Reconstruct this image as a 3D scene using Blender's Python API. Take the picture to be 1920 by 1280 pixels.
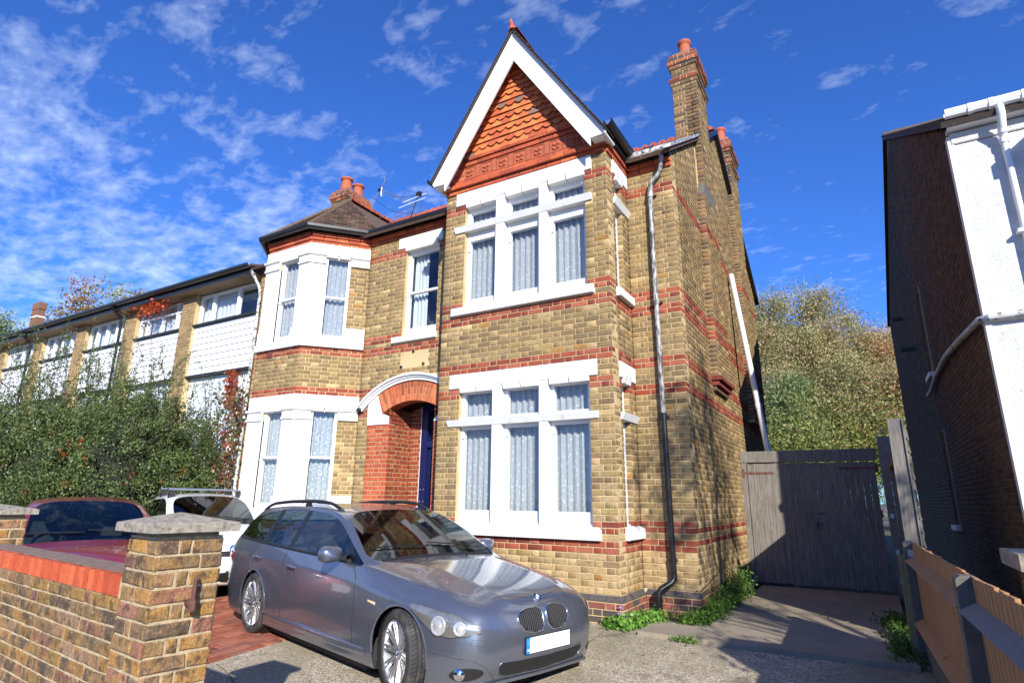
import bpy, bmesh, math, random
import numpy as np
from mathutils import Vector, Matrix
from mathutils.bvhtree import BVHTree
random.seed(7); RNG=np.random.default_rng(7)
for o in list(bpy.data.objects): bpy.data.objects.remove(o)
SC=bpy.context.scene; COL=SC.collection
V=Vector
# ------------------------------------------------------------ camera
CAM=np.array([2.6154,-6.9337,1.3645]); FPX=1096.6
_y,_p,_r=.5358,.2641,-.0115
cf=np.array([-math.sin(_y)*math.cos(_p),math.cos(_y)*math.cos(_p),math.sin(_p)])
_rr=np.array([math.cos(_y),math.sin(_y),0.]); _uu=np.cross(_rr,cf)
cr=math.cos(_r)*_rr-math.sin(_r)*_uu; cu=math.sin(_r)*_rr+math.cos(_r)*_uu
cam=bpy.data.cameras.new('camera'); co=bpy.data.objects.new('camera',cam); COL.objects.link(co)
M=Matrix(((cr[0],cu[0],-cf[0],CAM[0]),(cr[1],cu[1],-cf[1],CAM[1]),(cr[2],cu[2],-cf[2],CAM[2]),(0,0,0,1)))
co.matrix_world=M; cam.sensor_width=36; cam.lens=36*FPX/1920; cam.clip_start=.05; cam.clip_end=4000
SC.camera=co
def px(P):
    v=np.asarray(P,float)-CAM; z=v@cf
    return 960+FPX*(v@cr)/z, 640-FPX*(v@cu)/z, z
# ------------------------------------------------------------ sky, sun, exposure
LD=V((-.844,1,-.667)).normalized()          # direction the sunlight travels
SD=-LD
w=bpy.data.worlds.new('World'); SC.world=w; w.use_nodes=True
nt=w.node_tree; nt.nodes.clear(); N=nt.nodes.new; L=nt.links.new
out=N('ShaderNodeOutputWorld'); bg=N('ShaderNodeBackground'); bg.inputs['Strength'].default_value=.068
sky=N('ShaderNodeTexSky'); sky.sky_type='NISHITA'; sky.sun_disc=False
sky.sun_elevation=math.asin(SD.z); sky.sun_rotation=math.atan2(SD.x,SD.y)
sky.air_density=1.0; sky.dust_density=.3; sky.ozone_density=3.0; sky.altitude=50
geo=N('ShaderNodeTexCoord'); sep=N('ShaderNodeSeparateXYZ'); L(geo.outputs['Generated'],sep.inputs[0])
def mth(op,a,b=None,c=None):
    m=N('ShaderNodeMath'); m.operation=op
    for i,v in enumerate((a,b,c)):
        if v is None: continue
        if isinstance(v,(int,float)): m.inputs[i].default_value=v
        else: L(v,m.inputs[i])
    return m.outputs[0]
zz=mth('ADD',mth('MAXIMUM',sep.outputs[2],0.),.12)
ux=mth('DIVIDE',sep.outputs[0],zz); uy=mth('DIVIDE',sep.outputs[1],zz)
cmb=N('ShaderNodeCombineXYZ'); L(ux,cmb.inputs[0]); L(uy,cmb.inputs[1])
def wnoise(scale,detail,rough,dist,off):
    mp=N('ShaderNodeMapping'); mp.inputs['Location'].default_value=off; L(cmb.outputs[0],mp.inputs[0])
    mp.inputs['Rotation'].default_value=(0,0,.6); mp.inputs['Scale'].default_value=(1,1.5,1)
    n=N('ShaderNodeTexNoise'); L(mp.outputs[0],n.inputs['Vector'])
    n.inputs['Scale'].default_value=scale; n.inputs['Detail'].default_value=detail; n.inputs['Roughness'].default_value=rough; n.inputs['Distortion'].default_value=dist
    return n.outputs['Fac']
n1=wnoise(6.0,7,.6,.35,(3.1,1.7,0)); n2=wnoise(1.3,4,.6,.5,(2.2,9.4,0)); n3=wnoise(17.,4,.6,.2,(0,0,2))
# broad field of cloud, denser towards the left (west)
az=mth('MULTIPLY_ADD',ux,-.22,-.38)
az=mth('MINIMUM',mth('MAXIMUM',az,-.62),.20)
dens=mth('ADD',mth('MULTIPLY',n1,.68),mth('MULTIPLY',n3,.32))
dens=mth('ADD',dens,mth('MULTIPLY',mth('SUBTRACT',n2,.5),.34))
dens=mth('ADD',dens,mth('MULTIPLY',az,.34))
rp=N('ShaderNodeValToRGB'); L(dens,rp.inputs[0])
rp.color_ramp.elements[0].position=.43; rp.color_ramp.elements[0].color=(0,0,0,1)
rp.color_ramp.elements[1].position=.72; rp.color_ramp.elements[1].color=(.60,.60,.60,1)
e=rp.color_ramp.elements.new(.54); e.color=(.20,.20,.20,1)
mx=N('ShaderNodeMix'); mx.data_type='RGBA'; L(rp.outputs[0],mx.inputs['Factor'])
tint=N('ShaderNodeMix'); tint.data_type='RGBA'; tint.blend_type='MULTIPLY'; tint.inputs['Factor'].default_value=1
L(sky.outputs[0],tint.inputs['A']); tint.inputs['B'].default_value=(.52,1.04,2.08,1)
L(tint.outputs['Result'],mx.inputs['A']); mx.inputs['B'].default_value=(9.2,10.6,12.8,1)
L(mx.outputs['Result'],bg.inputs['Color']); L(bg.outputs[0],out.inputs['Surface'])
sl=bpy.data.lights.new('sun','SUN'); sl.energy=5.0; sl.angle=math.radians(.5); sl.color=(1,.95,.86)
so=bpy.data.objects.new('sun',sl); COL.objects.link(so); so.rotation_euler=LD.to_track_quat('-Z','Y').to_euler(); so.location=(10,-10,20)
SC.view_settings.view_transform='Standard'; SC.view_settings.look='None'; SC.view_settings.exposure=.68; SC.view_settings.gamma=1
SC.view_settings.use_curve_mapping=False
SC.render.engine='CYCLES'
# ------------------------------------------------------------ materials
class NM:
    def __init__(s,name):
        s.m=bpy.data.materials.new(name); s.m.use_nodes=True; s.t=s.m.node_tree; s.t.nodes.clear()
        s.out=s.n('ShaderNodeOutputMaterial'); s.b=s.n('ShaderNodeBsdfPrincipled'); s.l(s.b.outputs[0],s.out.inputs[0])
        s.tc=None
    def n(s,t): return s.t.nodes.new(t)
    def l(s,a,b): s.t.links.new(a,b)
    def co(s,kind='Object'):
        if s.tc is None: s.tc=s.n('ShaderNodeTexCoord')
        return s.tc.outputs[kind]
    def pos(s):
        g=s.n('ShaderNodeNewGeometry'); return g.outputs['Position']
    def noise(s,sc,det=4,rough=.55,dist=0,vec=None,stretch=None):
        n=s.n('ShaderNodeTexNoise'); v=vec or s.pos()
        if stretch:
            mp=s.n('ShaderNodeMapping'); mp.inputs['Scale'].default_value=stretch; s.l(v,mp.inputs[0]); v=mp.outputs[0]
        s.l(v,n.inputs['Vector'])
        for k,x in (('Scale',sc),('Detail',det),('Roughness',rough),('Distortion',dist)): n.inputs[k].default_value=x
        return n.outputs['Fac']
    def ramp(s,f,*st):
        r=s.n('ShaderNodeValToRGB'); s.l(f,r.inputs[0]); e=r.color_ramp.elements
        while len(e)<len(st): e.new(.5)
        for i,(p,c) in enumerate(st):
            e[i].position=p; e[i].color=(c,c,c,1) if isinstance(c,(int,float)) else (*c,1)
        return r.outputs[0]
    def mix(s,f,a,b,mode='MIX'):
        m=s.n('ShaderNodeMix'); m.data_type='RGBA'; m.blend_type=mode
        for k,v in (('Factor',f),('A',a),('B',b)):
            if isinstance(v,(int,float)): m.inputs[k].default_value=v if k=='Factor' else (v,v,v,1)
            elif isinstance(v,tuple): m.inputs[k].default_value=(*v,1)
            else: s.l(v,m.inputs[k])
        return m.outputs['Result']
    def attr(s,name='col'):
        a=s.n('ShaderNodeAttribute'); a.attribute_name=name; return a.outputs['Color']
    def math(s,op,a,b=0.):
        m=s.n('ShaderNodeMath'); m.operation=op
        for i,v in enumerate((a,b)):
            if isinstance(v,(int,float)): m.inputs[i].default_value=v
            else: s.l(v,m.inputs[i])
        return m.outputs[0]
    def set(s,**k):
        for a,v in k.items():
            i=s.b.inputs[{'color':'Base Color','rough':'Roughness','metal':'Metallic','spec':'Specular IOR Level','coat':'Coat Weight','coatr':'Coat Roughness','trans':'Transmission Weight','alpha':'Alpha','ior':'IOR'}[a]]
            if isinstance(v,(int,float)): i.default_value=v
            elif isinstance(v,tuple): i.default_value=(*v,1)
            else: s.l(v,i)
        return s
    def bump(s,h,strength=.3,dist=.005):
        b=s.n('ShaderNodeBump'); b.inputs['Strength'].default_value=strength; b.inputs['Distance'].default_value=dist
        s.l(h,b.inputs['Height']); s.l(b.outputs[0],s.b.inputs['Normal']); return s
def brickmat(name,blotch=.45,bump=.5,dark=(.055,.045,.035)):
    m=NM(name); c=m.attr()
    n1=m.noise(22,5,.65); n2=m.noise(120,3,.6); n3=m.noise(2.2,4,.6)
    c=m.mix(m.ramp(n1,(.48,0),(.68,blotch)),c,dark)
    c=m.mix(m.ramp(n3,(.42,0),(.72,.42)),c,m.mix(.5,c,dark)); c=m.mix(m.ramp(m.noise(.8,5,.65,stretch=(1,1,.35)),(.48,0),(.70,.38)),c,m.mix(.6,c,dark))
    c=m.mix(1,c,m.ramp(n2,(.25,.72),(.7,1.18)),'MULTIPLY')
    m.set(color=c,rough=.9,spec=.25).bump(m.math('ADD',m.noise(60,4,.7),m.math('MULTIPLY',n1,1.5)),bump,.006); return m.m
def flat(name,col,rough=.6,metal=0,var=.12,sc=8,bump=.1,dirt=None,spec=.5,**k):
    m=NM(name); n=m.noise(sc,5,.6)
    c=m.mix(1,col,m.ramp(n,(.3,1-var),(.7,1+var)),'MULTIPLY')
    if dirt: c=m.mix(m.ramp(m.noise(dirt[1],5,.65,stretch=dirt[4] if len(dirt)>4 else None),(dirt[2],0),(dirt[3],1)),c,dirt[0])
    m.set(color=c,rough=rough,metal=metal,spec=spec,**k)
    if bump: m.bump(m.noise(sc*9,4,.6),bump,.003)
    return m.m
MAT={}
MAT['brick']=brickmat('stock_brick'); MAT['redbrick']=brickmat('red_brick',.3,.35,(.10,.03,.02))
def oldbrick():
    m=NM('weathered_brick'); c=m.attr()
    c=m.mix(m.ramp(m.noise(9,5,.6),(.45,0),(.62,.75)),c,(.36,.20,.07)); c=m.mix(m.ramp(m.noise(13,5,.65,vec=None),(.50,0),(.62,.85)),c,(.075,.055,.04)); c=m.mix(m.ramp(m.noise(31,5,.7),(.55,0),(.68,.7)),c,(.42,.28,.16))
    c=m.mix(1,c,m.ramp(m.noise(110,4,.7),(.25,.6),(.7,1.25)),'MULTIPLY'); m.set(color=c,rough=.92,spec=.2).bump(m.math('ADD',m.noise(45,6,.75),m.math('MULTIPLY',m.noise(14,4,.6),2.)),1.,.012); return m.m
MAT['oldbrick']=oldbrick()
m=NM('mortar'); m.set(color=m.mix(m.ramp(m.noise(3,5,.6),(.35,0),(.7,1)),(.56,.43,.235),(.42,.32,.17)),rough=.95,spec=.2).bump(m.noise(90,4,.7),.6,.004); MAT['mortar']=m.m
m=NM('rough_mortar'); m.set(color=m.mix(m.ramp(m.noise(25,5,.6),(.35,0),(.7,1)),(.56,.44,.27),(.34,.27,.17)),rough=.95,spec=.2).bump(m.noise(50,5,.75),1.,.010); MAT['rmortar']=m.m
MAT['white']=flat('white_masonry_paint',(.69,.69,.675),.6,var=.04,sc=3,bump=.2,dirt=((.46,.42,.36),7,.60,.80,(1,1,.45)),spec=.3)
MAT['wood_white']=flat('white_gloss_paint',(.75,.75,.75),.35,var=.02,sc=4,bump=.05,dirt=((.45,.43,.40),9,.68,.82),spec=.4)
MAT['render']=flat('white_roughcast_render',(.64,.64,.64),.8,var=.03,sc=3,bump=0)
m=NM('white_pebbledash'); m.set(color=m.mix(m.ramp(m.noise(4,5,.6),(.5,0),(.8,1)),(.66,.66,.66),(.50,.50,.49)),rough=.85,spec=.2).bump(m.noise(42,3,.7),1.,.022); MAT['dash']=m.m
MAT['black']=flat('black_gutter_plastic',(.012,.012,.013),.3,var=.2,bump=.03)
MAT['gutterworn']=flat('weathered_gutter_paint',(.55,.55,.54),.5,var=.1,bump=.1,dirt=((.03,.03,.03),16,.45,.62))
MAT['pipeworn']=flat('peeling_grey_pipe_paint',(.36,.36,.35),.5,var=.15,bump=.2,dirt=((.05,.05,.045),22,.44,.58,(1,1,.30)))
MAT['terracotta']=flat('terracotta',(.38,.095,.042),.8,var=.18,sc=14,bump=.2,dirt=((.22,.07,.04),7,.55,.8))
MAT['tile']=None
m=NM('clay_tile'); c=m.attr(); c=m.mix(m.ramp(m.noise(16,5,.65),(.55,0),(.75,.45)),c,(.13,.045,.03)); m.set(color=c,rough=.75,spec=.3).bump(m.noise(80,4,.6),.3,.003); MAT['tile']=m.m
m=NM('brown_roof_tile'); c=m.attr(); c=m.mix(m.ramp(m.noise(30,4,.65),(.62,0),(.72,.6)),c,(.42,.40,.36)); m.set(color=c,rough=.8,spec=.3).bump(m.noise(80,4,.6),.4,.003); MAT['slate']=m.m
MAT['dark']=flat('dark_void',(.010,.010,.011),.9,bump=0)
MAT['room']=flat('painted_dim_room',(.07,.075,.085),.9,bump=0)  # dark blue-grey paints in the unlit room behind the panes
MAT['blue']=flat('blue_gloss_door_paint',(.006,.011,.065),.3,bump=.03)
MAT['pvc']=flat('white_plastic',(.80,.80,.81),.35,var=.02,bump=0)
m=NM('window_glass'); m.t.nodes.remove(m.b); tr=m.n('ShaderNodeBsdfTransparent'); tr.inputs[0].default_value=(.93,.95,.96,1); gl=m.n('ShaderNodeBsdfGlossy'); gl.inputs['Roughness'].default_value=.02; gl.inputs[0].default_value=(.9,.93,1,1)
fr=m.n('ShaderNodeFresnel'); fr.inputs[0].default_value=1.52; ms=m.n('ShaderNodeMixShader'); m.l(m.math('MULTIPLY',m.math('ADD',m.math('MULTIPLY',fr.outputs[0],1.0),.03),m.math('SUBTRACT',1.,m.n('ShaderNodeNewGeometry').outputs['Backfacing'])),ms.inputs[0]); m.l(tr.outputs[0],ms.inputs[1]); m.l(gl.outputs[0],ms.inputs[2]); m.l(ms.outputs[0],m.out.inputs[0]); MAT['glass']=m.m
m=NM('car_glass'); m.t.nodes.remove(m.b); tr=m.n('ShaderNodeBsdfTransparent'); tr.inputs[0].default_value=(.48,.53,.53,1); gl=m.n('ShaderNodeBsdfGlossy'); gl.inputs['Roughness'].default_value=.01
fr=m.n('ShaderNodeFresnel'); fr.inputs[0].default_value=1.55; ms=m.n('ShaderNodeMixShader'); m.l(m.math('MULTIPLY',m.math('ADD',m.math('MULTIPLY',fr.outputs[0],1.1),.04),m.math('SUBTRACT',1.,m.n('ShaderNodeNewGeometry').outputs['Backfacing'])),ms.inputs[0]); m.l(tr.outputs[0],ms.inputs[1]); m.l(gl.outputs[0],ms.inputs[2]); m.l(ms.outputs[0],m.out.inputs[0]); MAT['carglass']=m.m
def lace(name,kind):
    m=NM(name); uv=m.n('ShaderNodeUVMap').outputs[0]; m.t.nodes.remove(m.b)
    if kind=='dots':
        v=m.n('ShaderNodeTexVoronoi'); v.feature='F1'; v.inputs['Randomness'].default_value=.75
        mp=m.n('ShaderNodeMapping'); mp.inputs['Scale'].default_value=(27,17,1); m.l(uv,mp.inputs[0]); m.l(mp.outputs[0],v.inputs['Vector']); v.inputs['Scale'].default_value=1
        f=m.ramp(v.outputs['Distance'],(.22,1),(.36,0))
    elif kind=='scroll':
        v=m.n('ShaderNodeTexVoronoi'); v.feature='F1'; v.inputs['Randomness'].default_value=.7; v.inputs['Scale'].default_value=7
        no=m.n('ShaderNodeTexNoise'); no.inputs['Scale'].default_value=6; m.l(uv,no.inputs['Vector'])
        m.l(m.mix(.12,uv,no.outputs['Color']),v.inputs['Vector'])
        f=m.ramp(m.math('ABSOLUTE',m.math('SUBTRACT',m.math('FRACT',m.math('MULTIPLY',v.outputs['Distance'],3.2)),.5)),(.07,1),(.16,0))
    else: f=None
    d=m.n('ShaderNodeBsdfDiffuse'); d.inputs[0].default_value=(.82,.84,.84,1)
    tl=m.n('ShaderNodeBsdfTranslucent'); tl.inputs[0].default_value=(.7,.72,.72,1)
    a=m.n('ShaderNodeMixShader'); a.inputs[0].default_value=.25; m.l(d.outputs[0],a.inputs[1]); m.l(tl.outputs[0],a.inputs[2])
    tr=m.n('ShaderNodeBsdfTransparent'); ms=m.n('ShaderNodeMixShader')
    if f is None: ms.inputs[0].default_value=.85
    else: m.l(m.math('ADD',m.math('MULTIPLY',f,.32),.55),ms.inputs[0])
    m.l(tr.outputs[0],ms.inputs[1]); m.l(a.outputs[0],ms.inputs[2]); m.l(ms.outputs[0],m.out.inputs[0]); return m.m
MAT['lace']=lace('dotted_lace','dots'); MAT['scroll']=lace('scroll_lace','scroll'); MAT['net']=lace('plain_net','p')
def timber(name,col,col2,vstretch=(9,9,.7),rough=.8,knots=None):
    m=NM(name); n=m.noise(7,6,.65,.6,stretch=vstretch); c=m.mix(m.ramp(n,(.3,0),(.7,1)),col,col2)
    c=m.mix(m.ramp(m.noise(1.3,3,.5),(.45,0),(.75,.5)),c,m.mix(.5,c,(.04,.045,.03)))
    if knots: c=m.mix(m.ramp(m.noise(7,2,.5,stretch=(1,1,.5)),(.70,0),(.74,.7)),c,knots)
    m.set(color=c,rough=rough,spec=.25).bump(n,.5,.004); return m.m
MAT['greywood']=timber('weathered_grey_timber',(.10,.088,.075),(.25,.225,.195))
MAT['orangewood']=timber('orange_fence_timber',(.34,.165,.075),(.44,.25,.125),knots=(.20,.07,.03))
MAT['sleeper']=timber('grey_fence_rail',(.16,.15,.14),(.27,.26,.24),(1,9,9))
MAT['iron']=flat('rusty_iron',(.16,.07,.05),.7,metal=.4,var=.3,sc=20,bump=.4,dirt=((.05,.03,.03),25,.5,.65))
MAT['concrete']=flat('cast_concrete',(.31,.275,.215),.9,var=.3,sc=34,bump=.9,dirt=((.13,.11,.085),26,.48,.66))
MAT['darkconcrete']=flat('old_dark_concrete',(.12,.11,.095),.9,var=.2,sc=6,bump=.5,dirt=((.08,.075,.06),14,.5,.7))
# exposed aggregate drive
m=NM('exposed_aggregate'); v=m.n('ShaderNodeTexVoronoi'); v.inputs['Scale'].default_value=75; m.l(m.pos(),v.inputs['Vector'])
c=m.ramp(v.outputs['Color'],(.15,(.15,.115,.08)),(.4,(.33,.27,.19)),(.62,(.46,.40,.30)),(.85,(.62,.57,.47)))
c=m.mix(m.ramp(m.noise(1.1,6,.62),(.35,0),(.68,.65)),c,(.30,.245,.165)); c=m.mix(m.ramp(m.noise(.55,5,.6),(.5,0),(.68,.5)),c,(.15,.15,.08))
c=m.mix(m.ramp(m.noise(5.5,5,.7),(.56,0),(.72,.55)),c,(.12,.10,.075)); c=m.mix(m.ramp(m.noise(1.7,3,.5,.8),(.60,0),(.68,.5)),c,(.075,.065,.05)); c=m.mix(m.ramp(m.noise(2.6,6,.7,1.5),(.62,0),(.70,.4)),c,(.16,.17,.07))
m.set(color=c,rough=.9,spec=.25).bump(m.math('SUBTRACT',1.,v.outputs['Distance']),.5,.008); MAT['aggregate']=m.m
m=NM('tamped_concrete'); v=m.n('ShaderNodeTexVoronoi'); v.inputs['Scale'].default_value=110; m.l(m.pos(),v.inputs['Vector'])
c=m.mix(m.ramp(m.noise(1.6,6,.6),(.3,0),(.7,1)),(.33,.275,.20),(.23,.195,.145)); c=m.mix(m.ramp(m.noise(24,4,.7),(.5,0),(.75,.5)),c,(.20,.17,.13)); c=m.mix(.15,c,v.outputs['Color'],'OVERLAY')
wv=m.n('ShaderNodeTexWave'); wv.inputs['Scale'].default_value=9; wv.inputs['Distortion'].default_value=2.5; wv.bands_direction='X'; m.l(m.pos(),wv.inputs['Vector'])
m.set(color=c,rough=.92,spec=.2).bump(m.math('ADD',m.noise(60,4,.7),m.math('MULTIPLY',wv.outputs['Fac'],.2)),.5,.006); MAT['slab']=m.m
MAT['asphalt']=flat('asphalt',(.055,.054,.052),.9,var=.25,sc=3,bump=.5)
MAT['soil']=flat('damp_soil',(.10,.075,.05),.95,var=.3,sc=20,bump=.8)
def paint(name,col,metal,rough=.35,dust=.15):
    m=NM(name); n=m.noise(2.5,5,.6); c=m.mix(m.ramp(n,(.4,0),(.8,dust)),col,(.30,.27,.22))
    m.set(color=c,metal=metal,rough=rough,coat=1.,coatr=.03); 
    m.l(m.math('ADD',m.math('MULTIPLY',m.noise(5,5,.6),.10),rough-.05),m.b.inputs['Roughness']); return m.m
MAT['bluegrey']=paint('blue_grey_metallic_paint',(.185,.205,.255),.72,.28,.06)
MAT['carwhite']=paint('white_car_paint',(.78,.79,.79),0,.35,.05)
MAT['carred']=paint('dark_red_car_paint',(.24,.016,.026),.25,.35,.16)
MAT['rubber']=flat('tyre_rubber',(.030,.029,.028),.8,var=.25,sc=20,bump=.3,dirt=((.10,.09,.075),12,.5,.75))
MAT['alloy']=flat('alloy_wheel',(.60,.60,.61),.28,metal=.85,var=.05,bump=0,dirt=((.16,.11,.08),10,.62,.8))
MAT['chrome']=flat('chrome',(.85,.86,.88),.08,metal=1,var=.02,bump=0)
MAT['trim']=flat('black_trim',(.014,.014,.015),.45,var=.1,bump=.02)
MAT['steel']=flat('dull_steel',(.45,.45,.46),.35,metal=.9,bump=.02)
MAT['redlens']=flat('red_lens',(.45,.01,.01),.1,bump=0,coat=1.); MAT['amber']=flat('pale_amber_lens',(.70,.50,.30),.2,bump=0)
MAT['lampbody']=flat('headlamp_reflector',(.36,.36,.35),.18,metal=.75,var=.25,sc=18,bump=0)
m=NM('clouded_lens'); m.t.nodes.remove(m.b); tr=m.n('ShaderNodeBsdfTransparent'); gl=m.n('ShaderNodeBsdfGlossy'); gl.inputs['Roughness'].default_value=.12; df=m.n('ShaderNodeBsdfDiffuse'); df.inputs[0].default_value=(.62,.61,.50,1)
a=m.n('ShaderNodeMixShader'); a.inputs[0].default_value=.35; m.l(gl.outputs[0],a.inputs[1]); m.l(df.outputs[0],a.inputs[2]); ms=m.n('ShaderNodeMixShader'); m.l(m.ramp(m.noise(9,3,.5),(.3,.10),(.7,.30)),ms.inputs[0]); m.l(tr.outputs[0],ms.inputs[1]); m.l(a.outputs[0],ms.inputs[2]); m.l(ms.outputs[0],m.out.inputs[0]); MAT['lens']=m.m
MAT['plate']=flat('white_number_plate',(.86,.87,.86),.35,bump=0,var=0); MAT['gbblue']=flat('number_plate_blue',(.01,.22,.68),.35,bump=0,var=0)
MAT['badgeblue']=flat('badge_blue',(.02,.16,.50),.2,bump=0,var=0)
MAT['seat']=flat('grey_leather',(.24,.235,.22),.6,bump=.1); MAT['dash']= MAT['dash']; MAT['dashboard']=flat('dark_dashboard',(.03,.03,.032),.7,bump=.05)
def leafmat(name,rough=.45,trans=.35):
    m=NM(name); c=m.attr(); m.set(color=c,rough=rough,spec=.35)
    tl=m.n('ShaderNodeBsdfTranslucent'); m.l(m.mix(1,c,(1.5,1.6,.7),'MULTIPLY'),tl.inputs[0]); ms=m.n('ShaderNodeMixShader'); ms.inputs[0].default_value=trans
    m.l(m.b.outputs[0],ms.inputs[1]); m.l(tl.outputs[0],ms.inputs[2]); m.l(ms.outputs[0],m.out.inputs[0]); return m.m
MAT['leaf']=leafmat('leaves'); MAT['gloss']=leafmat('glossy_leaves',.42,.22)
MAT['bark']=flat('bark',(.10,.08,.06),.9,var=.3,sc=15,bump=.6); MAT['birchbark']=flat('birch_bark',(.50,.48,.43),.8,var=.1,sc=9,bump=.3,dirt=((.07,.06,.05),6,.55,.65))
MAT['berry']=flat('orange_red_berries',(.40,.06,.012),.7,bump=0,spec=.1)
MAT['oldpot']=MAT['terracotta']
# ------------------------------------------------------------ mesh helpers
class Fr:
    def __init__(s,P,U):
        s.P=V(P); s.U=V(U).normalized(); s.Z=V((0,0,1)); s.N=s.U.cross(s.Z)
    def __call__(s,u,n,z): return s.P+s.U*u+s.N*n+s.Z*z
WF=Fr((0,0,0),(1,0,0))
class WorldFr:
    def __call__(s,x,y,z): return V((x,y,z))
W0=WorldFr()
class MB:
    def __init__(s): s.v=[]; s.f=[]; s.c=[]; s.uv=[]; s.mi=[]
    def add(s,vs,fs,col=None,mi=0):
        b=len(s.v); s.v+= [tuple(x) for x in vs]
        for f in fs: s.f.append(tuple(i+b for i in f)); s.c.append(col); s.mi.append(mi)
        return s
    def box(s,fr,u0,u1,n0,n1,z0,z1,col=None,bev=0):
        if bev:
            e=bev
            P=[fr(u0+e,n1,z0+e),fr(u1-e,n1,z0+e),fr(u1-e,n1,z1-e),fr(u0+e,n1,z1-e),fr(u0,n1-e,z0),fr(u1,n1-e,z0),fr(u1,n1-e,z1),fr(u0,n1-e,z1),fr(u0,n0,z0),fr(u1,n0,z0),fr(u1,n0,z1),fr(u0,n0,z1)]
            return s.add(P,[(0,1,2,3),(4,5,1,0),(5,6,2,1),(6,7,3,2),(7,4,0,3),(8,9,5,4),(9,10,6,5),(10,11,7,6),(11,8,4,7),(11,10,9,8)],col)
        P=[fr(u,n,z) for u in (u0,u1) for n in (n0,n1) for z in (z0,z1)]
        return s.add(P,[(0,1,3,2),(4,6,7,5),(0,4,5,1),(2,3,7,6),(0,2,6,4),(1,5,7,3)],col)
    def prism(s,fr,pts,n0,n1,col=None,caps=True):   # polygon in (u,z), extruded along n
        k=len(pts); P=[fr(u,n1,z) for u,z in pts]+[fr(u,n0,z) for u,z in pts]
        F=[(i,(i+1)%k,k+(i+1)%k,k+i) for i in range(k)]
        if caps: F+= [tuple(range(k)),tuple(range(2*k-1,k-1,-1))]
        return s.add(P,F,col)
    def hex(s,P,col=None): # 8 points: bottom 4 loop, top 4 loop
        return s.add(P,[(3,2,1,0),(4,5,6,7),(0,1,5,4),(1,2,6,5),(2,3,7,6),(3,0,4,7)],col)
    def tube(s,path,r,seg=10,col=None,caps=True,closed=False):
        path=[V(p) for p in path]; n=len(path); rs=r if hasattr(r,'__len__') else [r]*n
        b=len(s.v); up=V((0,0,1)); prev=None
        for i,p in enumerate(path):
            t=((path[(i+1)%n] if (closed or i<n-1) else p)-(path[i-1] if (closed or i>0) else p)).normalized()
            if prev is None:
                a=t.cross(up if abs(t.z)<.95 else V((1,0,0))).normalized()
            else: a=(prev-t*prev.dot(t)).normalized()
            prev=a; c=t.cross(a)
            for k in range(seg):
                an=2*math.pi*k/seg; s.v.append(tuple(p+(a*math.cos(an)+c*math.sin(an))*rs[i]))
        m=n if closed else n-1
        for i in range(m):
            j=(i+1)%n
            for k in range(seg):
                k2=(k+1)%seg; s.f.append((b+i*seg+k,b+i*seg+k2,b+j*seg+k2,b+j*seg+k)); s.c.append(col); s.mi.append(0)
        if caps and not closed:
            s.f.append(tuple(b+k for k in range(seg-1,-1,-1))); s.c.append(col); s.mi.append(0)
            s.f.append(tuple(b+(n-1)*seg+k for k in range(seg))); s.c.append(col); s.mi.append(0)
        return s
    def lathe(s,prof,origin=(0,0,0),axis='Z',seg=24,col=None):
        b=len(s.v); o=V(origin)
        for r,h in prof:
            for k in range(seg):
                a=2*math.pi*k/seg; x,y=r*math.cos(a),r*math.sin(a)
                s.v.append(tuple(o+(V((x,y,h)) if axis=='Z' else V((x,h,y)))))
        for i in range(len(prof)-1):
            for k in range(seg):
                k2=(k+1)%seg; s.f.append((b+i*seg+k,b+i*seg+k2,b+(i+1)*seg+k2,b+(i+1)*seg+k)); s.c.append(col); s.mi.append(0)
        return s
    def sweep(s,path,prof,fr_side,col=None,closed=False):   # path list of points (mitred) with offset profile [(out,z)]; fr_side: outward normals per point
        b=len(s.v); k=len(prof)
        for p,o in zip(path,fr_side):
            for (d,z) in prof: s.v.append(tuple(V(p)+V(o)*d+V((0,0,z))))
        for i in range(len(path)-1):
            for j in range(k):
                j2=(j+1)%k; s.f.append((b+i*k+j,b+i*k+j2,b+(i+1)*k+j2,b+(i+1)*k+j)); s.c.append(col); s.mi.append(0)
        s.f.append(tuple(b+j for j in range(k))); s.f.append(tuple(b+(len(path)-1)*k+j for j in range(k-1,-1,-1))); s.c+=[col,col]; s.mi+=[0,0]
        return s
    def build(s,name,mat,parent=None,smooth=False,kind=None,label=None,loc=None):
        me=bpy.data.meshes.new(name); me.from_pydata(s.v,[],s.f)
        for mm in (mat if isinstance(mat,(list,tuple)) else [mat]): me.materials.append(MAT[mm] if isinstance(mm,str) else mm)
        if any(s.mi): me.polygons.foreach_set('material_index',s.mi)
        if any(c is not None for c in s.c):
            ca=me.color_attributes.new('col','FLOAT_COLOR','CORNER'); tot=np.array([len(f) for f in s.f])
            arr=np.array([(c if c is not None else (.5,.5,.5)) for c in s.c],float); arr=np.concatenate([arr,np.ones((len(arr),1))],1)
            ca.data.foreach_set('color',np.repeat(arr,tot,0).ravel())
        if s.uv:
            u=me.uv_layers.new(name='UVMap'); u.data.foreach_set('uv',np.array([s.uv[i] for f in s.f for i in f],float).ravel())
        bm=bmesh.new(); bm.from_mesh(me); bmesh.ops.recalc_face_normals(bm,faces=bm.faces); bm.to_mesh(me); bm.free()
        if smooth:
            me.polygons.foreach_set('use_smooth',[True]*len(me.polygons))
            if smooth!='all': me.set_sharp_from_angle(angle=math.radians(35))
        o=bpy.data.objects.new(name,me); COL.objects.link(o)
        if parent is not None: o.parent=parent
        if kind: o['kind']=kind
        if label: o['label']=label
        if loc is not None: o.location=loc
        return o
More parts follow.
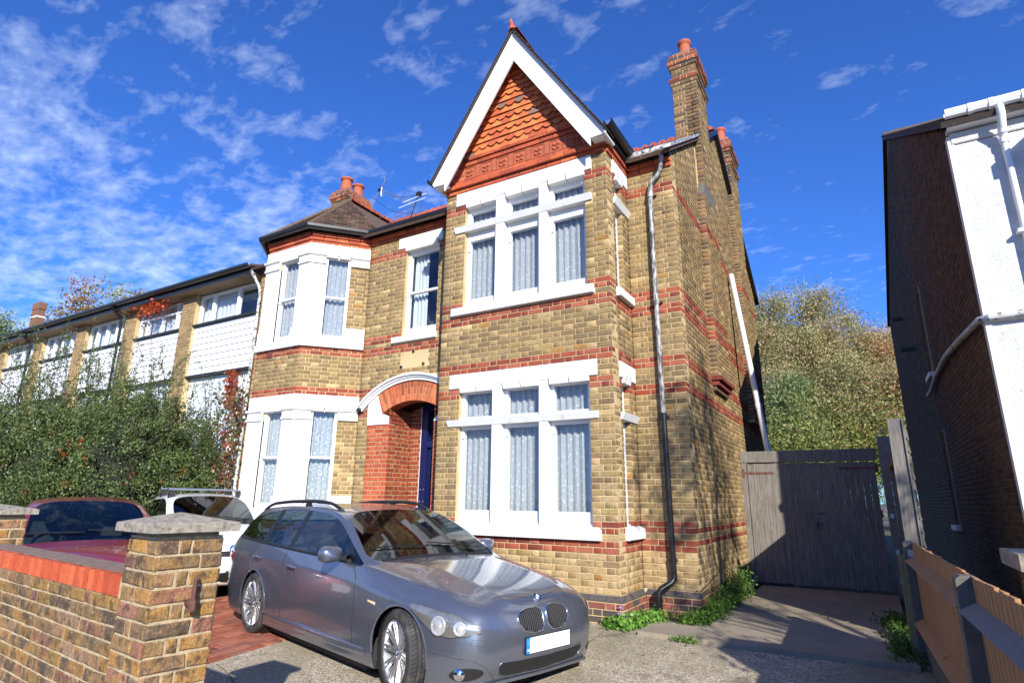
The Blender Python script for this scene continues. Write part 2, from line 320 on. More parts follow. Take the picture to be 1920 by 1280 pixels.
def thing(name,label,cat,loc=(0,0,0),group=None,rot=None):
    o=bpy.data.objects.new(name,None); COL.objects.link(o); o.empty_display_size=.2; o['label']=label; o['category']=cat
    if group: o['group']=group
    return o
def tag(o,label,cat,group=None):
    o['label']=label; o['category']=cat
    if group: o['group']=group
    return o
def place(root,loc,rotz=0,mat=None):
    root.matrix_world=mat if mat is not None else Matrix.Translation(V(loc))@Matrix.Rotation(rotz,4,'Z')
def gz(y): return -.055*max(0.,-.1-y)
def fast_mesh(name,verts,faces_n,cols,mat,parent=None,smooth=False):
    # verts (n,k,3) polygons of k verts each
    n,k=verts.shape[:2]; me=bpy.data.meshes.new(name)
    me.vertices.add(n*k); me.vertices.foreach_set('co',verts.reshape(-1).astype(np.float32))
    me.loops.add(n*k); me.loops.foreach_set('vertex_index',np.arange(n*k,dtype=np.int32))
    me.polygons.add(n); me.polygons.foreach_set('loop_start',np.arange(0,n*k,k,dtype=np.int32)); me.polygons.foreach_set('loop_total',np.full(n,k,dtype=np.int32))
    me.update(calc_edges=True); me.materials.append(MAT[mat] if isinstance(mat,str) else mat)
    if cols is not None:
        ca=me.color_attributes.new('col','FLOAT_COLOR','CORNER'); c=np.concatenate([cols,np.ones((n,1))],1); ca.data.foreach_set('color',np.repeat(c,k,0).astype(np.float32).ravel())
    o=bpy.data.objects.new(name,me); COL.objects.link(o)
    if parent is not None: o.parent=parent
    return o
# ------------------------------------------------------------ brickwork
def pal(rng,kind,z=3.):
    r=rng.random()
    if kind=='red': 
        c=np.array([(.27,.060,.032),(.32,.080,.042),(.20,.046,.032),(.36,.11,.065)][int(r*3.99)])
    elif kind=='brightred': c=np.array([(.47,.10,.045),(.53,.13,.055),(.40,.085,.045)][int(r*2.99)])
    elif kind=='plinth': c=np.array([(.10,.075,.07),(.25,.08,.06),(.15,.075,.065),(.085,.07,.07),(.30,.10,.07)][int(r*4.99)])
    elif kind=='bluebrick': c=np.array([(.085,.075,.075),(.11,.09,.085)][int(r*1.99)])
    elif kind=='grey': c=np.array([(.22,.13,.06),(.16,.10,.06),(.12,.08,.05),(.26,.16,.08)][int(r*3.99)])
    elif kind=='old': c=np.array([(.30,.19,.09),(.40,.22,.07),(.20,.13,.08),(.33,.15,.10),(.42,.24,.14),(.16,.11,.075),(.26,.17,.08),(.46,.25,.07)][int(r*7.99)])
    else:
        A=[(.29,.20,.088),(.275,.185,.082),(.245,.165,.077),(.305,.21,.090),(.28,.195,.094),(.22,.15,.074),(.33,.225,.092)]
        Bb=[(.43,.30,.14),(.39,.27,.125),(.47,.33,.165),(.35,.24,.115),(.42,.29,.145),(.33,.22,.10),(.49,.35,.17)]
        t=min(1,max(0,(2.0-z)/1.6)); c=np.array(Bb[int(r*6.99)] if rng.random()<.15+.75*t else A[int(r*6.99)])
        if rng.random()<.03: c=np.array((.36,.19,.055))
    c=c*rng.uniform(.88,1.12)*(1+rng.normal(0,.02,3)); return np.clip(c,.01,.8)
class Bricks:
    def __init__(s,rough=0.): s.rec=[]; s.rough=rough
    def quad(s,fr,u0,u1,z0,z1,rng,col,n=0.,kind=0,back=.012):
        pr=n+rng.uniform(-.0005,.0025)+s.rough*rng.uniform(0,.004); e=.0035+s.rough*.003; j=.0012+s.rough*.003
        J=lambda: rng.uniform(-j,j)
        a=[fr(u,n-back,z) for u,z in ((u0,z0),(u1,z0),(u1,z1),(u0,z1))]
        b=[fr(u+J(),pr-e*.8,z+J()) for u,z in ((u0,z0),(u1,z0),(u1,z1),(u0,z1))]
        c=[fr(u+J(),pr+J()*.6,z+J()) for u,z in ((u0+e,z0+e),(u1-e,z0+e),(u1-e,z1-e),(u0+e,z1-e))]
        s.rec.append((a+b+c,tuple(col),kind,fr.N if hasattr(fr,'N') else V((0,-1,0)),(u1-u0)*(z1-z0)))
    F=[(0,1,5,4),(1,2,6,5),(2,3,7,6),(3,0,4,7),(4,5,9,8),(5,6,10,9),(6,7,11,10),(7,4,8,11),(8,9,10,11)]
    def panel(s,fr,L,z0,z1,holes=(),colf=None,start=0,seed=1,spans=None,kindf=None,n=0.,u_start=0.,rowh=.075,joint=.0120,bl=.215,hd=.1025):
        rng=np.random.default_rng(seed); r0=int(round(z0/rowh)); r1=int(round(z1/rowh)); j=joint
        for r in range(r0,r1):
            za,zb=r*rowh+j/2,(r+1)*rowh-j/2; zm=(za+zb)/2
            sp=[(u_start,L)] if spans is None else spans(zm)
            for (a,b,c,d) in holes:
                if min(zb,d)-max(za,c)>.3*(zb-za):
                    ns=[]
                    for (p,q) in sp:
                        if b<=p or a>=q: ns.append((p,q)); continue
                        if a>p: ns.append((p,a))
                        if b<q: ns.append((b,q))
                    sp=ns
            seq=[]; u=0.
            if (r+start)%2: seq=[(0,hd),(hd+j,hd+j+.05)]; u=hd+j+.05+j; t=0
            else: t=0
            while u<L:
                w=bl if t==0 else hd
                seq.append((u,u+w)); u+=w+j; t^=1
            kd=kindf(r) if kindf else 'y'
            for (a,b) in seq:
                for (p,q) in sp:
                    aa,bb=max(a,p),min(b,q)
                    if q-b<.03 and q>=b and b<=q and b>p and a<q: bb=q if b>q-.03 else bb
                    if bb-aa<.022: continue
                    s.quad(fr,aa,bb,za,zb,rng,pal(rng,kd,zm) if colf is None else colf(rng,r,aa,zm),n,1 if kd in('red','brightred') else 0)
    def emit(s,parent,name='brick',maxn=300,mats=('brick','redbrick'),test=None):
        sc=[]
        for i,(P,c,k,Nn,ar) in enumerate(s.rec):
            ce=(np.array(P[8])+np.array(P[10]))/2; x,y,z=px(ce)
            if z<=.1 or not(0<x<1920 and 0<y<1280): sc.append(0); continue
            d=CAM-ce; dd=np.linalg.norm(d); cs=max(0,float(np.dot(d/dd,np.array(Nn))))
            if test and not test(x,y,ce): sc.append(0); continue
            sc.append(ar*cs/(z*z))
        order=np.argsort(-np.array(sc)); top=[i for i in order[:maxn] if sc[i]>0]; tops=set(top)
        for i in top:
            P,c,k,Nn,ar=s.rec[i]; m=MB(); ce=sum((V(p) for p in P),V())/12
            m.add([V(p)-ce for p in P],s.F,c); o=m.build(name,mats[k],parent); o.location=ce
        for k in (0,1):
            rest=[r for i,r in enumerate(s.rec) if i not in tops and r[2]==k]
            if not rest: continue
            n=len(rest); vs=np.array([[tuple(p) for p in r[0]] for r in rest],np.float32)      # n,12,3
            F=np.array(s.F); idx=(np.arange(n)[:,None,None]*12+F[None]).reshape(-1)
            me=bpy.data.meshes.new('brickwork'); me.vertices.add(n*12); me.vertices.foreach_set('co',vs.reshape(-1))
            nf=n*9; me.loops.add(nf*4); me.loops.foreach_set('vertex_index',idx.astype(np.int32)); me.polygons.add(nf)
            me.polygons.foreach_set('loop_start',np.arange(0,nf*4,4,dtype=np.int32)); me.polygons.foreach_set('loop_total',np.full(nf,4,dtype=np.int32)); me.update(calc_edges=True)
            ca=me.color_attributes.new('col','FLOAT_COLOR','CORNER'); c=np.array([(*r[1],1) for r in rest],np.float32); ca.data.foreach_set('color',np.repeat(c,36,0).ravel())
            me.materials.append(MAT[mats[k]]); o=bpy.data.objects.new('brickwork',me); COL.objects.link(o); o.parent=parent; o['kind']='stuff'
def slab_panel(mb,fr,L,z0,z1,holes=(),th=.22,n=-.007,u0=0.,ztop=None):
    us=sorted({u0,L,*[min(max(h[0],u0),L) for h in holes],*[min(max(h[1],u0),L) for h in holes]}); 
    for a,b in zip(us,us[1:]):
        if b-a<1e-4: continue
        mid=(a+b)/2; bl=sorted([(max(h[2],z0),min(h[3],z1)) for h in holes if h[0]<mid<h[1]]); z=z0
        for (c,d) in bl:
            if c>z+1e-4: mb.box(fr,a,b,n-th,n,z,c)
            z=max(z,d)
        if z<z1-1e-4: mb.box(fr,a,b,n-th,n,z,z1)
def arc_pts(cx,cz,r,a0,a1,n): return [(cx+r*math.sin(a0+(a1-a0)*i/n),cz+r*math.cos(a0+(a1-a0)*i/n)) for i in range(n+1)]
# ------------------------------------------------------------ ground
XL,D,XO,XA,XB,XC,XH=-2.776,.838,.699,-5.254,-6.0,-7.23,-8.6   # bay left, wall setback, outer corner, inner corner, left-bay corners, house left end
def sheet(name,pts,mat,z=0.,cut=True):
    m=MB(); m.add([(x,y,gz(y)+z) for x,y in pts],[tuple(range(len(pts)))]); o=m.build(name,mat); o['kind']='structure'; return o
m=MB()
ys=[3000,60,-.1,-6.2,-12,-3000]; xs=[-3000,-60,60,3000]; g=lambda y: -.05+(gz(max(y,-6.2)))
for i in range(len(ys)-1):
    for j in range(3): m.add([(xs[j],ys[i],g(ys[i])),(xs[j+1],ys[i],g(ys[i])),(xs[j+1],ys[i+1],g(ys[i+1])),(xs[j],ys[i+1],g(ys[i+1]))],[(3,2,1,0)])
gr=m.build('ground','soil'); gr['kind']='structure'
def strip(name,x0,x1,y0,y1,mat,z,n=12):
    m=MB(); yy=np.linspace(y0,y1,n+1); 
    for a,b in zip(yy,yy[1:]): m.add([(x0,a,gz(a)+z),(x1,a,gz(a)+z),(x1,b,gz(b)+z),(x0,b,gz(b)+z)],[(0,1,2,3)])
    o=m.build(name,mat); o['kind']='structure'; return o
strip('driveway',-2.98,2.95,-5.2,.55,'aggregate',-.004)
strip('parking_apron',-12,-2.985,-5.2,1.0,'soil',-.03)
m=MB(); m.add([(-60,-5.2,-.275),(60,-5.2,-.275),(60,-7.6,-.30),(-60,-7.6,-.30)],[(3,2,1,0)]); o=m.build('pavement','slab'); o['kind']='structure'
m=MB(); m.box(W0,-60,60,-7.75,-7.6,-.46,-.30); o=m.build('kerb','concrete'); o['kind']='structure'
m=MB(); m.add([(-60,-7.75,-.36),(60,-7.75,-.36),(60,-16,-.36),(-60,-16,-.36)],[(3,2,1,0)]); o=m.build('road','asphalt'); o['kind']='structure'
# concrete path slabs beside the house
pth=bpy.data.objects.new('path',None); COL.objects.link(pth); pth['kind']='structure'
for (a,b,c,d) in ((.30,.88,-.34,.28),(.89,2.82,-.36,1.62),(.89,2.82,1.632,4.35)):
    m=MB(); m.hex([(a,c,-.06),(b,c,-.06),(b,d,-.06),(a,d,-.06),(a+.005,c+.005,.028),(b-.005,c+.005,.024),(b-.005,d-.005,.024),(a+.005,d-.005,.028)])
    m.build('slab','slab',pth)
# red block paving
pv=bpy.data.objects.new('paving',None); COL.objects.link(pv); pv['kind']='structure'
B=Bricks(); rg=np.random.default_rng(4)
class FlatFr:
    P=V((0,0,0)); N=V((0,0,1))
    def __call__(s,u,n,z): return V((u,z,gz(z)+n))
ff=FlatFr()
for i in range(62):
    for j in range(26):
        x0=-3.0-.105*(j+1); y0=-5.1+.205*i*.5*2 +(.1025 if j%2 else 0)
        if y0>.4: continue
        c=np.array([(.34,.11,.06),(.28,.085,.05),(.40,.15,.09),(.24,.10,.07)][rg.integers(4)])*rg.uniform(.8,1.15)
        B.quad(ff,x0,x0+.1,y0,y0+.2,rg,c,n=.004,kind=0,back=.03)
B.emit(pv,'paving_block',300,('redbrick','redbrick'),test=lambda x,y,c: 390<x<500 and y>1090)
m=MB()
yy=np.linspace(-.35,-5.1,20)
for a,b in zip(yy,yy[1:]): 
    wv=lambda q:-.06+.010*math.sin(q*5)+.006*math.sin(q*17); m.add([(wv(a)-.005,a,gz(a)+.0005),(wv(a)+.005,a,gz(a)+.0005),(wv(b)+.005,b,gz(b)+.0005),(wv(b)-.005,b,gz(b)+.0005)],[(0,1,2,3)])
xx=np.linspace(-2.9,-.9,12); yj=lambda x:-3.05-.38*(x+2.9)+.01*math.sin(x*9)
for a,b in zip(xx,xx[1:]): m.add([(a,yj(a)-.005,gz(yj(a))+.0006),(b,yj(b)-.005,gz(yj(b))+.0006),(b,yj(b)+.005,gz(yj(b))+.0006),(a,yj(a)+.005,gz(yj(a))+.0006)],[(0,1,2,3)])
o=m.build('driveway_joints','soil'); o['kind']='structure'
# ------------------------------------------------------------ HOUSE
house=thing('detached_house','Large detached yellow brick house with red brick bands, white bay windows and tile-hung gable','house')
bands=[(10,12),(13,15),(37,39),(42,44),(52,54),(55,57),(77,79)]
def kind_front(r):
    if r>=82: return 'brightred'
    return 'red' if any(a<=r<b for a,b in bands) else 'y'
def kind_side(r):
    if r in(11,13): return 'red'
    return 'red' if any(a<=r<b for a,b in bands[2:]) else ('grey' if r<4 else 'y')
BR=Bricks(); body=MB()
cy,sy=math.cos,math.sin
front=Fr((XL,0,0),(1,0,0)); LF=-XL
def U(x): return x-XL
winG=[(U(-2.40),U(-.33),.90,3.15),(U(-2.57),U(-.21),2.935,3.15),(U(-2.56),U(-.20),2.38,2.49),(U(-2.57),U(-.24),.90,1.05)]
winF=[(U(-2.40),U(-.33),4.06,6.14),(U(-2.57),U(-.21),5.93,6.15),(U(-2.56),U(-.22),5.45,5.56),(U(-2.57),U(-.235),4.06,4.20)]
fh=winG+winF
BR.panel(front,LF,.30,6.15,fh,kindf=kind_front,start=1,seed=11)
slab_panel(body,front,LF,-.2,6.4,[winG[0],winF[0]])
# red gable brickwork behind the frieze
def gspan(z):
    h=(8.50-z)/1.545; c=LF/2; return [(max(c-h,0.),min(c+h,LF))]
BR.panel(front,LF,6.15,6.375,(),kindf=lambda r:'brightred',seed=12,spans=gspan)
BR.panel(front,LF,6.375,6.60,[(.32,2.46,6.38,6.60)],kindf=lambda r:'brightred',seed=13,spans=gspan)
BR.panel(front,LF,6.60,6.75,(),kindf=lambda r:'brightred',seed=14,spans=gspan)
body.prism(front,[(-.0,6.4),(LF,6.4),(LF/2,8.62)],-.2,-.007)
# bay returns
ret=Fr((0,0,0),(0,1,0)); sideG=(.31,.60,.90,3.15); sideF=(.31,.60,4.06,6.14)
rh=[sideG,(.23,D,2.935,3.15),(.25,.66,2.38,2.49),(.05+.20,.72,.90,1.05),sideF,(.23,D,5.93,6.15),(.25,.66,5.45,5.56),(.25,D,4.06,4.20)]
BR.panel(ret,D,.30,6.15,rh,kindf=kind_front,start=0,seed=21,u_start=.009)
slab_panel(body,ret,D,-.2,6.4,[(*sideG[:2],.9,3.15),(*sideF[:2],4.06,6.14)],u0=.22)
lret=Fr((XL,D,0),(0,-1,0)); BR.panel(lret,D-.009,.30,6.15,kindf=kind_front,start=1,seed=22); slab_panel(body,lret,D-.22,-.2,6.4)
# right main wall and side wall
rw=Fr((0,D,0),(1,0,0)); BR.panel(rw,XO,.30,6.30,kindf=kind_front,start=1,seed=23,u_start=.004); slab_panel(body,rw,XO,-.2,6.4)
SL=7.6
def roofz(y):   # roof surface height on the side gable, y world
    return 6.30+(y-.64)*.675 if y<4.62 else 8.985-(y-4.62)*.66
side=Fr((XO,D,0),(0,1,0))
def sspan(z):
    if z<6.3: return [(.009,SL)]
    a=(z+.06-6.30)/.675+.64-D; b=(8.985-z-.06)/.66+4.62-D
    return [(max(a,.009),min(b,SL))] if b>a else []
BR.panel(side,SL,0,8.925,kindf=kind_side,start=0,seed=24,spans=sspan,holes=[(1.712,2.712,3.5,9.2),(5.01,5.91,3.0,9.2)])
body.prism(side,[(.22,-.2),(SL,-.2),(SL,6.42),(4.62-D,8.93),(0.22,6.35)],-.22,-.007)
# rear wall, left wall
body.box(W0,XH,XO-.25,8.1,8.42,-.2,6.3); body.prism(Fr((XH,8.42,0),(0,-1,0)),[(0,-.2),(7.58,-.2),(7.58,6.3),(3.8,8.9),(0,6.4)],-.22,0)
# chimney breasts on the side wall
b1=Fr((XO+.11,2.55,0),(0,1,0)); b1f=Fr((XO,2.55,0),(1,0,0))
def brk(r): return 'red' if any(a<=r<b for a,b in bands) else 'y'
def dk(rng,r,u,z):
    return pal(rng,'red') if brk(r)=='red' else pal(rng,'grey')
BR.panel(b1,1.0,3.30,6.525,kindf=kind_side,seed=31,u_start=.009); BR.panel(b1f,.11,3.30,6.525,colf=dk,seed=32,u_start=.004)
body.box(W0,XO-.1,XO+.103,2.557,3.543,3.25,6.53)
# shoulder, then narrower breast above
b2=Fr((XO+.11,2.69,0),(0,1,0)); b2f=Fr((XO,2.69,0),(1,0,0))
BR.panel(b2,.80,6.6,9.075,kindf=kind_side,seed=33,u_start=.009); BR.panel(b2f,.11,6.6,9.075,colf=dk,seed=34,u_start=.004)
body.box(W0,XO-.1,XO+.103,2.697,3.48,6.5,9.08)
m=MB(); m.hex([(XO-.02,2.55,6.525),(XO+.11,2.55,6.525),(XO+.11,3.55,6.525),(XO-.02,3.55,6.525),(XO-.02,2.69,6.80),(XO+.115,2.69,6.80),(XO+.115,3.49,6.80),(XO-.02,3.49,6.80)]); m.build('breast_shoulder',MAT['darkconcrete'],house)
b3=Fr((XO+.11,5.85,0),(0,1,0)); b3f=Fr((XO,5.85,0),(1,0,0))
BR.panel(b3,.9,3.0,8.7,kindf=kind_side,seed=35,u_start=.009); BR.panel(b3f,.11,3.0,8.7,colf=dk,seed=36,u_start=.004); body.box(W0,XO-.1,XO+.103,5.857,6.743,2.95,9.3)
# corbel under the first breast
m=MB()
for i,(o,c) in enumerate(((.15,'red'),(.10,'red'),(.055,'grey'))):
    z1=3.30-.075*i; 
for i,(o,c) in enumerate(((.155,'red'),(.105,'red'),(.055,'grey'))):
    z1=3.30-.078*i; rg=np.random.default_rng(i); mm=MB(); mm.box(W0,XO-.02,XO+o,2.55-.04+.03*i,3.59-.03*i,z1-.068,z1,tuple(pal(rg,c)),0); mm.build('corbel','redbrick' if c=='red' else 'brick',house)
for i_,(za,zb) in enumerate(((1.05,2.37),(2.50,2.93),(4.20,5.43),(5.57,5.92))):
    for x_,w_ in ((-2.405,.088),): BR.panel(Fr((x_,.004,0),(0,1,0)),w_,round(za/.075)*.075,zb,kindf=kind_front,seed=900+i_)
for i_,(za,zb) in enumerate(((1.05,2.37),(2.50,2.93),(4.20,5.43),(5.57,5.92))): BR.panel(Fr((-.092,.5965,0),(1,0,0)),.088,round(za/.075)*.075,zb,kindf=kind_front,seed=920+i_)
# front left main wall with window and porch arch
lw=Fr((XA,D,0),(1,0,0)); LL=XL-XA; T=lambda x:x-XA
pw=(T(-4.34),T(-3.56),4.08,5.93)
acx,acz,ari,aro=-3.975,1.78,1.22,1.57
def lwspan(z):
    sp=[(.004,LL)]
    def cut(a,b):
        nonlocal sp; ns=[]
        for p,q in sp:
            if b<=p or a>=q: ns.append((p,q)); continue
            if a>p: ns.append((p,a))
            if b<q: ns.append((b,q))
        sp=ns
    if z<2.62: cut(T(-4.97),LL+1)
    else:
        r=1.69
        if z<acz+r:
            h=math.sqrt(max(0,r*r-(z-acz)**2)); h=h if z>2.95 else max(h,1.03)
            cut(T(acx-min(h,1.18 if z>2.95 else 1.03)),LL+1)
    return sp
BR.panel(lw,LL,0.0,6.30,[pw,(T(-4.52),T(-3.48),5.93,6.15),(T(-4.53),T(-3.52),4.08,4.20),(T(-4.33),T(-3.69),3.60,3.90)],kindf=kind_front,seed=41,spans=lwspan)
BR.panel(Fr((XA,D+.012,0),(1,0,0)),LL,3.60,3.90,colf=lambda g,r,u,z:np.array((.62,.42,.19))*g.uniform(.85,1.12),seed=42,spans=lambda z:[(T(-4.33)+(.05 if z<3.65 or z>3.86 else 0),T(-3.69)-(.05 if z<3.65 or z>3.86 else 0))])
body.box(lw,0,T(-4.98),-.22,-.007,-.2,3.0)
# cells above the porch opening
for i in range(24):
    a=T(-4.98)+(LL-T(-4.98))*i/24; b=T(-4.98)+(LL-T(-4.98))*(i+1)/24; xm=(a+b)/2+XA
    zb=acz+math.sqrt(max(.01,1.40**2-min(1.35,abs(xm-acx))**2)); body.box(lw,a,b,-.22,-.007,zb,3.0 if zb<3. else zb+.01); body.box(lw,a,b,-.22,-.007,max(3.,zb),4.08)
body.box(lw,0,T(-4.98),-.22,-.007,3.0,4.08)
slab_panel(body,lw,LL,4.08,6.4,[pw])
# left bay (canted): front face, right cant, left cant, end wall piece
bf=Fr((XC,0,0),(1,0,0)); LB=XB-XC; bc=Fr((XB,0,0),(XA-XB,D,0)); LC=math.hypot(XA-XB,D); bl=Fr((XC-(XA-XB),D,0),((XA-XB),-D,0))
for fr,Lx,sd in ((bf,LB,51),(bc,LC,52),(bl,LC,53)):
    us=0 if fr is bf else .003
    BR.panel(fr,Lx,0,1.05,kindf=kind_front,seed=sd,u_start=us); BR.panel(fr,Lx,3.15,4.05,kindf=kind_front,seed=sd+10,u_start=us,start=1)
    BR.panel(fr,Lx,6.075,6.30,kindf=lambda r:'brightred',seed=sd+20,u_start=us)
BR.panel(bc,LC,1.05,2.70,kindf=kind_front,seed=61,u_start=.762); BR.panel(bc,LC,4.425,5.70,kindf=kind_front,seed=62,u_start=.762)
BR.panel(bl,.33,1.05,2.70,kindf=kind_front,seed=63); BR.panel(bl,.33,4.425,5.70,kindf=kind_front,seed=64)
OPf=(.42,.96); OPc=(.29,.76); OPl=(LC-.76,LC-.29)
for fr,Lx,op in ((bf,LB,OPf),(bc,LC,OPc),(bl,LC,OPl)):
    slab_panel(body,fr,Lx,-.2,6.4,[(op[0],op[1],1.15,2.92),(op[0],op[1],4.17,5.88)],th=.2,u0=0 if fr is bf else .0)
lwl=Fr((XH,D,0),(1,0,0)); BR.panel(lwl,.62,0,6.3,kindf=kind_front,seed=66); slab_panel(body,lwl,.62,-.2,6.4)
for a,b in ((XH,XC-.4),):
    pass
body.build('wall','mortar',house)
BR.emit(house,'brick',300,test=lambda x,y,c: not(c[1]<1 and y>915 and x<1060 and c[2]<1.1 and x>440))
# window quoins of the gable frieze: terracotta flower tiles
for i in range(7):
    cx=-2.33+.312*i; z0,z1=6.385,6.595
    m=MB(); m.box(W0,cx-.105,cx+.105,-.004,.03,z0,z1); m.box(W0,cx-.105,cx+.105,-.014,-.003,z0,z0+.012); m.box(W0,cx-.105,cx+.105,-.014,-.003,z1-.012,z1)
    m.box(W0,cx-.105,cx-.093,-.0135,-.0035,z0+.013,z1-.013); m.box(W0,cx+.093,cx+.105,-.0135,-.0035,z0+.013,z1-.013)
    cz=(z0+z1)/2
    def blob(x,z,rx,rz,h,seg=8):
        b=[(x+rx*math.cos(2*math.pi*k/seg),-.003,z+rz*math.sin(2*math.pi*k/seg)) for k in range(seg)]; t=[(x+.6*rx*math.cos(2*math.pi*k/seg),-.003-h,z+.6*rz*math.sin(2*math.pi*k/seg)) for k in range(seg)]
        m.add(b+t,[(k,(k+1)%seg,seg+(k+1)%seg,seg+k) for k in range(seg)]+[tuple(range(seg,2*seg))])
    for k in range(4):
        a=math.pi/4+k*math.pi/2; blob(cx+.050*math.cos(a),cz+.050*math.sin(a),.037,.037,.020,10); blob(cx+.066*math.cos(a+math.pi/4),cz+.066*math.sin(a+math.pi/4),.014,.014,.014,6)
    blob(cx,cz,.020,.020,.030)
    m.build('flower_panel','terracotta',house)
    if i<6:
        m=MB(); m.box(W0,cx+.118,cx+.194,-.018,.03,z0,z1,None,.006); m.build('frieze_bar','terracotta',house)
# stepped red cornice (bricks)
def cornice(pts,outs,z,d,h,seed,name='cornice_brick',mat='redbrick',kd='brightred',w=.215,rnd=None):
    rg=np.random.default_rng(seed)
    for (p,q,o) in zip(pts,pts[1:],outs):
        p,q=V(p),V(q); Ln=(q-p).length; k=max(1,round(Ln/(w+.01))); U_=(q-p)/Ln
        for i in range(k):
            a,b=i*Ln/k+.004,(i+1)*Ln/k-.004; fr=Fr(tuple(p+V((0,0,0))),tuple(U_)); m=MB(); m.box(fr,a,b,-.02,d,z,z+h,tuple(pal(rg,kd)),.006); m.build(name,mat,house)
LNE=[((XL,0,0),(0,0,0)),((0,0,0),(0,D,0)),((0,D,0),(XO,D,0)),((XA,D,0),(XL,D,0)),((XB,0,0),(XA,D,0)),((XC,0,0),(XB,0,0))]
for i,(p,q) in enumerate(LNE):
    e=.03 if i==0 else 0
    cornice([p,q],[0],6.152,.030,.066,70+i); 
    if i: cornice([p,q],[0],6.226,.062,.070,80+i)
    else:
        cornice([(XL-.03,0,0),(0.03,0,0)],[0],6.226,.075,.07,90); cornice([(XL+.1,0,0),(-.1,0,0)],[0],6.30,.035,.066,91)
cornice([(XL+.36,0,0),(-.36,0,0)],[0],6.612,.03,.065,92); cornice([(XL+.44,0,0),(-.44,0,0)],[0],6.69,.055,.05,93)
# hung gable tiles: plain courses alternating with scalloped ones
rg=np.random.default_rng(5); z=6.72; row=0
for row in range(15):
    z=6.735+row*.105; half=(8.50-z)/1.545-.02; c=XL/2; tw=.1655; off=(row%2)*tw/2
    if half<.06: break
    k0=int(math.floor((-half-off)/tw)); k1=int(math.ceil((half-off)/tw))
    for k in range(k0,k1):
        a=max(c-half,c+off+k*tw+.0015); b=min(c+half,c+off+(k+1)*tw-.0015)
        if b-a<.03: continue
        zt=z+.150; yb,yt=-.058,-.020; full=(b-a)>.15
        if row%2==1 and full:
            cxm=(a+b)/2; R=.062; pts=[(a,z+.028),(cxm-R,z+.028)]+[(cxm-R*math.cos(t),z+.030-R*.75*math.sin(t)) for t in np.linspace(.15,math.pi-.15,9)]+[(cxm+R,z+.028),(b,z+.028),(b,zt),(a,zt)]
        else: pts=[(a,z),(b,z),(b,zt),(a,zt)]
        jt=rg.uniform(-.003,.003); m=MB(); n=len(pts)
        Y=lambda zz_,o=0: yb+(yt-yb)*(zz_-z)/(zt-z)+o+jt
        P=[(x,Y(q),q) for x,q in pts]+[(x,Y(q,.012),q) for x,q in pts]
        base=np.array([(.56,.16,.05),(.50,.13,.045),(.60,.19,.06),(.44,.10,.04),(.55,.15,.05)][rg.integers(5)])*rg.uniform(.86,1.1)
        if rg.random()<.05 or a<c-half+.12 and rg.random()<.3: base=np.array((.20,.12,.09))
        m.add(P,[tuple(range(n)),tuple(range(2*n-1,n-1,-1))]+[(i,(i+1)%n,n+(i+1)%n,n+i) for i in range(n)],tuple(base)); m.build('hung_tile','tile',house)
# barge boards
apx,az,hx,ez=XL/2,8.62,1.50,6.30; sl_=(az-ez)/hx
for s in (-1,1):
    q=lambda h,dz: (apx+s*h,az-sl_*h+dz)
    w_=.53; P=[(apx,az),(apx+s*hx,ez),(apx+s*(hx-.0),ez-.0),(apx+s*(hx-.225),ez-.03),(apx,az-w_)]
    P=[(apx,az),(apx+s*hx,ez+.02),(apx+s*(hx-.005),ez-.035),(apx+s*(hx-.235),ez-.045),(apx+s*(hx-.235),az-w_-sl_*(hx-.235)+.0),(apx,az-w_)]
    m=MB(); m.prism(W0f:=Fr((0,0,0),(1,0,0)),P,.222,.25); m.build('barge_board','wood_white',house)
    m=MB(); m.prism(W0f,[(apx,az+.015),(apx+s*(hx+.01),ez+.035),(apx+s*(hx-.02),ez-.03),(apx,az-.05)],.252,.272); m.build('barge_moulding','wood_white',house)
    m=MB(); m.prism(W0f,[(apx,az-.16),(apx+s*(hx-.06),az-.16-sl_*(hx-.06)),(apx+s*(hx-.06),az-.13-sl_*(hx-.06)),(apx,az-.13)],.0,.221); m.build('soffit_board','wood_white',house)
    m=MB(); m.box(W0,*sorted((apx+s*(hx-.235),apx+s*(hx-.005))),-.221,.10,ez-.045,ez-.02); m.build('soffit_end','wood_white',house)
# gable roof slopes with edge tiles
for s in (-1,1):
    m=MB(); 
    def rp(h,y,dz): return (apx+s*h,y,az-sl_*h+dz)
    m.add([rp(0,-.30,.03),rp(hx-.01,-.30,.03),rp(hx-.01,1.6,.03),rp(0,4.3,.03),rp(0,-.30,-.02),rp(hx-.01,-.30,-.02),rp(hx-.01,1.6,-.02),rp(0,4.3,-.02)],[(0,1,2,3),(7,6,5,4),(0,4,5,1),(1,5,6,2),(2,6,7,3),(3,7,4,0)],(.06,.045,.04))
    m.build('roof','slate',house)
    for k in range(26):   # verge tiles seen on edge
        h0=hx*k/26; h1=hx*(k+1)/26+.02; m=MB(); P=[rp(h0,-.315,.035),rp(h1,-.315,.056),rp(h1,.0,.056),rp(h0,.0,.035),rp(h0,-.315,.022),rp(h1,-.315,.04),rp(h1,.0,.04),rp(h0,.0,.022)]
        m.hex([P[4],P[5],P[6],P[7],P[0],P[1],P[2],P[3]],(.05,.04,.04)); m.build('verge_tile','slate',house)
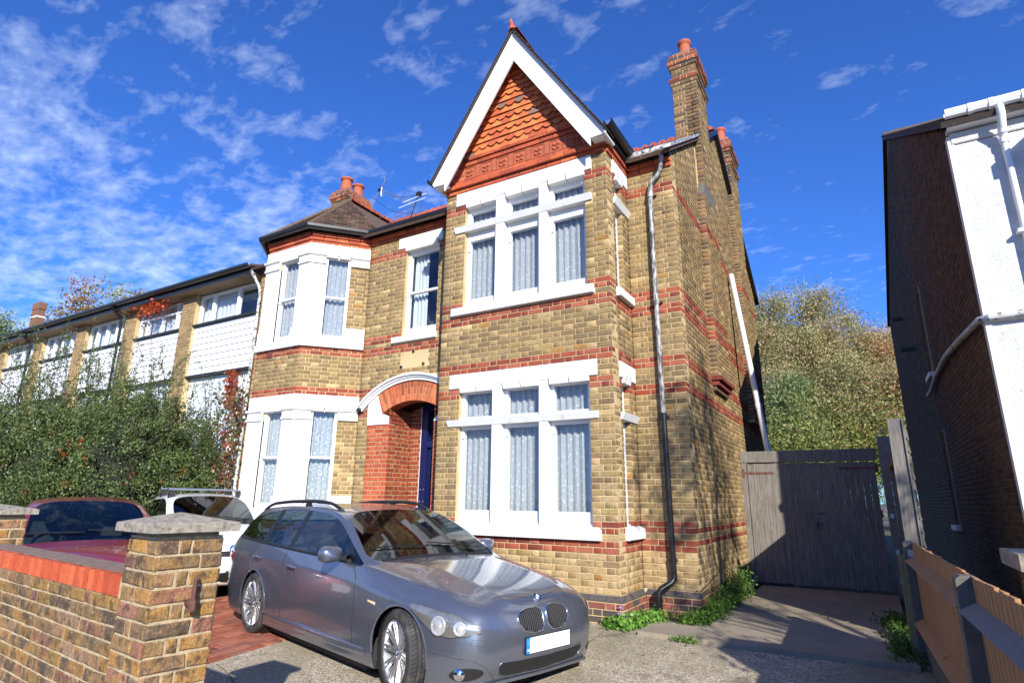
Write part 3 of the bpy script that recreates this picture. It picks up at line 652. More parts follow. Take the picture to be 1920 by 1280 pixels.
def ridge_tile(p,q,parent,R=.085,scallop=True):
    # crested ridge tile from p to q (world): half-round cap and pierced crest lobes
    p,q=V(p),V(q); Ln=(q-p).length; U_=(q-p)/Ln; up=V((0,0,1)); sd=U_.cross(up).normalized(); up=sd.cross(U_)
    rg_=RNG; c=tuple(np.array((.42,.10,.05))*rg_.uniform(.7,1.15)); m=MB(); seg=6
    P=[]; 
    for t in (0,Ln-.004):
        for k in range(seg+1):
            a=math.pi*k/seg; P.append(p+U_*t+sd*(R*1.2*math.cos(a))+up*(R*.7*math.sin(a)-.03))
    m.add(P,[(k,k+1,seg+2+k,seg+1+k) for k in range(seg)],c)
    nl=max(1,round(Ln/.19)); lw_=Ln/nl
    for i in range(nl):
        cc=p+U_*(lw_*(i+.5))+up*.03; ns=10; ro,ri=lw_*.49,.020
        for off in (-.012,.012):
            pass
        O=[]; 
        for off in (-.012,.012):
            for (r_) in (ro,ri):
                for k in range(ns+1):
                    a=math.pi*k/ns; O.append(cc+sd*off+U_*(r_*math.cos(a))+up*((r_*1.05*math.sin(a)) if r_==ro else (.035+r_*(1.6*math.sin(a)-.5))))
        n1_=ns+1; F_=[]
        for k in range(ns):
            F_+= [(k,k+1,n1_+k+1,n1_+k),(2*n1_+k,2*n1_+k+1,3*n1_+k+1,3*n1_+k),(k,k+1,2*n1_+k+1,2*n1_+k),(n1_+k,n1_+k+1,3*n1_+k+1,3*n1_+k)]
        F_+= [(0,n1_,3*n1_,2*n1_),(ns,n1_+ns,3*n1_+ns,2*n1_+ns)]
        m.add(O,F_,c)
    return m.build('ridge_tile','tile',parent)
for k in range(9): ridge_tile((apx,-.28+k*.40,8.655),(apx,-.28+(k+1)*.40-.006,8.655),house)
m=MB(); 
for k in range(2): pass
# finial end of the gable ridge
m=MB(); m.tube([(apx,-.30,8.64),(apx,-.31,8.70),(apx,-.33,8.755),(apx,-.345,8.80)],[.05,.035,.03,.012],8,(.40,.10,.05)); m.build('finial','tile',house)
# main roof
m=MB(); C_=(.10,.06,.045)
def slab4(P,t=.05,c=C_): 
    P=[V(p) for p in P]; n=(P[1]-P[0]).cross(P[2]-P[0]).normalized(); n=n if n.z>0 else -n; Q=[p-n*t for p in P]; m.hex([Q[0],Q[1],Q[2],Q[3],P[0],P[1],P[2],P[3]],c)
slab4([(XH-.1,.60,6.31),(XO+.06,.60,6.31),(XO+.06,4.62,9.02),(XH-.1,4.62,9.02)]); slab4([(XH-.1,4.62,9.02),(XO+.06,4.62,9.02),(XO+.06,8.62,6.38),(XH-.1,8.62,6.38)])
m.build('roof','slate',house)
x=XO+.02
while x>XH: ridge_tile((x,4.62,9.05),(x-.40,4.62,9.05),house); x-=.405
# verge of the right gable: white capping on the front slope, dark on the rear
m=MB(); m.hex([(XO-.0,.50,6.26),(XO+.09,.50,6.26),(XO+.09,2.70,7.74),(XO-.0,2.70,7.74),(XO-.0,.50,6.32),(XO+.10,.50,6.32),(XO+.10,2.70,7.80),(XO-.0,2.70,7.80)]); m.build('verge_capping','gutterworn',house)
m=MB(); m.hex([(XO,3.5,8.14),(XO+.09,3.5,8.14),(XO+.09,4.62,8.93),(XO,4.62,8.93),(XO,3.5,8.26),(XO+.09,3.5,8.26),(XO+.09,4.62,9.04),(XO,4.62,9.04)]); m.hex([(XO,4.62,8.93),(XO+.09,4.62,8.93),(XO+.09,8.6,6.28),(XO,8.6,6.28),(XO,4.62,9.04),(XO+.09,4.62,9.04),(XO+.09,8.6,6.40),(XO,8.6,6.40)]); m.build('verge_board','black',house)
# left bay hip roof with brown tiles
EA=.17; ze=6.36; cxb=(XB+XC)/2
eP=[(XC-(XA-XB)-.26,D-.02,ze),(XC-.10,-EA,ze),(XB+.10,-EA,ze),(XA+.26,D-.02,ze)]
hip=(cxb,1.42,7.80); hb=(cxb,2.75,7.80)
def tile_face(poly,apexdir_rows,name,parent,rowh=.115,tw=.165,seed=0,cols=((.115,.075,.052),(.15,.10,.07),(.075,.05,.04),(.13,.08,.06))):
    # tiles over a planar polygon whose first edge is the eave
    P=[V(p) for p in poly]; U_=(P[1]-P[0]).normalized(); n=(P[1]-P[0]).cross(P[2]-P[0]).normalized(); n=n if n.z>0 else -n
    Vv=n.cross(U_); Vv=Vv if Vv.z>0 else -Vv; loc=[((p-P[0]).dot(U_),(p-P[0]).dot(Vv)) for p in P]
    base=MB(); base.add([p-n*.02 for p in P],[tuple(range(len(P)))],cols[0]); base.build('roof','slate',parent)
    rg_=np.random.default_rng(seed); vmax=max(q[1] for q in loc); r=0
    while r*rowh<vmax:
        v0=r*rowh; v1=v0+rowh+.04; vm=v0+rowh*.5; xs_=[]
        for (a,b) in zip(loc,loc[1:]+loc[:1]):
            if (a[1]-vm)*(b[1]-vm)<0: xs_.append(a[0]+(b[0]-a[0])*(vm-a[1])/(b[1]-a[1]))
        if len(xs_)>=2:
            x0,x1=min(xs_),max(xs_); k=int(math.floor(x0/tw))-1
            while k*tw<x1:
                a=max(x0,k*tw+(r%2)*tw/2+.004); b=min(x1,(k+1)*tw+(r%2)*tw/2-.004); k+=1
                if b-a<.03: continue
                j=rg_.uniform(0,.004); Q=[P[0]+U_*u+Vv*v+n*h for (u,v,h) in ((a,v0,.012+j),(b,v0,.012+j),(b,v1,-.006),(a,v1,-.006),(a,v0,.034+j),(b,v0,.034+j),(b,v1,.006),(a,v1,.006))]
                mm=MB(); mm.hex(Q,tuple(np.array(cols[rg_.integers(len(cols))])*rg_.uniform(.72,1.25))); mm.build('roof_tile','slate',parent)
        r+=1
tile_face([eP[1],eP[2],hip],None,'t',house,seed=1); tile_face([eP[2],eP[3],hip],None,'t',house,seed=2)
m=MB(); m.add([eP[3],hb,hip],[(0,1,2)],(.105,.07,.05)); m.build('roof','slate',house)
m=MB(); m.add([eP[0],eP[1],hip,hb],[(0,1,2,3)],(.105,.065,.045)); m.build('roof','slate',house)
for a,b in ((eP[1],hip),(eP[2],hip),(eP[0],hip)):
    m=MB(); a_,b_=V(a),V(b); n_=9
    for i in range(n_):
        mm=MB(); mm.tube([a_.lerp(b_,i/n_)+V((0,0,.025)),a_.lerp(b_,(i+1)/n_)+V((0,0,.025))],[.052,.045],8,(.12,.08,.055)); mm.build('hip_tile','slate',house,smooth=True)
for k in range(4): ridge_tile((cxb,1.42+.335*k,7.83),(cxb,1.42+.335*(k+1)-.005,7.83),house)
# gutters
GP=[(0,-.06),(.02,-.085),(.06,-.10),(.10,-.085),(.12,-.05),(.125,0),(.112,0),(.105,-.045),(.06,-.085),(.015,-.045),(.012,0),(0,0)]
def gutter(pts,outs,z,mat,name='gutter'):
    m=MB(); m.sweep([(p[0],p[1],z) for p in pts],GP,outs); return m.build(name,mat,house)
s2=math.sqrt(2)
nc=V((D,-(XA-XB),0)).normalized(); nf=V((0,-1,0)); mid=(nc+nf); mid=mid/mid.dot(nf); 
mid2=mid.copy()
def P3(p,o,d): return (p[0]+o[0]*d,p[1]+o[1]*d)
ncl=V((-nc.x,nc.y,0)); midl=(ncl+nf); midl=midl/midl.dot(nf)
d0=.10
mi=(nc+nf); mi=mi/mi.dot(nc)
gutter([P3((XC-(XA-XB)-.15,D),(0,0),0),P3((XC,0),midl,d0),P3((XB,0),mid,d0),P3((XA,D),mi,d0),(XL-.005,D-d0)],[ncl,midl,mid,mi,nf],6.40,'black')
gutter([(.085,-.27),(.085,D-.12)],[V((1,0,0)),V((1,0,0))],6.45,'black')
gutter([(.10,D-d0),(XO+.02,D-d0)],[nf,nf],6.40,'gutterworn'); gutter([(XL-.10,D-.12),(XL-.10,-.27)],[V((-1,0,0))]*2,6.42,'black')
for x_ in (-4.4,-3.6): 
    m=MB(); m.sweep([(x_,D-d0,6.40),(x_+.06,D-d0,6.40)],[(a*1.06-.003,b*1.06) for a,b in GP],[nf,nf]); m.build('gutter_joint','black',house)
# fascia boards behind the gutters (black)
for (p,q) in LNE[1:]:
    m=MB(); fr=Fr(p,tuple(V(q)-V(p))); m.box(fr,0,(V(q)-V(p)).length,.05,.085,6.30,6.41); m.build('fascia','black',house)
MAT['pipewhite']=flat('white_painted_pipe',(.66,.66,.66),.4,var=.08,bump=.03)
# lead rainwater pipe on the right wall
def pipe(path,r,mat,name,smooth=True,seg=12): 
    m=MB(); m.tube(path,r,seg); return m.build(name,mat,house,smooth=smooth)
yp=D-.075
pipe([(.60,D-.16,6.30),(.60,D-.15,6.18),(.55,yp,6.06),(.42,yp,5.93),(.39,yp,5.84),(.385,yp,5.7)],.036,'pipeworn','swan_neck')
pipe([(.385,yp,5.72),(.385,yp,4.02)],.034,'pipeworn','downpipe'); pipe([(.388,yp,4.06),(.40,yp,2.47)],.034,'pipeworn','downpipe')
pipe([(.402,yp,2.50),(.42,yp,.48),(.42,yp,.42)],.037,'black','downpipe'); pipe([(.402,yp,2.42),(.402,yp,2.50)],.044,'black','pipe_collar')
pipe([(.385,yp,4.02),(.385,yp,4.10)],.044,'pipeworn','pipe_collar'); pipe([(.385,yp,5.68),(.385,yp,5.76)],.044,'pipeworn','pipe_collar'); pipe([(.42,yp,.62),(.42,yp,.69)],.045,'black','pipe_collar')
pipe([(.42,yp,.50),(.42,yp-.005,.45),(.39,yp-.03,.40),(.28,yp-.10,.325),(.25,yp-.12,.29),(.25,yp-.12,-.1)],.040,'black','pipe_offset')
for z_ in (2.46,4.06,5.72,.66):
    m=MB(); m.box(W0,.34,.46,yp+.02,D,z_-.012,z_+.012); m.build('pipe_bracket','iron',house)
# left-hand corner pipe and the waste pipe in the recess beside the bay
pipe([(XL-.035,D-.03,6.1),(XL-.035,D-.03,0)],.022,'black','downpipe'); pipe([(XH+.12,D-.07,5.75),(XH+.12,D-.07,2.2),(XH+.12,D-.07,0.2)],.035,'gutterworn','downpipe')
pipe([(XH+.02,D-.30,6.22),(XH+.02,D-.2,6.1),(XH+.12,D-.1,5.85),(XH+.12,D-.07,5.72)],.035,'gutterworn','swan_neck')
# long grey pipe rising along the side wall
lp=thing('leaning_pipe','long white pipe leaning against the sunlit brick side wall behind the gate','pipe')
m=MB(); m.tube([(.775,4.75,5.78),(1.16,4.72,2.05),(1.37,4.70,.0)],.052,12); m.build('pipe','pipewhite',lp,smooth=True)
m=MB(); m.tube([(1.045,4.729,3.16),(1.055,4.728,3.06)],.060,12); m.build('pipe_socket','pipewhite',lp,smooth=True)
# plinth
BP=Bricks()
pl=[(Fr((XL,-.05,0),(1,0,0)),LF+.05,0),(Fr((.05,-.05,0),(0,1,0)),D,.009),(Fr((.05,D-.05,0),(1,0,0)),XO-.03,0),(Fr((XO+.02,D-.05,0),(0,1,0)),.24,.009)]
pm=MB()
for i,(fr,Lx,us) in enumerate(pl):
    BP.panel(fr,Lx,-.075,.225,kindf=lambda r:'plinth',seed=120+i,u_start=us); 
    pm.box(fr,.0 if us==0 else .01,Lx-.001*i,-.12,-.006,-.3,.228+.001*i)
    k=max(1,round(Lx/.225)); rg=np.random.default_rng(130+i)
    for j in range(k):
        a,b=us+(Lx-us)*j/k+.004,us+(Lx-us)*(j+1)/k-.004
        m=MB(); f=fr; m.add([f(a,0,.232),f(b,0,.232),f(b,0,.246),f(a,0,.246),f(a,-.047,.297),f(b,-.047,.297),f(a,-.09,.297),f(b,-.09,.297),f(a,-.09,.232),f(b,-.09,.232)],[(0,1,2,3),(3,2,5,4),(4,5,7,6),(0,3,4,6,8),(1,9,7,5,2),(0,8,9,1)],tuple(pal(rg,'bluebrick'))); m.build('plinth_bevel_brick','brick',house)
pm.build('plinth','mortar',house); BP.emit(house,'plinth_brick',120,('brick','redbrick'))
# ------------------------------------------------------------ chimneys
def chimney(cx0,cx1,cy0,cy1,zb,zt,npots,seed,potscale=1.):
    CB=Bricks(); frs=[Fr((cx0,cy0,0),(1,0,0)),Fr((cx1,cy0,0),(0,1,0)),Fr((cx0,cy1,0),(0,-1,0)),Fr((cx1,cy1,0),(-1,0,0))]; Ls=[cx1-cx0,cy1-cy0,cy1-cy0,cx1-cx0]
    r1=round((zt-.075)/.075); top=r1*.075; b=MB(); b.box(W0,cx0+.007,cx1-.007,cy0+.007,cy1-.007,zb,top); 
    ch=b.build('chimney','mortar',house)
    for i,(f,Lx) in enumerate(zip(frs,Ls)):
        off=lambda r: {r1-1:.03,r1-2:.06,r1-3:.06,r1-4:.03,r1-8:.045,r1-9:.022}.get(r,0)
        for r in range(int(zb/.075),r1):
            o=off(r); kd='red' if (r1-4<=r<=r1-1 or r==r1-8) else ('grey' if r==r1-9 else 'y'); f2=Fr(tuple(f.P+f.N*o-f.U*o),tuple(f.U))
            CB.panel(f2,Lx+2*o,r*.075,(r+1)*.075,kindf=lambda q:('grey' if (kd=='y' and RNG.random()<.75) else ('plinth' if kd=='red' and RNG.random()<.35 else kd)),seed=seed*97+r*7+i,u_start=.009 if i%2 else 0)
            if o: 
                pass
    for r,o in ((r1-1,.025),(r1-2,.055),(r1-3,.055),(r1-4,.025),(r1-8,.04),(r1-9,.018)):
        mm=MB(); mm.box(W0,cx0-o,cx1+o,cy0-o,cy1+o,r*.075+.0015,(r+1)*.075-.0015); mm.build('oversail_bed','mortar',house)
    m=MB(); m.hex([(cx0-.01,cy0-.01,top),(cx1+.01,cy0-.01,top),(cx1+.01,cy1+.01,top),(cx0-.01,cy1+.01,top),(cx0+.06,cy0+.06,top+.09),(cx1-.06,cy0+.06,top+.09),(cx1-.06,cy1-.06,top+.09),(cx0+.06,cy1-.06,top+.09)]); m.build('flaunching','darkconcrete',house)
    CB.emit(house,'chimney_brick',90,test=None)
    for i in range(npots):
        y=cy0+(cy1-cy0)*(i+.5)/npots if npots>1 else cy0+.28; r=.125*potscale
        m=MB(); m.lathe([(r*1.05,0),(r*1.02,.06),(r*.88,.22),(r*.80,.30),(r*.82,.31),(r*1.02,.335),(r*1.06,.36),(r*1.02,.385),(r*.84,.395),(r*.74,.39),(r*.7,.2)],((cx0+cx1)/2,y,top+.06),seg=20); m.build('chimney_pot','terracotta',house,smooth=True)
chimney(.36,XO+.11,2.69,3.49,7.3,9.68,1,3)
chimney(.42,XO+.11,5.85,6.75,8.3,9.62,2,4)
chimney(-8.62,-8.12,2.62,3.45,7.2,9.22,2,5,1.25)
# ------------------------------------------------------------ windows
def curtain(fr,u0,u1,z0,z1,n,mat,parent,folds=7,amp=.02,seed=0,name='net_curtain'):
    m=MB(); k=max(12,int(folds*8)); rg=np.random.default_rng(seed); ph=rg.uniform(0,6)
    for i in range(k+1):
        t=i/k; u=u0+(u1-u0)*t; d=amp*(math.sin(2*math.pi*folds*t+ph)+.4*math.sin(2*math.pi*folds*2.3*t+1))
        for z in (z0,z1): m.v.append(tuple(fr(u+.3*d,n+d,z))); m.uv.append((t*(u1-u0)*1.35,z))
    for i in range(k): m.f.append((2*i,2*i+2,2*i+3,2*i+1)); m.c.append(None); m.mi.append(0)
    return m.build(name,mat,parent,smooth='all')
def sash(fr,u0,u1,z0,z1,n,parent,meet=None,hood=0.0,lace='lace',bot=.12,side=.055,folds=7,seed=0,room=True,top=.05,splitdrape=False,amp=.02,dp=.9,cn=.12):
    # timber frame with one or two sashes; panes and curtain become sub-parts
    m=MB(); w=side
    m.box(fr,u0,u0+w,n-.07,n+.012,z0,z1); m.box(fr,u1-w,u1,n-.07,n+.012,z0,z1); m.box(fr,u0+w,u1-w,n-.07,n+.010,z1-top,z1)
    m.box(fr,u0+.012,u1-.012,n-.07,n+.045,z0,z0+.022); m.box(fr,u0+w,u1-w,n-.06,n+.016,z0+.022,z0+bot)
    if meet: m.box(fr,u0+w,u1-w,n-.05,n+.020,meet-.02,meet+.018); m.box(fr,u0+.012,u0+w+.01,n-.01,n+.03,meet-.065,meet-.03,None,.004)
    win=m.build('window','wood_white',parent)
    for a,b,dn in (((z0+bot,meet-.02,-.005),(meet+.018,z1-top,-.03)) if meet else ((z0+bot,z1-top,-.02),)):
        g=MB(); g.box(fr,u0+w,u1-w,n+dn-.004,n+dn,a,b); g.build('pane','glass',win)
    if lace: 
        if splitdrape: curtain(fr,u0+w,u0+w+(u1-u0)*.42,z0+.03,z1-.02,n-.13,'net',win,4,.02,seed)
        else: curtain(fr,u0+.0,u1-.0,z0+.03,z1-.02,n-cn,lace,win,folds,amp,seed)
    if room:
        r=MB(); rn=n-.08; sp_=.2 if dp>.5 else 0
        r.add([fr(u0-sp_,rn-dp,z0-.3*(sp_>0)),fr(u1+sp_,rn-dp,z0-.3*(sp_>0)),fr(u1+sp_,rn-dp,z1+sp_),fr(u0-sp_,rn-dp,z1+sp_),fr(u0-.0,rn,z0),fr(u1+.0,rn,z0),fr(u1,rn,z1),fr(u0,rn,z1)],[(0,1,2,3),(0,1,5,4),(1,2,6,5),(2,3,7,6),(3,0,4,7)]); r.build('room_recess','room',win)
    return win
def lintel_block(mb,fr,u0,u1,z0,z1,n):
    c=(u0+u1)/2
    for a,b in ((u0,c-.01),(c+.01,u1)):
        mb.hex([fr(a,-.1,z0),fr(b,-.1,z0),fr(b,n*.4,z0),fr(a,n*.4,z0),fr(a,-.1,z1),fr(b,-.1,z1),fr(b,n,z1),fr(a,n,z1)])
def triple(fr,X,lights,mulls,zl,parent,seed,wide,dp=.9,cn=.12):
    # zl: sill bottom, sill top, lower sash bottom.., transom z0,z1, lintel z0,z1
    sb,st,t0,t1,l0,l1=zl; a,b=wide
    m=MB(); m.box(fr,a,b,-.20,.022,l0,l1,None,.006); 
    for (p,q) in lights: lintel_block(m,fr,p+.03,q-.0,l0-.065,l0+.05,.052)
    m.build('lintel','white',parent)
    m=MB(); 
    for (p,q) in mulls: m.box(fr,p,q,-.16,.012,st-.01,l0+.01,None,.012)
    for (p,q) in lights: m.box(fr,p,q,-.16,-.04,l0-.05,l0+.01)
    if mulls: m.build('mullion','white',parent)
    m=MB(); 
    m.hex([fr(a,-.15,t0),fr(b,-.15,t0),fr(b,.020,t0),fr(a,.020,t0),fr(a,-.15,t1),fr(b,-.15,t1),fr(b,.060,t1-.02),fr(a,.060,t1-.02)]); m.build('transom','white',parent)
    m=MB(); m.box(fr,a+.0,b-.0,-.18,.062,sb,st-.02,None,.006); m.hex([fr(a+.01,-.18,st-.018),fr(b-.01,-.18,st-.018),fr(b-.01,.058,st-.018),fr(a+.01,.058,st-.018),fr(a+.05,-.18,st+.01),fr(b-.05,-.18,st+.01),fr(b-.05,-.02,st+.012),fr(a+.05,-.02,st+.012)]); m.build('sill','white',parent)
    for i,(p,q) in enumerate(lights):
        sash(fr,p,q,st+.01,t0,-.095,parent,folds=6,seed=seed+i,bot=.165 if st<2 else .12,top=.045 if st<2 else .14,amp=.017,dp=dp,cn=cn)
        sash(fr,p,q,t1,l0-.005,-.095,parent,folds=6,seed=seed+i+5,bot=.02 if st<2 else .05,top=.07 if st<2 else .13,room=True,amp=.017,dp=dp,cn=cn)
LI=[(U(-2.40),U(-1.82)),(U(-1.66),U(-1.07)),(U(-.93),U(-.33))]; MU=[(U(-1.82),U(-1.66)),(U(-1.07),U(-.93))]
triple(front,0,LI,MU,(.90,1.05,2.38,2.49,2.935,3.148),house,200,(U(-2.57),U(-.21)))
triple(front,0,LI,MU,(4.06,4.20,5.45,5.56,5.93,6.148),house,220,(U(-2.57),U(-.22)))
triple(ret,0,[(.31,.60)],[],(.90,1.05,2.38,2.49,2.935,3.148),house,240,(.235,.828),.08,.075); triple(ret,0,[(.31,.60)],[],(4.06,4.20,5.45,5.56,5.93,6.148),house,250,(.24,.828),.08,.075)
# little sash horns and catches on the big windows
for zq in (2.30,5.22):
    for (p,q) in LI:
        m=MB(); m.box(front,p+.035,p+.07,-.085,-.055,zq-.09,zq-.05,None,.006); m.build('sash_bracket','wood_white',house)
# window over the porch
m=MB(); m.box(lw,T(-4.52),T(-3.48),-.2,.022,5.93,6.148,None,.006); lintel_block(m,lw,T(-4.34),T(-3.58),5.865,5.98,.052); m.build('lintel','white',house)
m=MB(); m.box(lw,T(-4.53),T(-3.52),-.18,.062,4.08,4.185,None,.006); m.hex([lw(T(-4.52),-.18,4.187),lw(T(-3.53),-.18,4.187),lw(T(-3.53),.058,4.187),lw(T(-4.52),.058,4.187),lw(T(-4.44),-.18,4.215),lw(T(-3.58),-.18,4.215),lw(T(-3.58),-.02,4.217),lw(T(-4.44),-.02,4.217)]); m.build('sill','white',house)
sash(lw,T(-4.34),T(-3.56),4.215,5.925,-.10,house,meet=5.04,splitdrape=True,bot=.14,top=.13,seed=300)
# canted left bay: white dressings
def pilaster(fr,a,b,zb,zt,parent,cap=True,base=True,n=.014,seed=0):
    m=MB(); m.box(fr,a,b,-.12,n,zb,zt,None,.004); m.build('pilaster','white',parent)
def capital(pts,outs,z0,parent,seed):
    # moulded necking, carved leaf block and abacus following the wall line
    m=MB(); prof=[(0.,0),(.045,.0),(.05,.03),(.026,.042),(.024,.05),(.028,.150),(.066,.165),(.074,.20),(.0,.20)]
    m.sweep([(p[0],p[1],z0) for p in pts],prof,outs); 
    rg_=np.random.default_rng(seed)
    for (p,q,o) in zip(pts,pts[1:],[None]*9):
        p,q=V((*p,0)),V((*q,0)); Ln=(q-p).length; u=(q-p)/Ln; nn=u.cross(V((0,0,1))); k=max(2,int(Ln/.062))
        for i in range(k):
            c=p+u*(Ln*(i+.5)/k)+nn*.022+V((0,0,z0+.07)); s=.024
            for j in range(2):
                cc=c+V((0,0,.05*j))+u*rg_.uniform(-.012,.012); h=.034
                P=[cc+u*(s*math.cos(t))+V((0,0,s*.9*math.sin(t))) for t in np.linspace(0,2*math.pi,7)[:-1]]; m.add(P+[cc+nn*h+V((0,0,.012))],[(k2,(k2+1)%6,6) for k2 in range(6)])
    return m.build('capital','white',parent)
pB=(XB,0); pC=(XC,0); def_c=lambda t:(XB+(XA-XB)*t/LC,D*t/LC); def_l=lambda t:(XC-(XA-XB)*(LC-t)/LC if False else XC-(XA-XB)*t/LC,D*t/LC)
f_=lambda u:(XC+u,0)
ncv=bc.N; nlv=bl.N
for (zs0,zs1,zo0,zo1,zc,ze0,ze1,meet,lc,seed) in ((4.045,4.20,4.18,5.87,5.68,5.885,6.08,5.03,'lace',400),(1.0,1.16,1.16,2.915,2.71,2.925,3.155,2.05,'scroll',430)):
    # entablature and sill as mitred bands round the bay
    path=[def_l(LC-.01),pC,pB,def_c(LC-.012)]; outs=[nlv,midl,mid,ncv]
    m=MB(); hh=ze1-ze0; m.sweep([(p[0],p[1],ze0) for p in path],[(-.12,0),(.022,0),(.022,hh-.02),(.03,hh-.015),(.03,hh),(-.12,hh)],outs); m.build('entablature','white',house)
    m=MB(); hs=zs1-zs0; m.sweep([(p[0],p[1],zs0) for p in path],[(-.12,.0),(.055,0),(.055,hs-.03),(.02,hs),(-.12,hs)],outs); m.build('bay_sill','white',house)
    # corner pilasters
    def wrap(a_pts,outs_,z0_,z1_,nm,n_=.016):
        mm=MB(); h=z1_-z0_; mm.sweep([(p[0],p[1],z0_) for p in a_pts],[(-.14,0),(n_,0),(n_,h),(-.14,h)],outs_); mm.build(nm,'white',house)
    wrap([f_(.96),pB,def_c(.29)],[nf,mid,ncv],zs1-.002,zc,'pilaster'); wrap([def_l(.29),pC,f_(.42)],[nlv,midl,nf],zs1-.002,zc,'pilaster')
    wrap([f_(.93),pB,def_c(.32)],[nf,mid,ncv],zs1-.001,zs1+.22,'plinth_block',.032); wrap([def_l(.32),pC,f_(.40)],[nlv,midl,nf],zs1-.001,zs1+.22,'plinth_block',.032)
    wrap([def_c(.74),def_c(LC-.012)],[ncv,ncv],zs1-.001,zs1+.24,'plinth_block',.030)
    capital([f_(.955),pB,def_c(.295)],[nf,mid,ncv],zc,house,seed); capital([def_l(.295),pC,f_(.41)],[nlv,midl,nf],zc,house,seed+1); capital([def_c(.765),def_c(LC-.012)],[ncv,ncv],zc,house,seed+2)
    for fr,(a,b) in ((bf,OPf),(bc,OPc),(bl,OPl)):
        m=MB(); lintel_block(m,fr,a+.01,b-.01,ze0-.06,ze0+.02,.045); m.build('lintel_block','white',house)
        sash(fr,a,b,zo0,zo1,-.045,house,meet=meet,lace=lc,folds=5,seed=seed+3,bot=.11,top=.06,side=.05,amp=.016)
# air brick below first-floor bay
m=MB(); m.box(bf,.30,.46,-.01,.012,3.90,4.02,(.16,.05,.035),.003); m.build('air_brick','redbrick',house)
# satellite... small fixings round the pale brick patch
for (x,z) in ((-4.02,3.89),(-4.28,3.63),(-3.78,3.64)):
    m=MB(); m.hex([lw(T(x)-.02,.0,z-.02),lw(T(x)+.02,.0,z-.01),lw(T(x)+.02,.03,z-.01),lw(T(x)-.02,.03,z-.02),lw(T(x)-.02,.0,z+.025),lw(T(x)+.0,.0,z+.02),lw(T(x),.03,z+.02),lw(T(x)-.02,.03,z+.025)]); m.build('iron_cleat','black',house)
# ------------------------------------------------------------ porch
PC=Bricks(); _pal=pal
def pshade(g,r,u,z): return _pal(g,'brightred')*.62  # inner porch bricks toned down: the recess shade is painted into their colour
jl=Fr((-4.97,D-.03,0),(1,0,0)); PC.panel(jl,.50,-.15,2.625,kindf=lambda r:'brightred',seed=501); 
ji=Fr((-4.47,D-.03,0),(0,1,0)); PC.panel(ji,.60,-.15,3.0,colf=pshade,seed=502,u_start=.009)
bk=Fr((-4.47,D+.56,0),(1,0,0)); PC.panel(bk,.27,-.15,3.0,colf=pshade,seed=503)
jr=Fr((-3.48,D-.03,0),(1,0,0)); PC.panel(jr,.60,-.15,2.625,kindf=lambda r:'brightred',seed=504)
jri=Fr((-3.48,D+.56,0),(0,-1,0)); PC.panel(jri,.58,-.15,3.0,colf=pshade,seed=505)
m=MB(); m.box(W0,-4.963,-4.477,D-.023,D+.4,-.3,2.62); m.box(W0,-4.8,-4.478,D+.4,D+.56,-.3,3.1); m.box(W0,-3.473,-2.9,D-.023,D+.5,-.3,2.62); m.box(W0,-3.474,-3.2,D+.3,D+.56,-.3,3.1); m.box(W0,-4.47,-4.20,D+.567,D+.7,-.3,3.1); m.box(W0,-4.9,-3.0,D+.2,D+1.,3.08,3.2); m.build('porch_wall','mortar',house)
# arch bricks: radial soldiers, two rings
rgA=np.random.default_rng(9)
def arcbricks(r0,r1,rot,nst,split):
    a0,a1=-math.asin(.655/r0 if r0<1.3 else .76/r0),math.asin(.60/r0 if r0<1.3 else .76/r0)
    k=nst
    for i in range(k):
        t0,t1=a0+(a1-a0)*i/k+.0028,a0+(a1-a0)*(i+1)/k-.0028
        cuts=[(r0,r1)] if not split else ([(r0,r0+.225),(r0+.233,r1)] if i%2 else [(r0,r0+.11),(r0+.118,r1)])
        for (ra,rb) in cuts:
            q=lambda r,t,y:V((acx+r*math.sin(t),y,acz+r*math.cos(t))); y0=D-.045; y1=D+.19
            c=np.array([(.52,.15,.06),(.46,.12,.05),(.55,.18,.08),(.42,.10,.045)][rgA.integers(4)])*rgA.uniform(.85,1.1)
            if rb>r1-.05 and rgA.random()<.5: c*=.7
            m=MB(); m.hex([q(ra,t0,y0),q(ra,t1,y0),q(ra,t1,y1),q(ra,t0,y1),q(rb,t0,y0),q(rb,t1,y0),q(rb,t1,y1),q(rb,t0,y1)],tuple(c)); m.build('arch_brick','redbrick',house)
arcbricks(ari,aro,0,22,True)
m=MB(); P=arc_pts(acx,acz,ari+.006,-.57,.52,16)+arc_pts(acx,acz,aro-.006,.48,-.50,16); m.prism(Fr((0,0,0),(1,0,0)),P,-(D+.185),-(D-.04)); m.build('arch_mortar','mortar',house)
# soffit vault behind
m=MB(); P=arc_pts(acx,acz,ari+.002,-.57,.52,14)+arc_pts(acx,acz,ari+.1,.52,-.57,14); m.prism(Fr((0,0,0),(1,0,0)),P,-(D+.56),-(D+.19)); m.build('porch_soffit','redbrick',house)
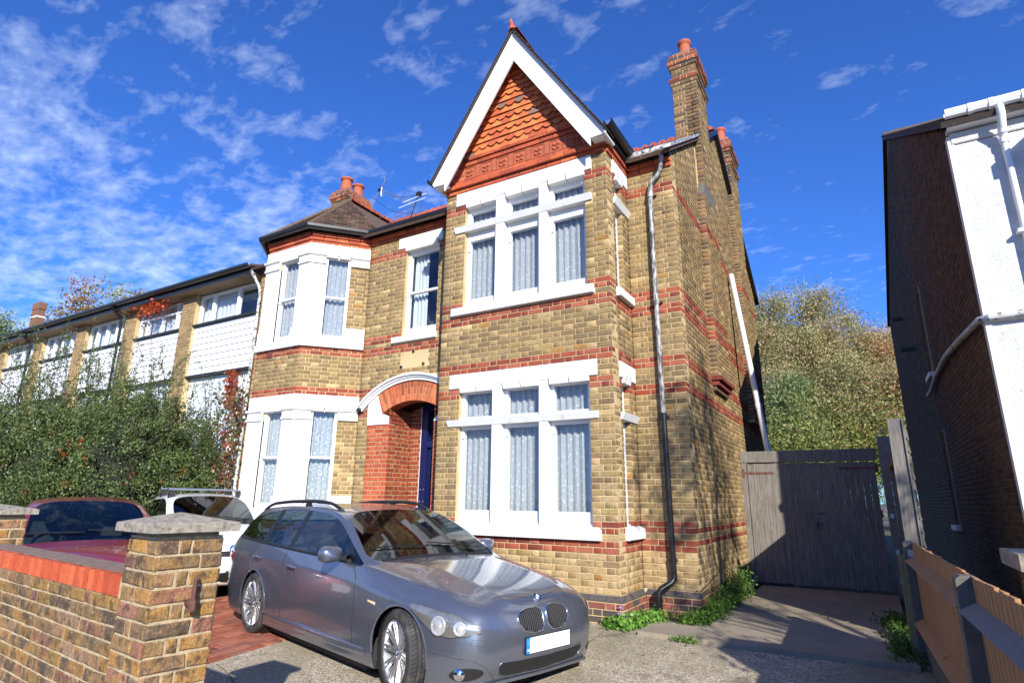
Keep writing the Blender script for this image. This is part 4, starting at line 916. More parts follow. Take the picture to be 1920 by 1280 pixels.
# stone springer blocks and hood mould
for sgn in (-1,1):
    q=lambda x,z:(acx+sgn*x,z); P=[q(.995,2.62),q(.995,2.98)]+[q(aro*math.sin(t),acz+aro*math.cos(t)) for t in (.675,.62,.57,.52)]+[q(ari*math.sin(.565),acz+ari*math.cos(.565)),q(.50,2.62)]
    m=MB(); m.prism(Fr((0,0,0),(1,0,0)),P,-(D+.12),-(D-.052)); m.build('springer_block','white',house)
def archband(r0,r1,y0,y1,t0,t1,nm,mat):
    m=MB(); n=28; V_=[]
    for i in range(n+1):
        t=t0+(t1-t0)*i/n
        for (r,y) in ((r0,y0),(r0,y1),(r1,y1),(r1,y0)): V_.append((acx+r*math.sin(t),y,acz+r*math.cos(t)))
    F_=[(4*i+j,4*i+(j+1)%4,4*(i+1)+(j+1)%4,4*(i+1)+j) for i in range(n) for j in range(4)]+[(0,1,2,3),(4*n+3,4*n+2,4*n+1,4*n)]
    m.add(V_,F_); return m.build(nm,mat,house,smooth=True)
archband(aro+.004,aro+.05,D-.075,D+.02,-.80,.80,'hood_mould','white'); archband(aro+.052,aro+.085,D-.098,D+.02,-.81,.81,'hood_mould','pipewhite'); archband(aro+.087,aro+.125,D-.13,D+.02,-.82,.82,'hood_mould','white')
m=MB(); m.lathe([(.0,-.05),(.05,-.045),(.055,0),(.03,.02),(0,.03)],(-5.17,D-.07,2.93),seg=10); m.build('porch_lamp','black',house,smooth=True)
# blue front door with frame
m=MB(); yd=-(D+.60)
dfr=Fr((0,0,0),(1,0,0))
m.box(dfr,-4.20,-4.06,yd-.08,yd+.06,-.1,3.0); m.box(dfr,-3.62,-3.48,yd-.08,yd+.06,-.1,3.0); m.box(dfr,-4.06,-3.62,yd-.08,yd+.06,2.25,2.35); m.box(dfr,-4.06,-3.62,yd-.08,yd+.06,2.9,3.0)
dr=m.build('front_door','blue',house)
m=MB(); m.box(dfr,-4.06,-3.62,yd-.06,yd,-.1,2.25); m.build('door_leaf','blue',dr)
m=MB(); m.box(dfr,-4.0,-3.68,yd+.002,yd+.012,1.2,2.1); m.build('door_glass','dark',dr); m=MB(); m.box(dfr,-4.06,-3.62,yd-.03,yd-.02,2.35,2.9); m.build('fanlight','glass',dr)
for z in (1.32,1.52):
    for dx in (0,.07):
        m=MB(); m.lathe([(0,-.012),(.013,-.01),(.015,0)],(-4.16+dx,D+.535,z),'Y',10); m.build('door_knob','chrome',dr)
m=MB(); m.box(dfr,-4.222,-4.204,yd-.05,yd+.05,-.1,3.0); m.build('door_trim','wood_white',house)
PC.emit(house,'porch_brick',200,('redbrick','redbrick'))
m=MB(); m.box(W0,-4.97,-3.0,.4,1.5,-.3,.06); m.build('door_step','concrete',house)
# ------------------------------------------------------------ aerials
ae=thing('tv_aerial','silver TV aerial with long boom on a bent pole behind the left chimney','aerial')
m=MB(); A=V((-8.08,3.52,0)); m.tube([A+V((0,0,8.7)),A+V((.02,0,9.05)),A+V((.06,.02,9.25)),A+V((.18,.05,9.50)),A+V((.22,.06,9.55)),A+V((.34,.06,9.70)),A+V((.33,.06,9.88))],.014,8); m.build('pole','steel',ae)
b0=A+V((.15,0,9.53)); b1_=b0+V((1.05,.45,-.60)); m=MB(); m.tube([b0,b1_],.008,6); m.build('boom','steel',ae)
for i in range(15):
    c=b0.lerp(b1_,.16+.055*i); m=MB(); m.tube([c+V((0,-.035,.06)),c+V((0,.035,-.06))],.005,4); m.build('element','steel',ae)
m=MB(); c=b0.lerp(b1_,.05); m.box(W0,c.x-.03,c.x+.03,c.y-.03,c.y+.03,c.z-.04,c.z+.03); m.build('clamp','trim',ae)
for dz in (-.16,.12):
    m=MB(); c=b0.lerp(b1_,.10); m.tube([c+V((-.02,-.1,dz)),c+V((-.02,.16,dz*1.2))],.008,4); m.tube([c,c+V((0,.02,dz))],.008,4); m.build('reflector','steel',ae)
a2=thing('broken_aerial','small broken black and white aerial leaning on the main roof ridge','aerial')
c=V((-6.05,2.75,7.72)); m=MB(); m.tube([c,c+V((.0,.05,.10)),c+V((.18,.1,.75))],.012,6); m.build('pole','trim',a2)
for i in range(5):
    t=.25+.16*i; q=c+V((.18*t,.1*t,.78*t)); m=MB(); m.tube([q+V((-.55+.08*i,-.25,-.22)),q+V((.28-.03*i,.12,.10))],.008,4); m.build('element','pvc' if i>2 else 'steel',a2)
m=MB(); m.box(W0,c.x+.13,c.x+.25,c.y+.06,c.y+.14,c.z+.70,c.z+.80); m.build('clamp','trim',a2)
cb=thing('aerial_cable','thin dark cable hanging from the silver aerial down to the broken aerial','cable')
m=MB(); p,q=A+V((.3,.1,9.45)),c+V((.18,.1,.75)); m.tube([p.lerp(q,t)-V((0,0,.12*math.sin(math.pi*t))) for t in np.linspace(0,1,9)],.006,4); m.build('cable','trim',cb)
m=MB(); p,q=A+V((.03,.0,9.3)),c+V((.05,.05,.25)); m.tube([p.lerp(q,t)-V((0,0,.15*math.sin(math.pi*t))) for t in np.linspace(0,1,9)],.006,4); m.build('cable','trim',cb)
# ------------------------------------------------------------ terrace on the left
def terrace(i,x0,x1,label,style):
    t=thing('terraced_house',label,'house',group='white boarded terraced houses')
    yt=1.0; pwd=.55; fr=Fr((x0,yt,0),(1,0,0)); Lx=x1-x0
    m=MB(); slab_panel(m,fr,Lx,-.2,6.2,[(pwd+.03,Lx-.03,5.42,6.17)],th=.24,n=-.06,u0=pwd); m.build('wall','pvc',t); m=MB(); m.box(fr,0,Lx,-7,-6.8,-.2,6.2); m.build('rear_wall','mortar',t)
    TB=Bricks(); pf=Fr((x0,yt-.10,0),(1,0,0)); TB.panel(pf,pwd,2.4,6.225,colf=lambda g,r,u,z:np.array((.36,.24,.115))*g.uniform(.7,1.15),seed=600+i)
    m=MB(); m.box(fr,.005,pwd-.005,-.3,.093,-.2,6.2); m.build('pier','mortar',t); TB.emit(t,'pier_brick',80)
    rfr=Fr((x0+pwd,yt-.10,0),(0,1,0)); 
    z=5.36; k=0
    while z>4.16:
        m=MB(); m.hex([fr(pwd+.004,-.05,z-.15),fr(Lx-.004,-.05,z-.15),fr(Lx-.004,.035,z-.15),fr(pwd+.004,.035,z-.15),fr(pwd+.004,-.05,z),fr(Lx-.004,-.05,z),fr(Lx-.004,.012,z),fr(pwd+.004,.012,z)]); m.build('cladding_board','pvc',t); z-=.151
    m=MB(); m.box(fr,pwd,Lx,-.05,.10,5.375,5.41); m.build('drip_sill','trim',t); m=MB(); m.box(fr,pwd,Lx,-.05,.08,4.09,4.125); m.build('drip_sill','trim',t)
    m=MB(); a,b,c,d=pwd+.03,Lx-.03,5.42,6.17; w=.05
    m.box(fr,a,b,-.10,-.02,c,c+w); m.box(fr,a,b,-.10,-.02,d-w,d); m.box(fr,a,a+w,-.0999,-.0201,c+w,d-w); m.box(fr,b-w,b,-.0999,-.0201,c+w,d-w)
    ms=[.22,.62] if style==0 else ([.2,.45,.7,.85] if style==1 else ([.18,.5,.82] if style==2 else [.25,.5,.75]))
    for q in ms: u=a+(b-a)*q; m.box(fr,u-.035,u+.035,-.1001,-.0199,c+w,d-w)
    if style in(2,3): 
        zt=(d-.25) if style==2 else c+.25; m.box(fr,a+w,b-w,-.095,-.03,zt-.025,zt+.025)
    wn=m.build('window','pvc',t)
    ends=[a+w]+[x for q in ms for x in (a+(b-a)*q-.035,a+(b-a)*q+.035)]+[b-w]
    for j in range(0,len(ends),2):
        m=MB(); m.box(fr,ends[j],ends[j+1],-.07,-.065,c+w,d-w); m.build('pane','glass',wn)
    if style!=0 or True: curtain(fr,a+.05,b-.05 if style else a+(b-a)*.6,c,d,-.16,'net',wn,9,.02,i)
    m=MB(); m.box(fr,pwd,Lx,-.9,-.85,4.2,6.2); m.build('room_recess','room',t)
    m=MB(); m.box(fr,a,b,-.08,-.03,3.0,3.95); m.build('lower_window','glass',t)
    m=MB(); m.box(fr,0,Lx,-.5,-.3,-.2,2.9); m.box(fr,pwd,Lx,-.03,.0,-.2,2.9); m.build('lower_wall','pvc',t)
    m=MB(); m.box(fr,-.02,Lx+.02,-.3,.36,6.20,6.235); m.build('soffit',timbermat,t); m=MB(); m.box(fr,-.01,Lx+.01,.36,.385,6.20,6.36); m.build('fascia','black',t)
    m=MB(); m.sweep([(x0,yt-.385,6.41),(x1,yt-.385,6.41)],GP,[nf,nf]); m.build('gutter','black',t)
    m=MB(); m.hex([(x0,yt-.40,6.37),(x1,yt-.40,6.37),(x1,4.6,7.35),(x0,4.6,7.35),(x0,yt-.40,6.42),(x1,yt-.40,6.42),(x1,4.6,7.42),(x0,4.6,7.42)],(.09,.06,.045)); m.build('roof','slate',t)
    if i%2: 
        m=MB(); m.tube([(x0-.06,yt-.5,6.3),(x0-.06,yt-.2,6.05),(x0-.06,yt-.17,5.9),(x0-.06,yt-.17,0)],.035,8); m.build('downpipe','black',t)
    return t
timbermat=timber('brown_soffit_board',(.30,.20,.12),(.38,.27,.17),(1,9,9))
xs_=[-8.68,-11.72,-14.42,-17.15,-19.9,-22.6,-25.3]; st_=[0,2,1,3,2,1]
lb_=['white boarded terraced house directly beside the brick house, with large blue-grey windows','second terraced house along, red creeper hanging from its eaves over the window','third terraced house along, with a window of many narrow upright lights','fourth terraced house along, just right of the black downpipe','fifth terraced house along, with four tall lights over short lower ones','terraced house furthest left, cut by the edge of the photo']
for i in range(6): terrace(i,xs_[i+1],xs_[i]-.002,lb_[i],st_[i])
fc=thing('brown_chimney','tall plain brown chimney stack rising behind the far terraced houses','chimney')
m=MB(); 
m.box(W0,-26.9,-26.3,3.0,3.25,6.0,8.85,(.20,.10,.06)); m.build('stack','slate',fc)
m=MB(); m.box(W0,-26.93,-26.27,2.98,3.27,8.86,9.15,(.20,.10,.06)); m.build('cap','slate',fc); m=MB(); m.box(W0,-26.92,-26.28,2.98,3.27,8.50,8.56); m.build('band','pvc',fc)
# ------------------------------------------------------------ neighbour on the right
nb=thing('neighbouring_house','neighbouring house with shaded dark brick side wall and sunlit white pebbledash front','house')
NX,NY=4.0,1.25; NR,NE=7.8,16.8
NBk=Bricks(); body=MB()
nsd=Fr((NX,NE,0),(0,-1,0)); NLn=NE-NY
def ntop(y): return 5.86+(y-NY)*.57 if y<NR else 9.6-(y-NR)*.235
def nspan(z):
    if z<5.8: return [(0,NLn-.05)]
    a=NY+(z-5.86)/.57; b=NR+(9.6-z)/.235; a=max(a,NY+.05); b=min(b,NE); return [(NE-b,NE-a)] if b>a else []
yw=7.2
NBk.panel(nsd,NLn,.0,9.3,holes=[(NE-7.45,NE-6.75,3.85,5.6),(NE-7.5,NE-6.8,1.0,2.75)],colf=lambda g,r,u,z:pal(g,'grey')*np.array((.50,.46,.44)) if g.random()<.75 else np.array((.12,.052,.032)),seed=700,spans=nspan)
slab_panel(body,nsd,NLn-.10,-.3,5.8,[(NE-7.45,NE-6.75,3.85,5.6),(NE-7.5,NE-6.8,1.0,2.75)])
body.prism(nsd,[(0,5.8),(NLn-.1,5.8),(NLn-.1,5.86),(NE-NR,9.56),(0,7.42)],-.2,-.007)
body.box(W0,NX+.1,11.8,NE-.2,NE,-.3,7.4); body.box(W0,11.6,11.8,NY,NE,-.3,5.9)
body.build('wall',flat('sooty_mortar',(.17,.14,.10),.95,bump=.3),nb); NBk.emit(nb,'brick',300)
MAT['sootrender']=flat('sooty_render_strip',(.30,.27,.23),.9,bump=.3)
for (z0,z1) in ((3.85,5.6),(1.0,2.75)):
    m=MB(); f=nsd; u0=NE-7.45 if z0>3 else NE-7.5; m.box(f,u0,u0+.7,-.30,-.22,z0,z1); wn=m.build('window','dark',nb)
    m=MB(); m.box(f,u0+.70,u0+.77,-.02,.02,z0-.0,z1-.0); m.build('frame','sootrender',wn)
    m=MB(); m.box(f,u0-.05,u0+.75,-.1,.09,z0-.09,z0-.0); m.build('sill','white',nb)
m=MB(); fr=Fr((NX,NY,0),(1,0,0))
m.box(fr,0.0,7.8,-.12,.0,-.3,3.36); m.box(fr,0.0,7.8,-.12,.012,3.44,5.62); m.build('render_front','dash',nb)
m=MB(); m.box(fr,-.012,.05,-.10,.018,-.3,3.36); m.box(fr,-.012,.05,-.10,.024,3.44,5.75); m.build('corner_bead','render',nb)
m=MB(); m.box(fr,.02,7.8,-.12,.035,5.63,5.78,None,.01); m.build('eaves_band','dash',nb)
m=MB(); m.box(fr,-.02,7.8,-.12,.045,3.36,3.44,None,.015); m.build('string_course','render',nb)
m=MB(); m.box(fr,0,7.8,-.05,.14,5.80,5.84); m.box(fr,0,7.8,.14,.16,5.80,5.95); m.build('soffit_board','pvc',nb)
# projecting bay that throws the shade on the front
m=MB(); m.box(fr,1.15,3.9,.0,.75,-.3,5.6); m.build('bay','dash',nb)
m=MB(); m.box(fr,1.05,4.0,-.05,.85,5.62,5.80); m.build('bay_eaves','render',nb)
GPr=[(a,b) for a,b in GP]
m=MB(); m.sweep([(NX-.02,NY-.16,5.98),(NX+7.8,NY-.16,5.98)],GPr,[nf,nf]); m.build('gutter','pvc',nb)
for x_ in (NX+.20,NX+.40,NX+.70,NX+.95):
    m=MB(); m.sweep([(x_,NY-.16,5.98),(x_+.045,NY-.16,5.98)],[(a*1.12-.006,b*1.12) for a,b in GP],[nf,nf]); m.build('gutter_joint','pvc',nb)
m=MB(); m.tube([(NX+.50,NY-.22,5.90),(NX+.50,NY-.22,5.78),(NX+.50,NY-.12,5.62),(NX+.50,NY-.085,5.55)],.042,12); m.build('downpipe_bend','pvc',nb,smooth=True)
m=MB(); m.tube([(NX+.50,NY-.085,5.58),(NX+.50,NY-.085,-.2)],.034,12); m.build('downpipe','pvc',nb,smooth=True)
for z_ in (5.50,5.62): 
    m=MB(); m.tube([(NX+.50,NY-.085 if z_<5.6 else NY-.11,z_-.03),(NX+.50,NY-.085 if z_<5.6 else NY-.13,z_+.03)],.047,12); m.build('pipe_collar','pvc',nb,smooth=True)
for z_ in (4.35,3.0,1.7):
    m=MB(); m.box(fr,.43,.57,-.0,.13,z_-.02,z_+.02); m.build('pipe_clip','pvc',nb)
m=MB(); m.tube([(NX+1.15,NY-.07,3.43),(NX+.02,NY-.07,3.40),(NX-.05,NY,3.40),(NX-.06,2.7,3.52),(NX-.06,4.3,3.64),(NX-.06,5.95,3.63),(NX-.06,6.9,3.55),(NX-.10,7.3,3.48)],.04,10); m.build('waste_pipe','gutterworn',nb,smooth=True)
m=MB(); m.box(W0,NX-.30,NX,9.5,9.62,4.9,4.98); m.box(W0,NX-.25,NX,11.5,11.6,6.2,6.28); m.build('vent_stub','trim',nb)
m=MB()
def s4(P,t=.07): 
    P=[V(p) for p in P]; n=(P[1]-P[0]).cross(P[2]-P[0]).normalized(); n=n if n.z>0 else -n; Q=[p-n*t for p in P]; m.hex([Q[0],Q[1],Q[2],Q[3],P[0],P[1],P[2],P[3]],(.06,.045,.038))
s4([(NX-.07,NY-.22,5.86),(NX+8,NY-.22,5.86),(NX+8,NR,9.68),(NX-.07,NR,9.68)]); s4([(NX-.07,NR,9.68),(NX+8,NR,9.68),(NX+8,NE+.2,7.50),(NX-.07,NE+.2,7.50)]); m.build('roof','slate',nb)
for k in range(34):
    a=NY-.2+(NR-NY+.2)*k/34; b=a+(NR-NY+.2)/34+.03; za,zb_=5.87+(a-NY+.22)*.564+.01,5.87+(b-NY+.22)*.564+.035
    m=MB(); m.hex([(NX-.09,a,za-.02),(NX+.15,a,za-.02),(NX+.15,b,zb_-.055),(NX-.09,b,zb_-.055),(NX-.09,a,za+.03),(NX+.15,a,za+.03),(NX+.15,b,zb_-.01),(NX-.09,b,zb_-.01)],(.07,.05,.042)); m.build('verge_tile','slate',nb)
m=MB(); m.tube([(NX-.05,NR,9.70),(NX+8,NR,9.70)],.09,8,(.10,.07,.05)); m.build('ridge','slate',nb)
# ------------------------------------------------------------ gate across the side passage
gt=thing('wooden_gate','tall grey weathered double gate of vertical boards closing the side passage','gate')
GY=4.42; gf=Fr((0,GY,0),(1,0,0)); x=.80; k=0; rg=np.random.default_rng(3)
while x<2.76:
    wd=.098 if not (1.70<x<1.76) else .098
    b_=min(x+wd-.002,2.78); z1=2.03+rg.uniform(-.006,.006); m=MB(); m.box(gf,x,b_,-.012,.012+rg.uniform(0,.004),.06+rg.uniform(-.01,.015),z1,None,.003); m.build('board','greywood',gt); x+=wd
for z_ in (.35,1.15,1.86):
    m=MB(); m.box(gf,.80,2.78,-.06,-.013,z_,z_+.12); m.build('back_rail','greywood',gt)
m=MB(); m.box(gf,.70,.79,-.06,.02,0,2.045); m.build('frame_post','greywood',gt)
m=MB(); m.box(gf,.70,2.80,-.05,.03,2.05,2.245,None,.006); m.build('top_rail','greywood',gt)
for a,b,zz_ in ((.72,1.24,1.87),(2.24,2.80,1.93)):
    m=MB(); m.hex([gf(a,.013,zz_-.022),gf(b,.013,zz_-.015),gf(b,.022,zz_-.015),gf(a,.022,zz_-.022),gf(a,.013,zz_+.022),gf(b,.013,zz_+.015),gf(b,.022,zz_+.015),gf(a,.022,zz_+.022)]); 
    h=m.build('strap_hinge','iron',gt)
    m=MB(); e=a if a<1 else b-.03; m.box(gf,e-.0,e+.035,.016,.030,zz_-.075,zz_+.075,None,.003); m.build('hinge_plate','iron',h)
    for q in (.12,.25,.38): m=MB(); m.lathe([(0,-.006),(.008,-.004),(.009,0)],tuple(gf(a+q,.022,zz_)),'Y',8); m.build('bolt','iron',h)
m=MB(); m.box(gf,1.80,1.92,.014,.03,1.02,1.06); m.tube([gf(1.83,.04,1.06),gf(1.83,.06,1.0),gf(1.83,.04,.94)],.008,6); m.build('latch','black',gt)
m=MB(); m.box(gf,1.85,1.95,.014,.03,1.19,1.22); m.build('lock','black',gt)
# ------------------------------------------------------------ tall lap fence and post
tf=thing('tall_lap_fence','tall grey lap-board fence with a broad dappled post at its near end','fence')
m=MB(); m.box(W0,2.84,2.95,4.30,4.42,-.05,2.42); m.box(W0,2.955,3.04,4.28,4.40,-.05,2.42); m.build('gate_post','sleeper',tf)
for z_ in (1.15,.62,.2):
    m=MB(); m.box(W0,2.87,2.92,4.285,4.298,z_,z_+.07); m.build('steel_bracket','steel',tf)
m=MB(); m.hex([(2.885,.72,-.1),(3.015,.72,-.1),(3.015,.80,-.1),(2.885,.80,-.1),(2.89,.72,2.27),(3.015,.72,2.27),(3.015,.80,2.27),(2.89,.80,2.27)]); m.build('post','greywood',tf)
m=MB(); m.box(W0,3.02,3.038,.70,.82,-.1,2.26); m.build('post_strip','greywood',tf)
z=2.20; k=0
while z>.15:
    for (a,b) in ((.81,2.6),(2.61,4.4)):
        m=MB(); m.hex([(3.045,a,z-.16),(3.07,a,z-.16),(3.07,b,z-.16),(3.045,b,z-.16),(3.005,a,z),(3.022,a,z),(3.022,b,z),(3.005,b,z)]); m.build('lap_board','greywood',tf)
    m=MB(); m.hex([(3.04,.735,z-.165),(3.068,.735,z-.165),(3.068,.81,z-.165),(3.04,.81,z-.165),(3.04,.735,z),(3.047,.735,z),(3.047,.81,z),(3.04,.81,z)]); m.build('lap_board','greywood',tf)
    z-=.138
m=MB(); m.box(W0,2.95,3.0,.81,4.4,.3,.38); m.build('rail','greywood',tf); m=MB(); m.box(W0,2.95,3.0,.81,4.4,1.9,1.98); m.build('rail','greywood',tf)
m=MB(); m.tube([(2.86,4.34,2.42),(2.90,4.33,2.55),(2.93,4.35,2.47),(2.91,4.36,2.60)],.006,5); m.build('wire','steel',tf)
# ------------------------------------------------------------ low fence with concrete posts
lf=thing('low_board_fence','low fence of new orange timber boards between dark concrete posts','fence')
FX=0.
place(lf,(2.89,-.04,0),math.radians(1.9))
def post(y,h):
    m=MB(); x0,x1=FX-.055,FX+.055; m.hex([(x0,y-.06,-.3),(x1,y-.06,-.3),(x1,y+.06,-.3),(x0,y+.06,-.3),(x0,y-.06,h),(x1,y-.06,h),(x1,y+.06,h),(x0,y+.06,h)]); 
    m.add([(x0,y-.0601,h+.001),(x1,y-.0601,h+.001),(x1,y+.0601,h+.001),(x0,y+.0601,h+.001),(x0+.025,y-.045,h+.018),(x1-.025,y-.045,h+.018),(x1-.025,y+.045,h+.018),(x0+.025,y+.045,h+.018)],[(0,1,5,4),(1,2,6,5),(2,3,7,6),(3,0,4,7),(4,5,6,7)]); m.build('concrete_post','darkconcrete',lf)
post(0,1.02); post(-3.0,1.005); post(-6.0,1.0)
rg=np.random.default_rng(8)
for (y0,y1) in ((-2.94,-.06),(-5.94,-3.06)):
    y=y1; 
    while y>y0+.05:
        y-=.088; zt=1.025+rg.uniform(-.006,.008); x0=FX+.012
        m=MB(); m.hex([(x0,y,.16),(x0+.018,y,.16),(x0+.010,y+.1,.16),(x0+.002,y+.1,.16),(x0,y,zt),(x0+.018,y,zt),(x0+.010,y+.1,zt),(x0+.002,y+.1,zt)]); m.build('fence_board','orangewood',lf)
    near=y0<-4
    for zr,mt in ((.86,'sleeper' if near else 'orangewood'),(.33,'sleeper' if near else 'orangewood')):
        m=MB(); m.prism(Fr((FX,y0-.03,0),(0,1,0)),[(0,0),(1,0)],0,0) if False else m.hex([(FX-.005,y0-.02,zr-.045),(FX+.012,y0-.02,zr-.045),(FX+.012,y1+.02,zr-.045),(FX-.005,y1+.02,zr-.045),(FX-.066,y0-.02,zr+.0),(FX+.012,y0-.02,zr+.045),(FX+.012,y1+.02,zr+.045),(FX-.066,y1+.02,zr+.0)]); m.build('arris_rail',mt,lf)
    m=MB(); m.box(W0,FX+.0,FX+.03,y0,y1,-.25,.155); m.build('gravel_board','darkconcrete',lf)
m=MB(); m.box(W0,-.10,-.05,.10,.17,-.1,.90); m.build('timber_stake',timber('pale_treated_timber',(.22,.17,.08),(.30,.24,.12)),lf)
m=MB(); m.box(W0,FX-.03,FX+.03,-.072,-.061,.90,.96); m.build('post_bracket','steel',lf)
# ------------------------------------------------------------ pier with concrete cap beyond the fence
np_=thing('capped_gate_pier','shaded brick pier with flat concrete cap beyond the low orange fence','pier')
rp_=Bricks(); m=MB(); x0,x1,y0,y1=3.27,3.71,-3.0,-2.6
for f,Lx,u in ((Fr((x0,y0,0),(1,0,0)),x1-x0,0),(Fr((x1,y0,0),(0,1,0)),y1-y0,.009),(Fr((x0,y1,0),(0,-1,0)),y1-y0,.009),(Fr((x1,y1,0),(-1,0,0)),x1-x0,0)): rp_.panel(f,Lx,-.3,1.05,kindf=lambda r:'grey',seed=int(u*1e3)+9,u_start=u)
m.box(W0,x0+.007,x1-.007,y0+.007,y1-.007,-.3,1.05); m.build('core','mortar',np_); rp_.emit(np_,'brick',60)
m=MB(); m.hex([(x0-.06,y0-.06,1.055),(x1+.06,y0-.06,1.055),(x1+.06,y1+.06,1.055),(x0-.06,y1+.06,1.055),(x0-.06,y0-.06,1.135),(x1+.06,y0-.06,1.135),(x1+.06,y1+.06,1.135),(x0-.06,y1+.06,1.135)]); m.build('cap','concrete',np_)
# ------------------------------------------------------------ street wall and piers (foreground)
def pier(name,label,cx,cy,w,h,ang,seed,th=1.,cap=.055,names='brick',mx=120):
    t=thing(name,label,'pier'); Bk=Bricks(rough=1.); R=Matrix.Rotation(ang,4,'Z'); a=w/2
    cs=[R@V((-a,-a,0)),R@V((a,-a,0)),R@V((a,a,0)),R@V((-a,a,0))]; c=V((cx,cy,0)); core=MB()
    for i in range(4):
        p=c+cs[i]; q=c+cs[(i+1)%4]; f=Fr(tuple(p),tuple(q-p)); Bk.panel(f,w,-.3,h,colf=lambda g,r,u,z:pal(g,'old')*.92,seed=seed+i*(1 if i%2==0 else 3),start=i%2,u_start=.0 if i%2==0 else .010,rowh=.077,joint=.013)
    Wf=Fr(tuple(c+cs[0]),tuple(cs[1]-cs[0])); core.box(Wf,.0045,w-.0045,-w+.0045,-.0045,-.3,h); core.build('core','rmortar',t)
    m=MB(); e=cap; z0=h+.022; P=[Wf(-e,e,z0),Wf(w+e,e,z0),Wf(w+e,-w-e,z0),Wf(-e,-w-e,z0)]; P2=[p+V((0,0,.040)) for p in P]; b=.007
    T2=[Wf(-e+b,e-b,z0+.045),Wf(w+e-b,e-b,z0+.045),Wf(w+e-b,-w-e+b,z0+.045),Wf(-e+b,-w-e+b,z0+.045)]; ap=[Wf(w*.5,-w*.5,z0+.095)]
    m.add(P+P2+T2+ap,[(3,2,1,0)]+[(i,(i+1)%4,4+(i+1)%4,4+i) for i in range(4)]+[(4+i,4+(i+1)%4,8+(i+1)%4,8+i) for i in range(4)]+[(8+i,8+(i+1)%4,12) for i in range(4)]); m.build('capstone','concrete',t)
    m=MB(); m.box(Wf,.02,w-.02,-w+.02,-.02,h,z0); m.build('cap_bed','rmortar',t)
    Bk.emit(t,'brick',mx,('oldbrick','oldbrick')); return t,Wf
PH=1.165
p1,Wp=pier('brick_gate_pier','weathered yellow brick gate pier in front, with pyramid capstone and rusty hinge pin',-.580,-5.015,.332,PH,math.radians(-6),800)
hf=Fr(tuple(Wp(.332,0,0)),tuple(-Wp.N)); 
m=MB(); m.tube([hf(.19,-.01,.845),hf(.19,.045,.845)],.020,8); m.tube([hf(.19,.045,.81),hf(.19,.045,.865)],.020,8); m.build('hinge_bracket','iron',p1,smooth=True)
m=MB(); m.tube([hf(.19,.045,.865),hf(.188,.047,.965),hf(.188,.047,.985)],[.0115,.010,.003],8); m.build('hinge_pin','iron',p1,smooth=True)
wl=thing('street_wall','low weathered brick garden wall topped with a course of bright red bricks on edge','wall')
Bk=Bricks(rough=.9); wfv=Wp.U; WL=2.9; wf=Fr(tuple(Wp(-WL,0.0,0)),tuple(Wp.U))
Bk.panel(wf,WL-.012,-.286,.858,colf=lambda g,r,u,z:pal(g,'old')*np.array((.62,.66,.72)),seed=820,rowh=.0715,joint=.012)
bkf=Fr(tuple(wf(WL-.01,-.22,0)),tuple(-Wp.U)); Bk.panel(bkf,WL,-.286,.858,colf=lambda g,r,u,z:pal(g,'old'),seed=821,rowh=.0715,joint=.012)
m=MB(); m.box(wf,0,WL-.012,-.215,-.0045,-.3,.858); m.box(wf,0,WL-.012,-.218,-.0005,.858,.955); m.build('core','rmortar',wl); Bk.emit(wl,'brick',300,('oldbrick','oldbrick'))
x=WL-.012; k=0; rg=np.random.default_rng(6)
while x>.05:
    m=MB(); c=np.array([(.56,.105,.04),(.50,.09,.035),(.60,.13,.05)][rg.integers(3)])*rg.uniform(.88,1.1); h=.963+rg.uniform(-.002,.002)
    m.box(wf,x-.0695+rg.uniform(0,.002),x-.009,-.222,.004+rg.uniform(0,.003),.860,h,tuple(c)); o=m.build('coping_brick','redbrick',wl); x-=.0705
m=MB(); m.box(wf,.0,WL-.013,-.224,-.030,.966,.970); m.build('weathered_mortar_top',flat('dirty_coping_top',(.19,.12,.09),.9,var=.3,sc=18,bump=.8,dirt=((.32,.28,.24),30,.55,.7)),wl)
p2,Wp2=pier('brick_corner_pier','weathered brick pier at the left edge, its flat cap overlapping the red car',-3.93,-4.70,.44,1.175,math.radians(-6),840,mx=60)
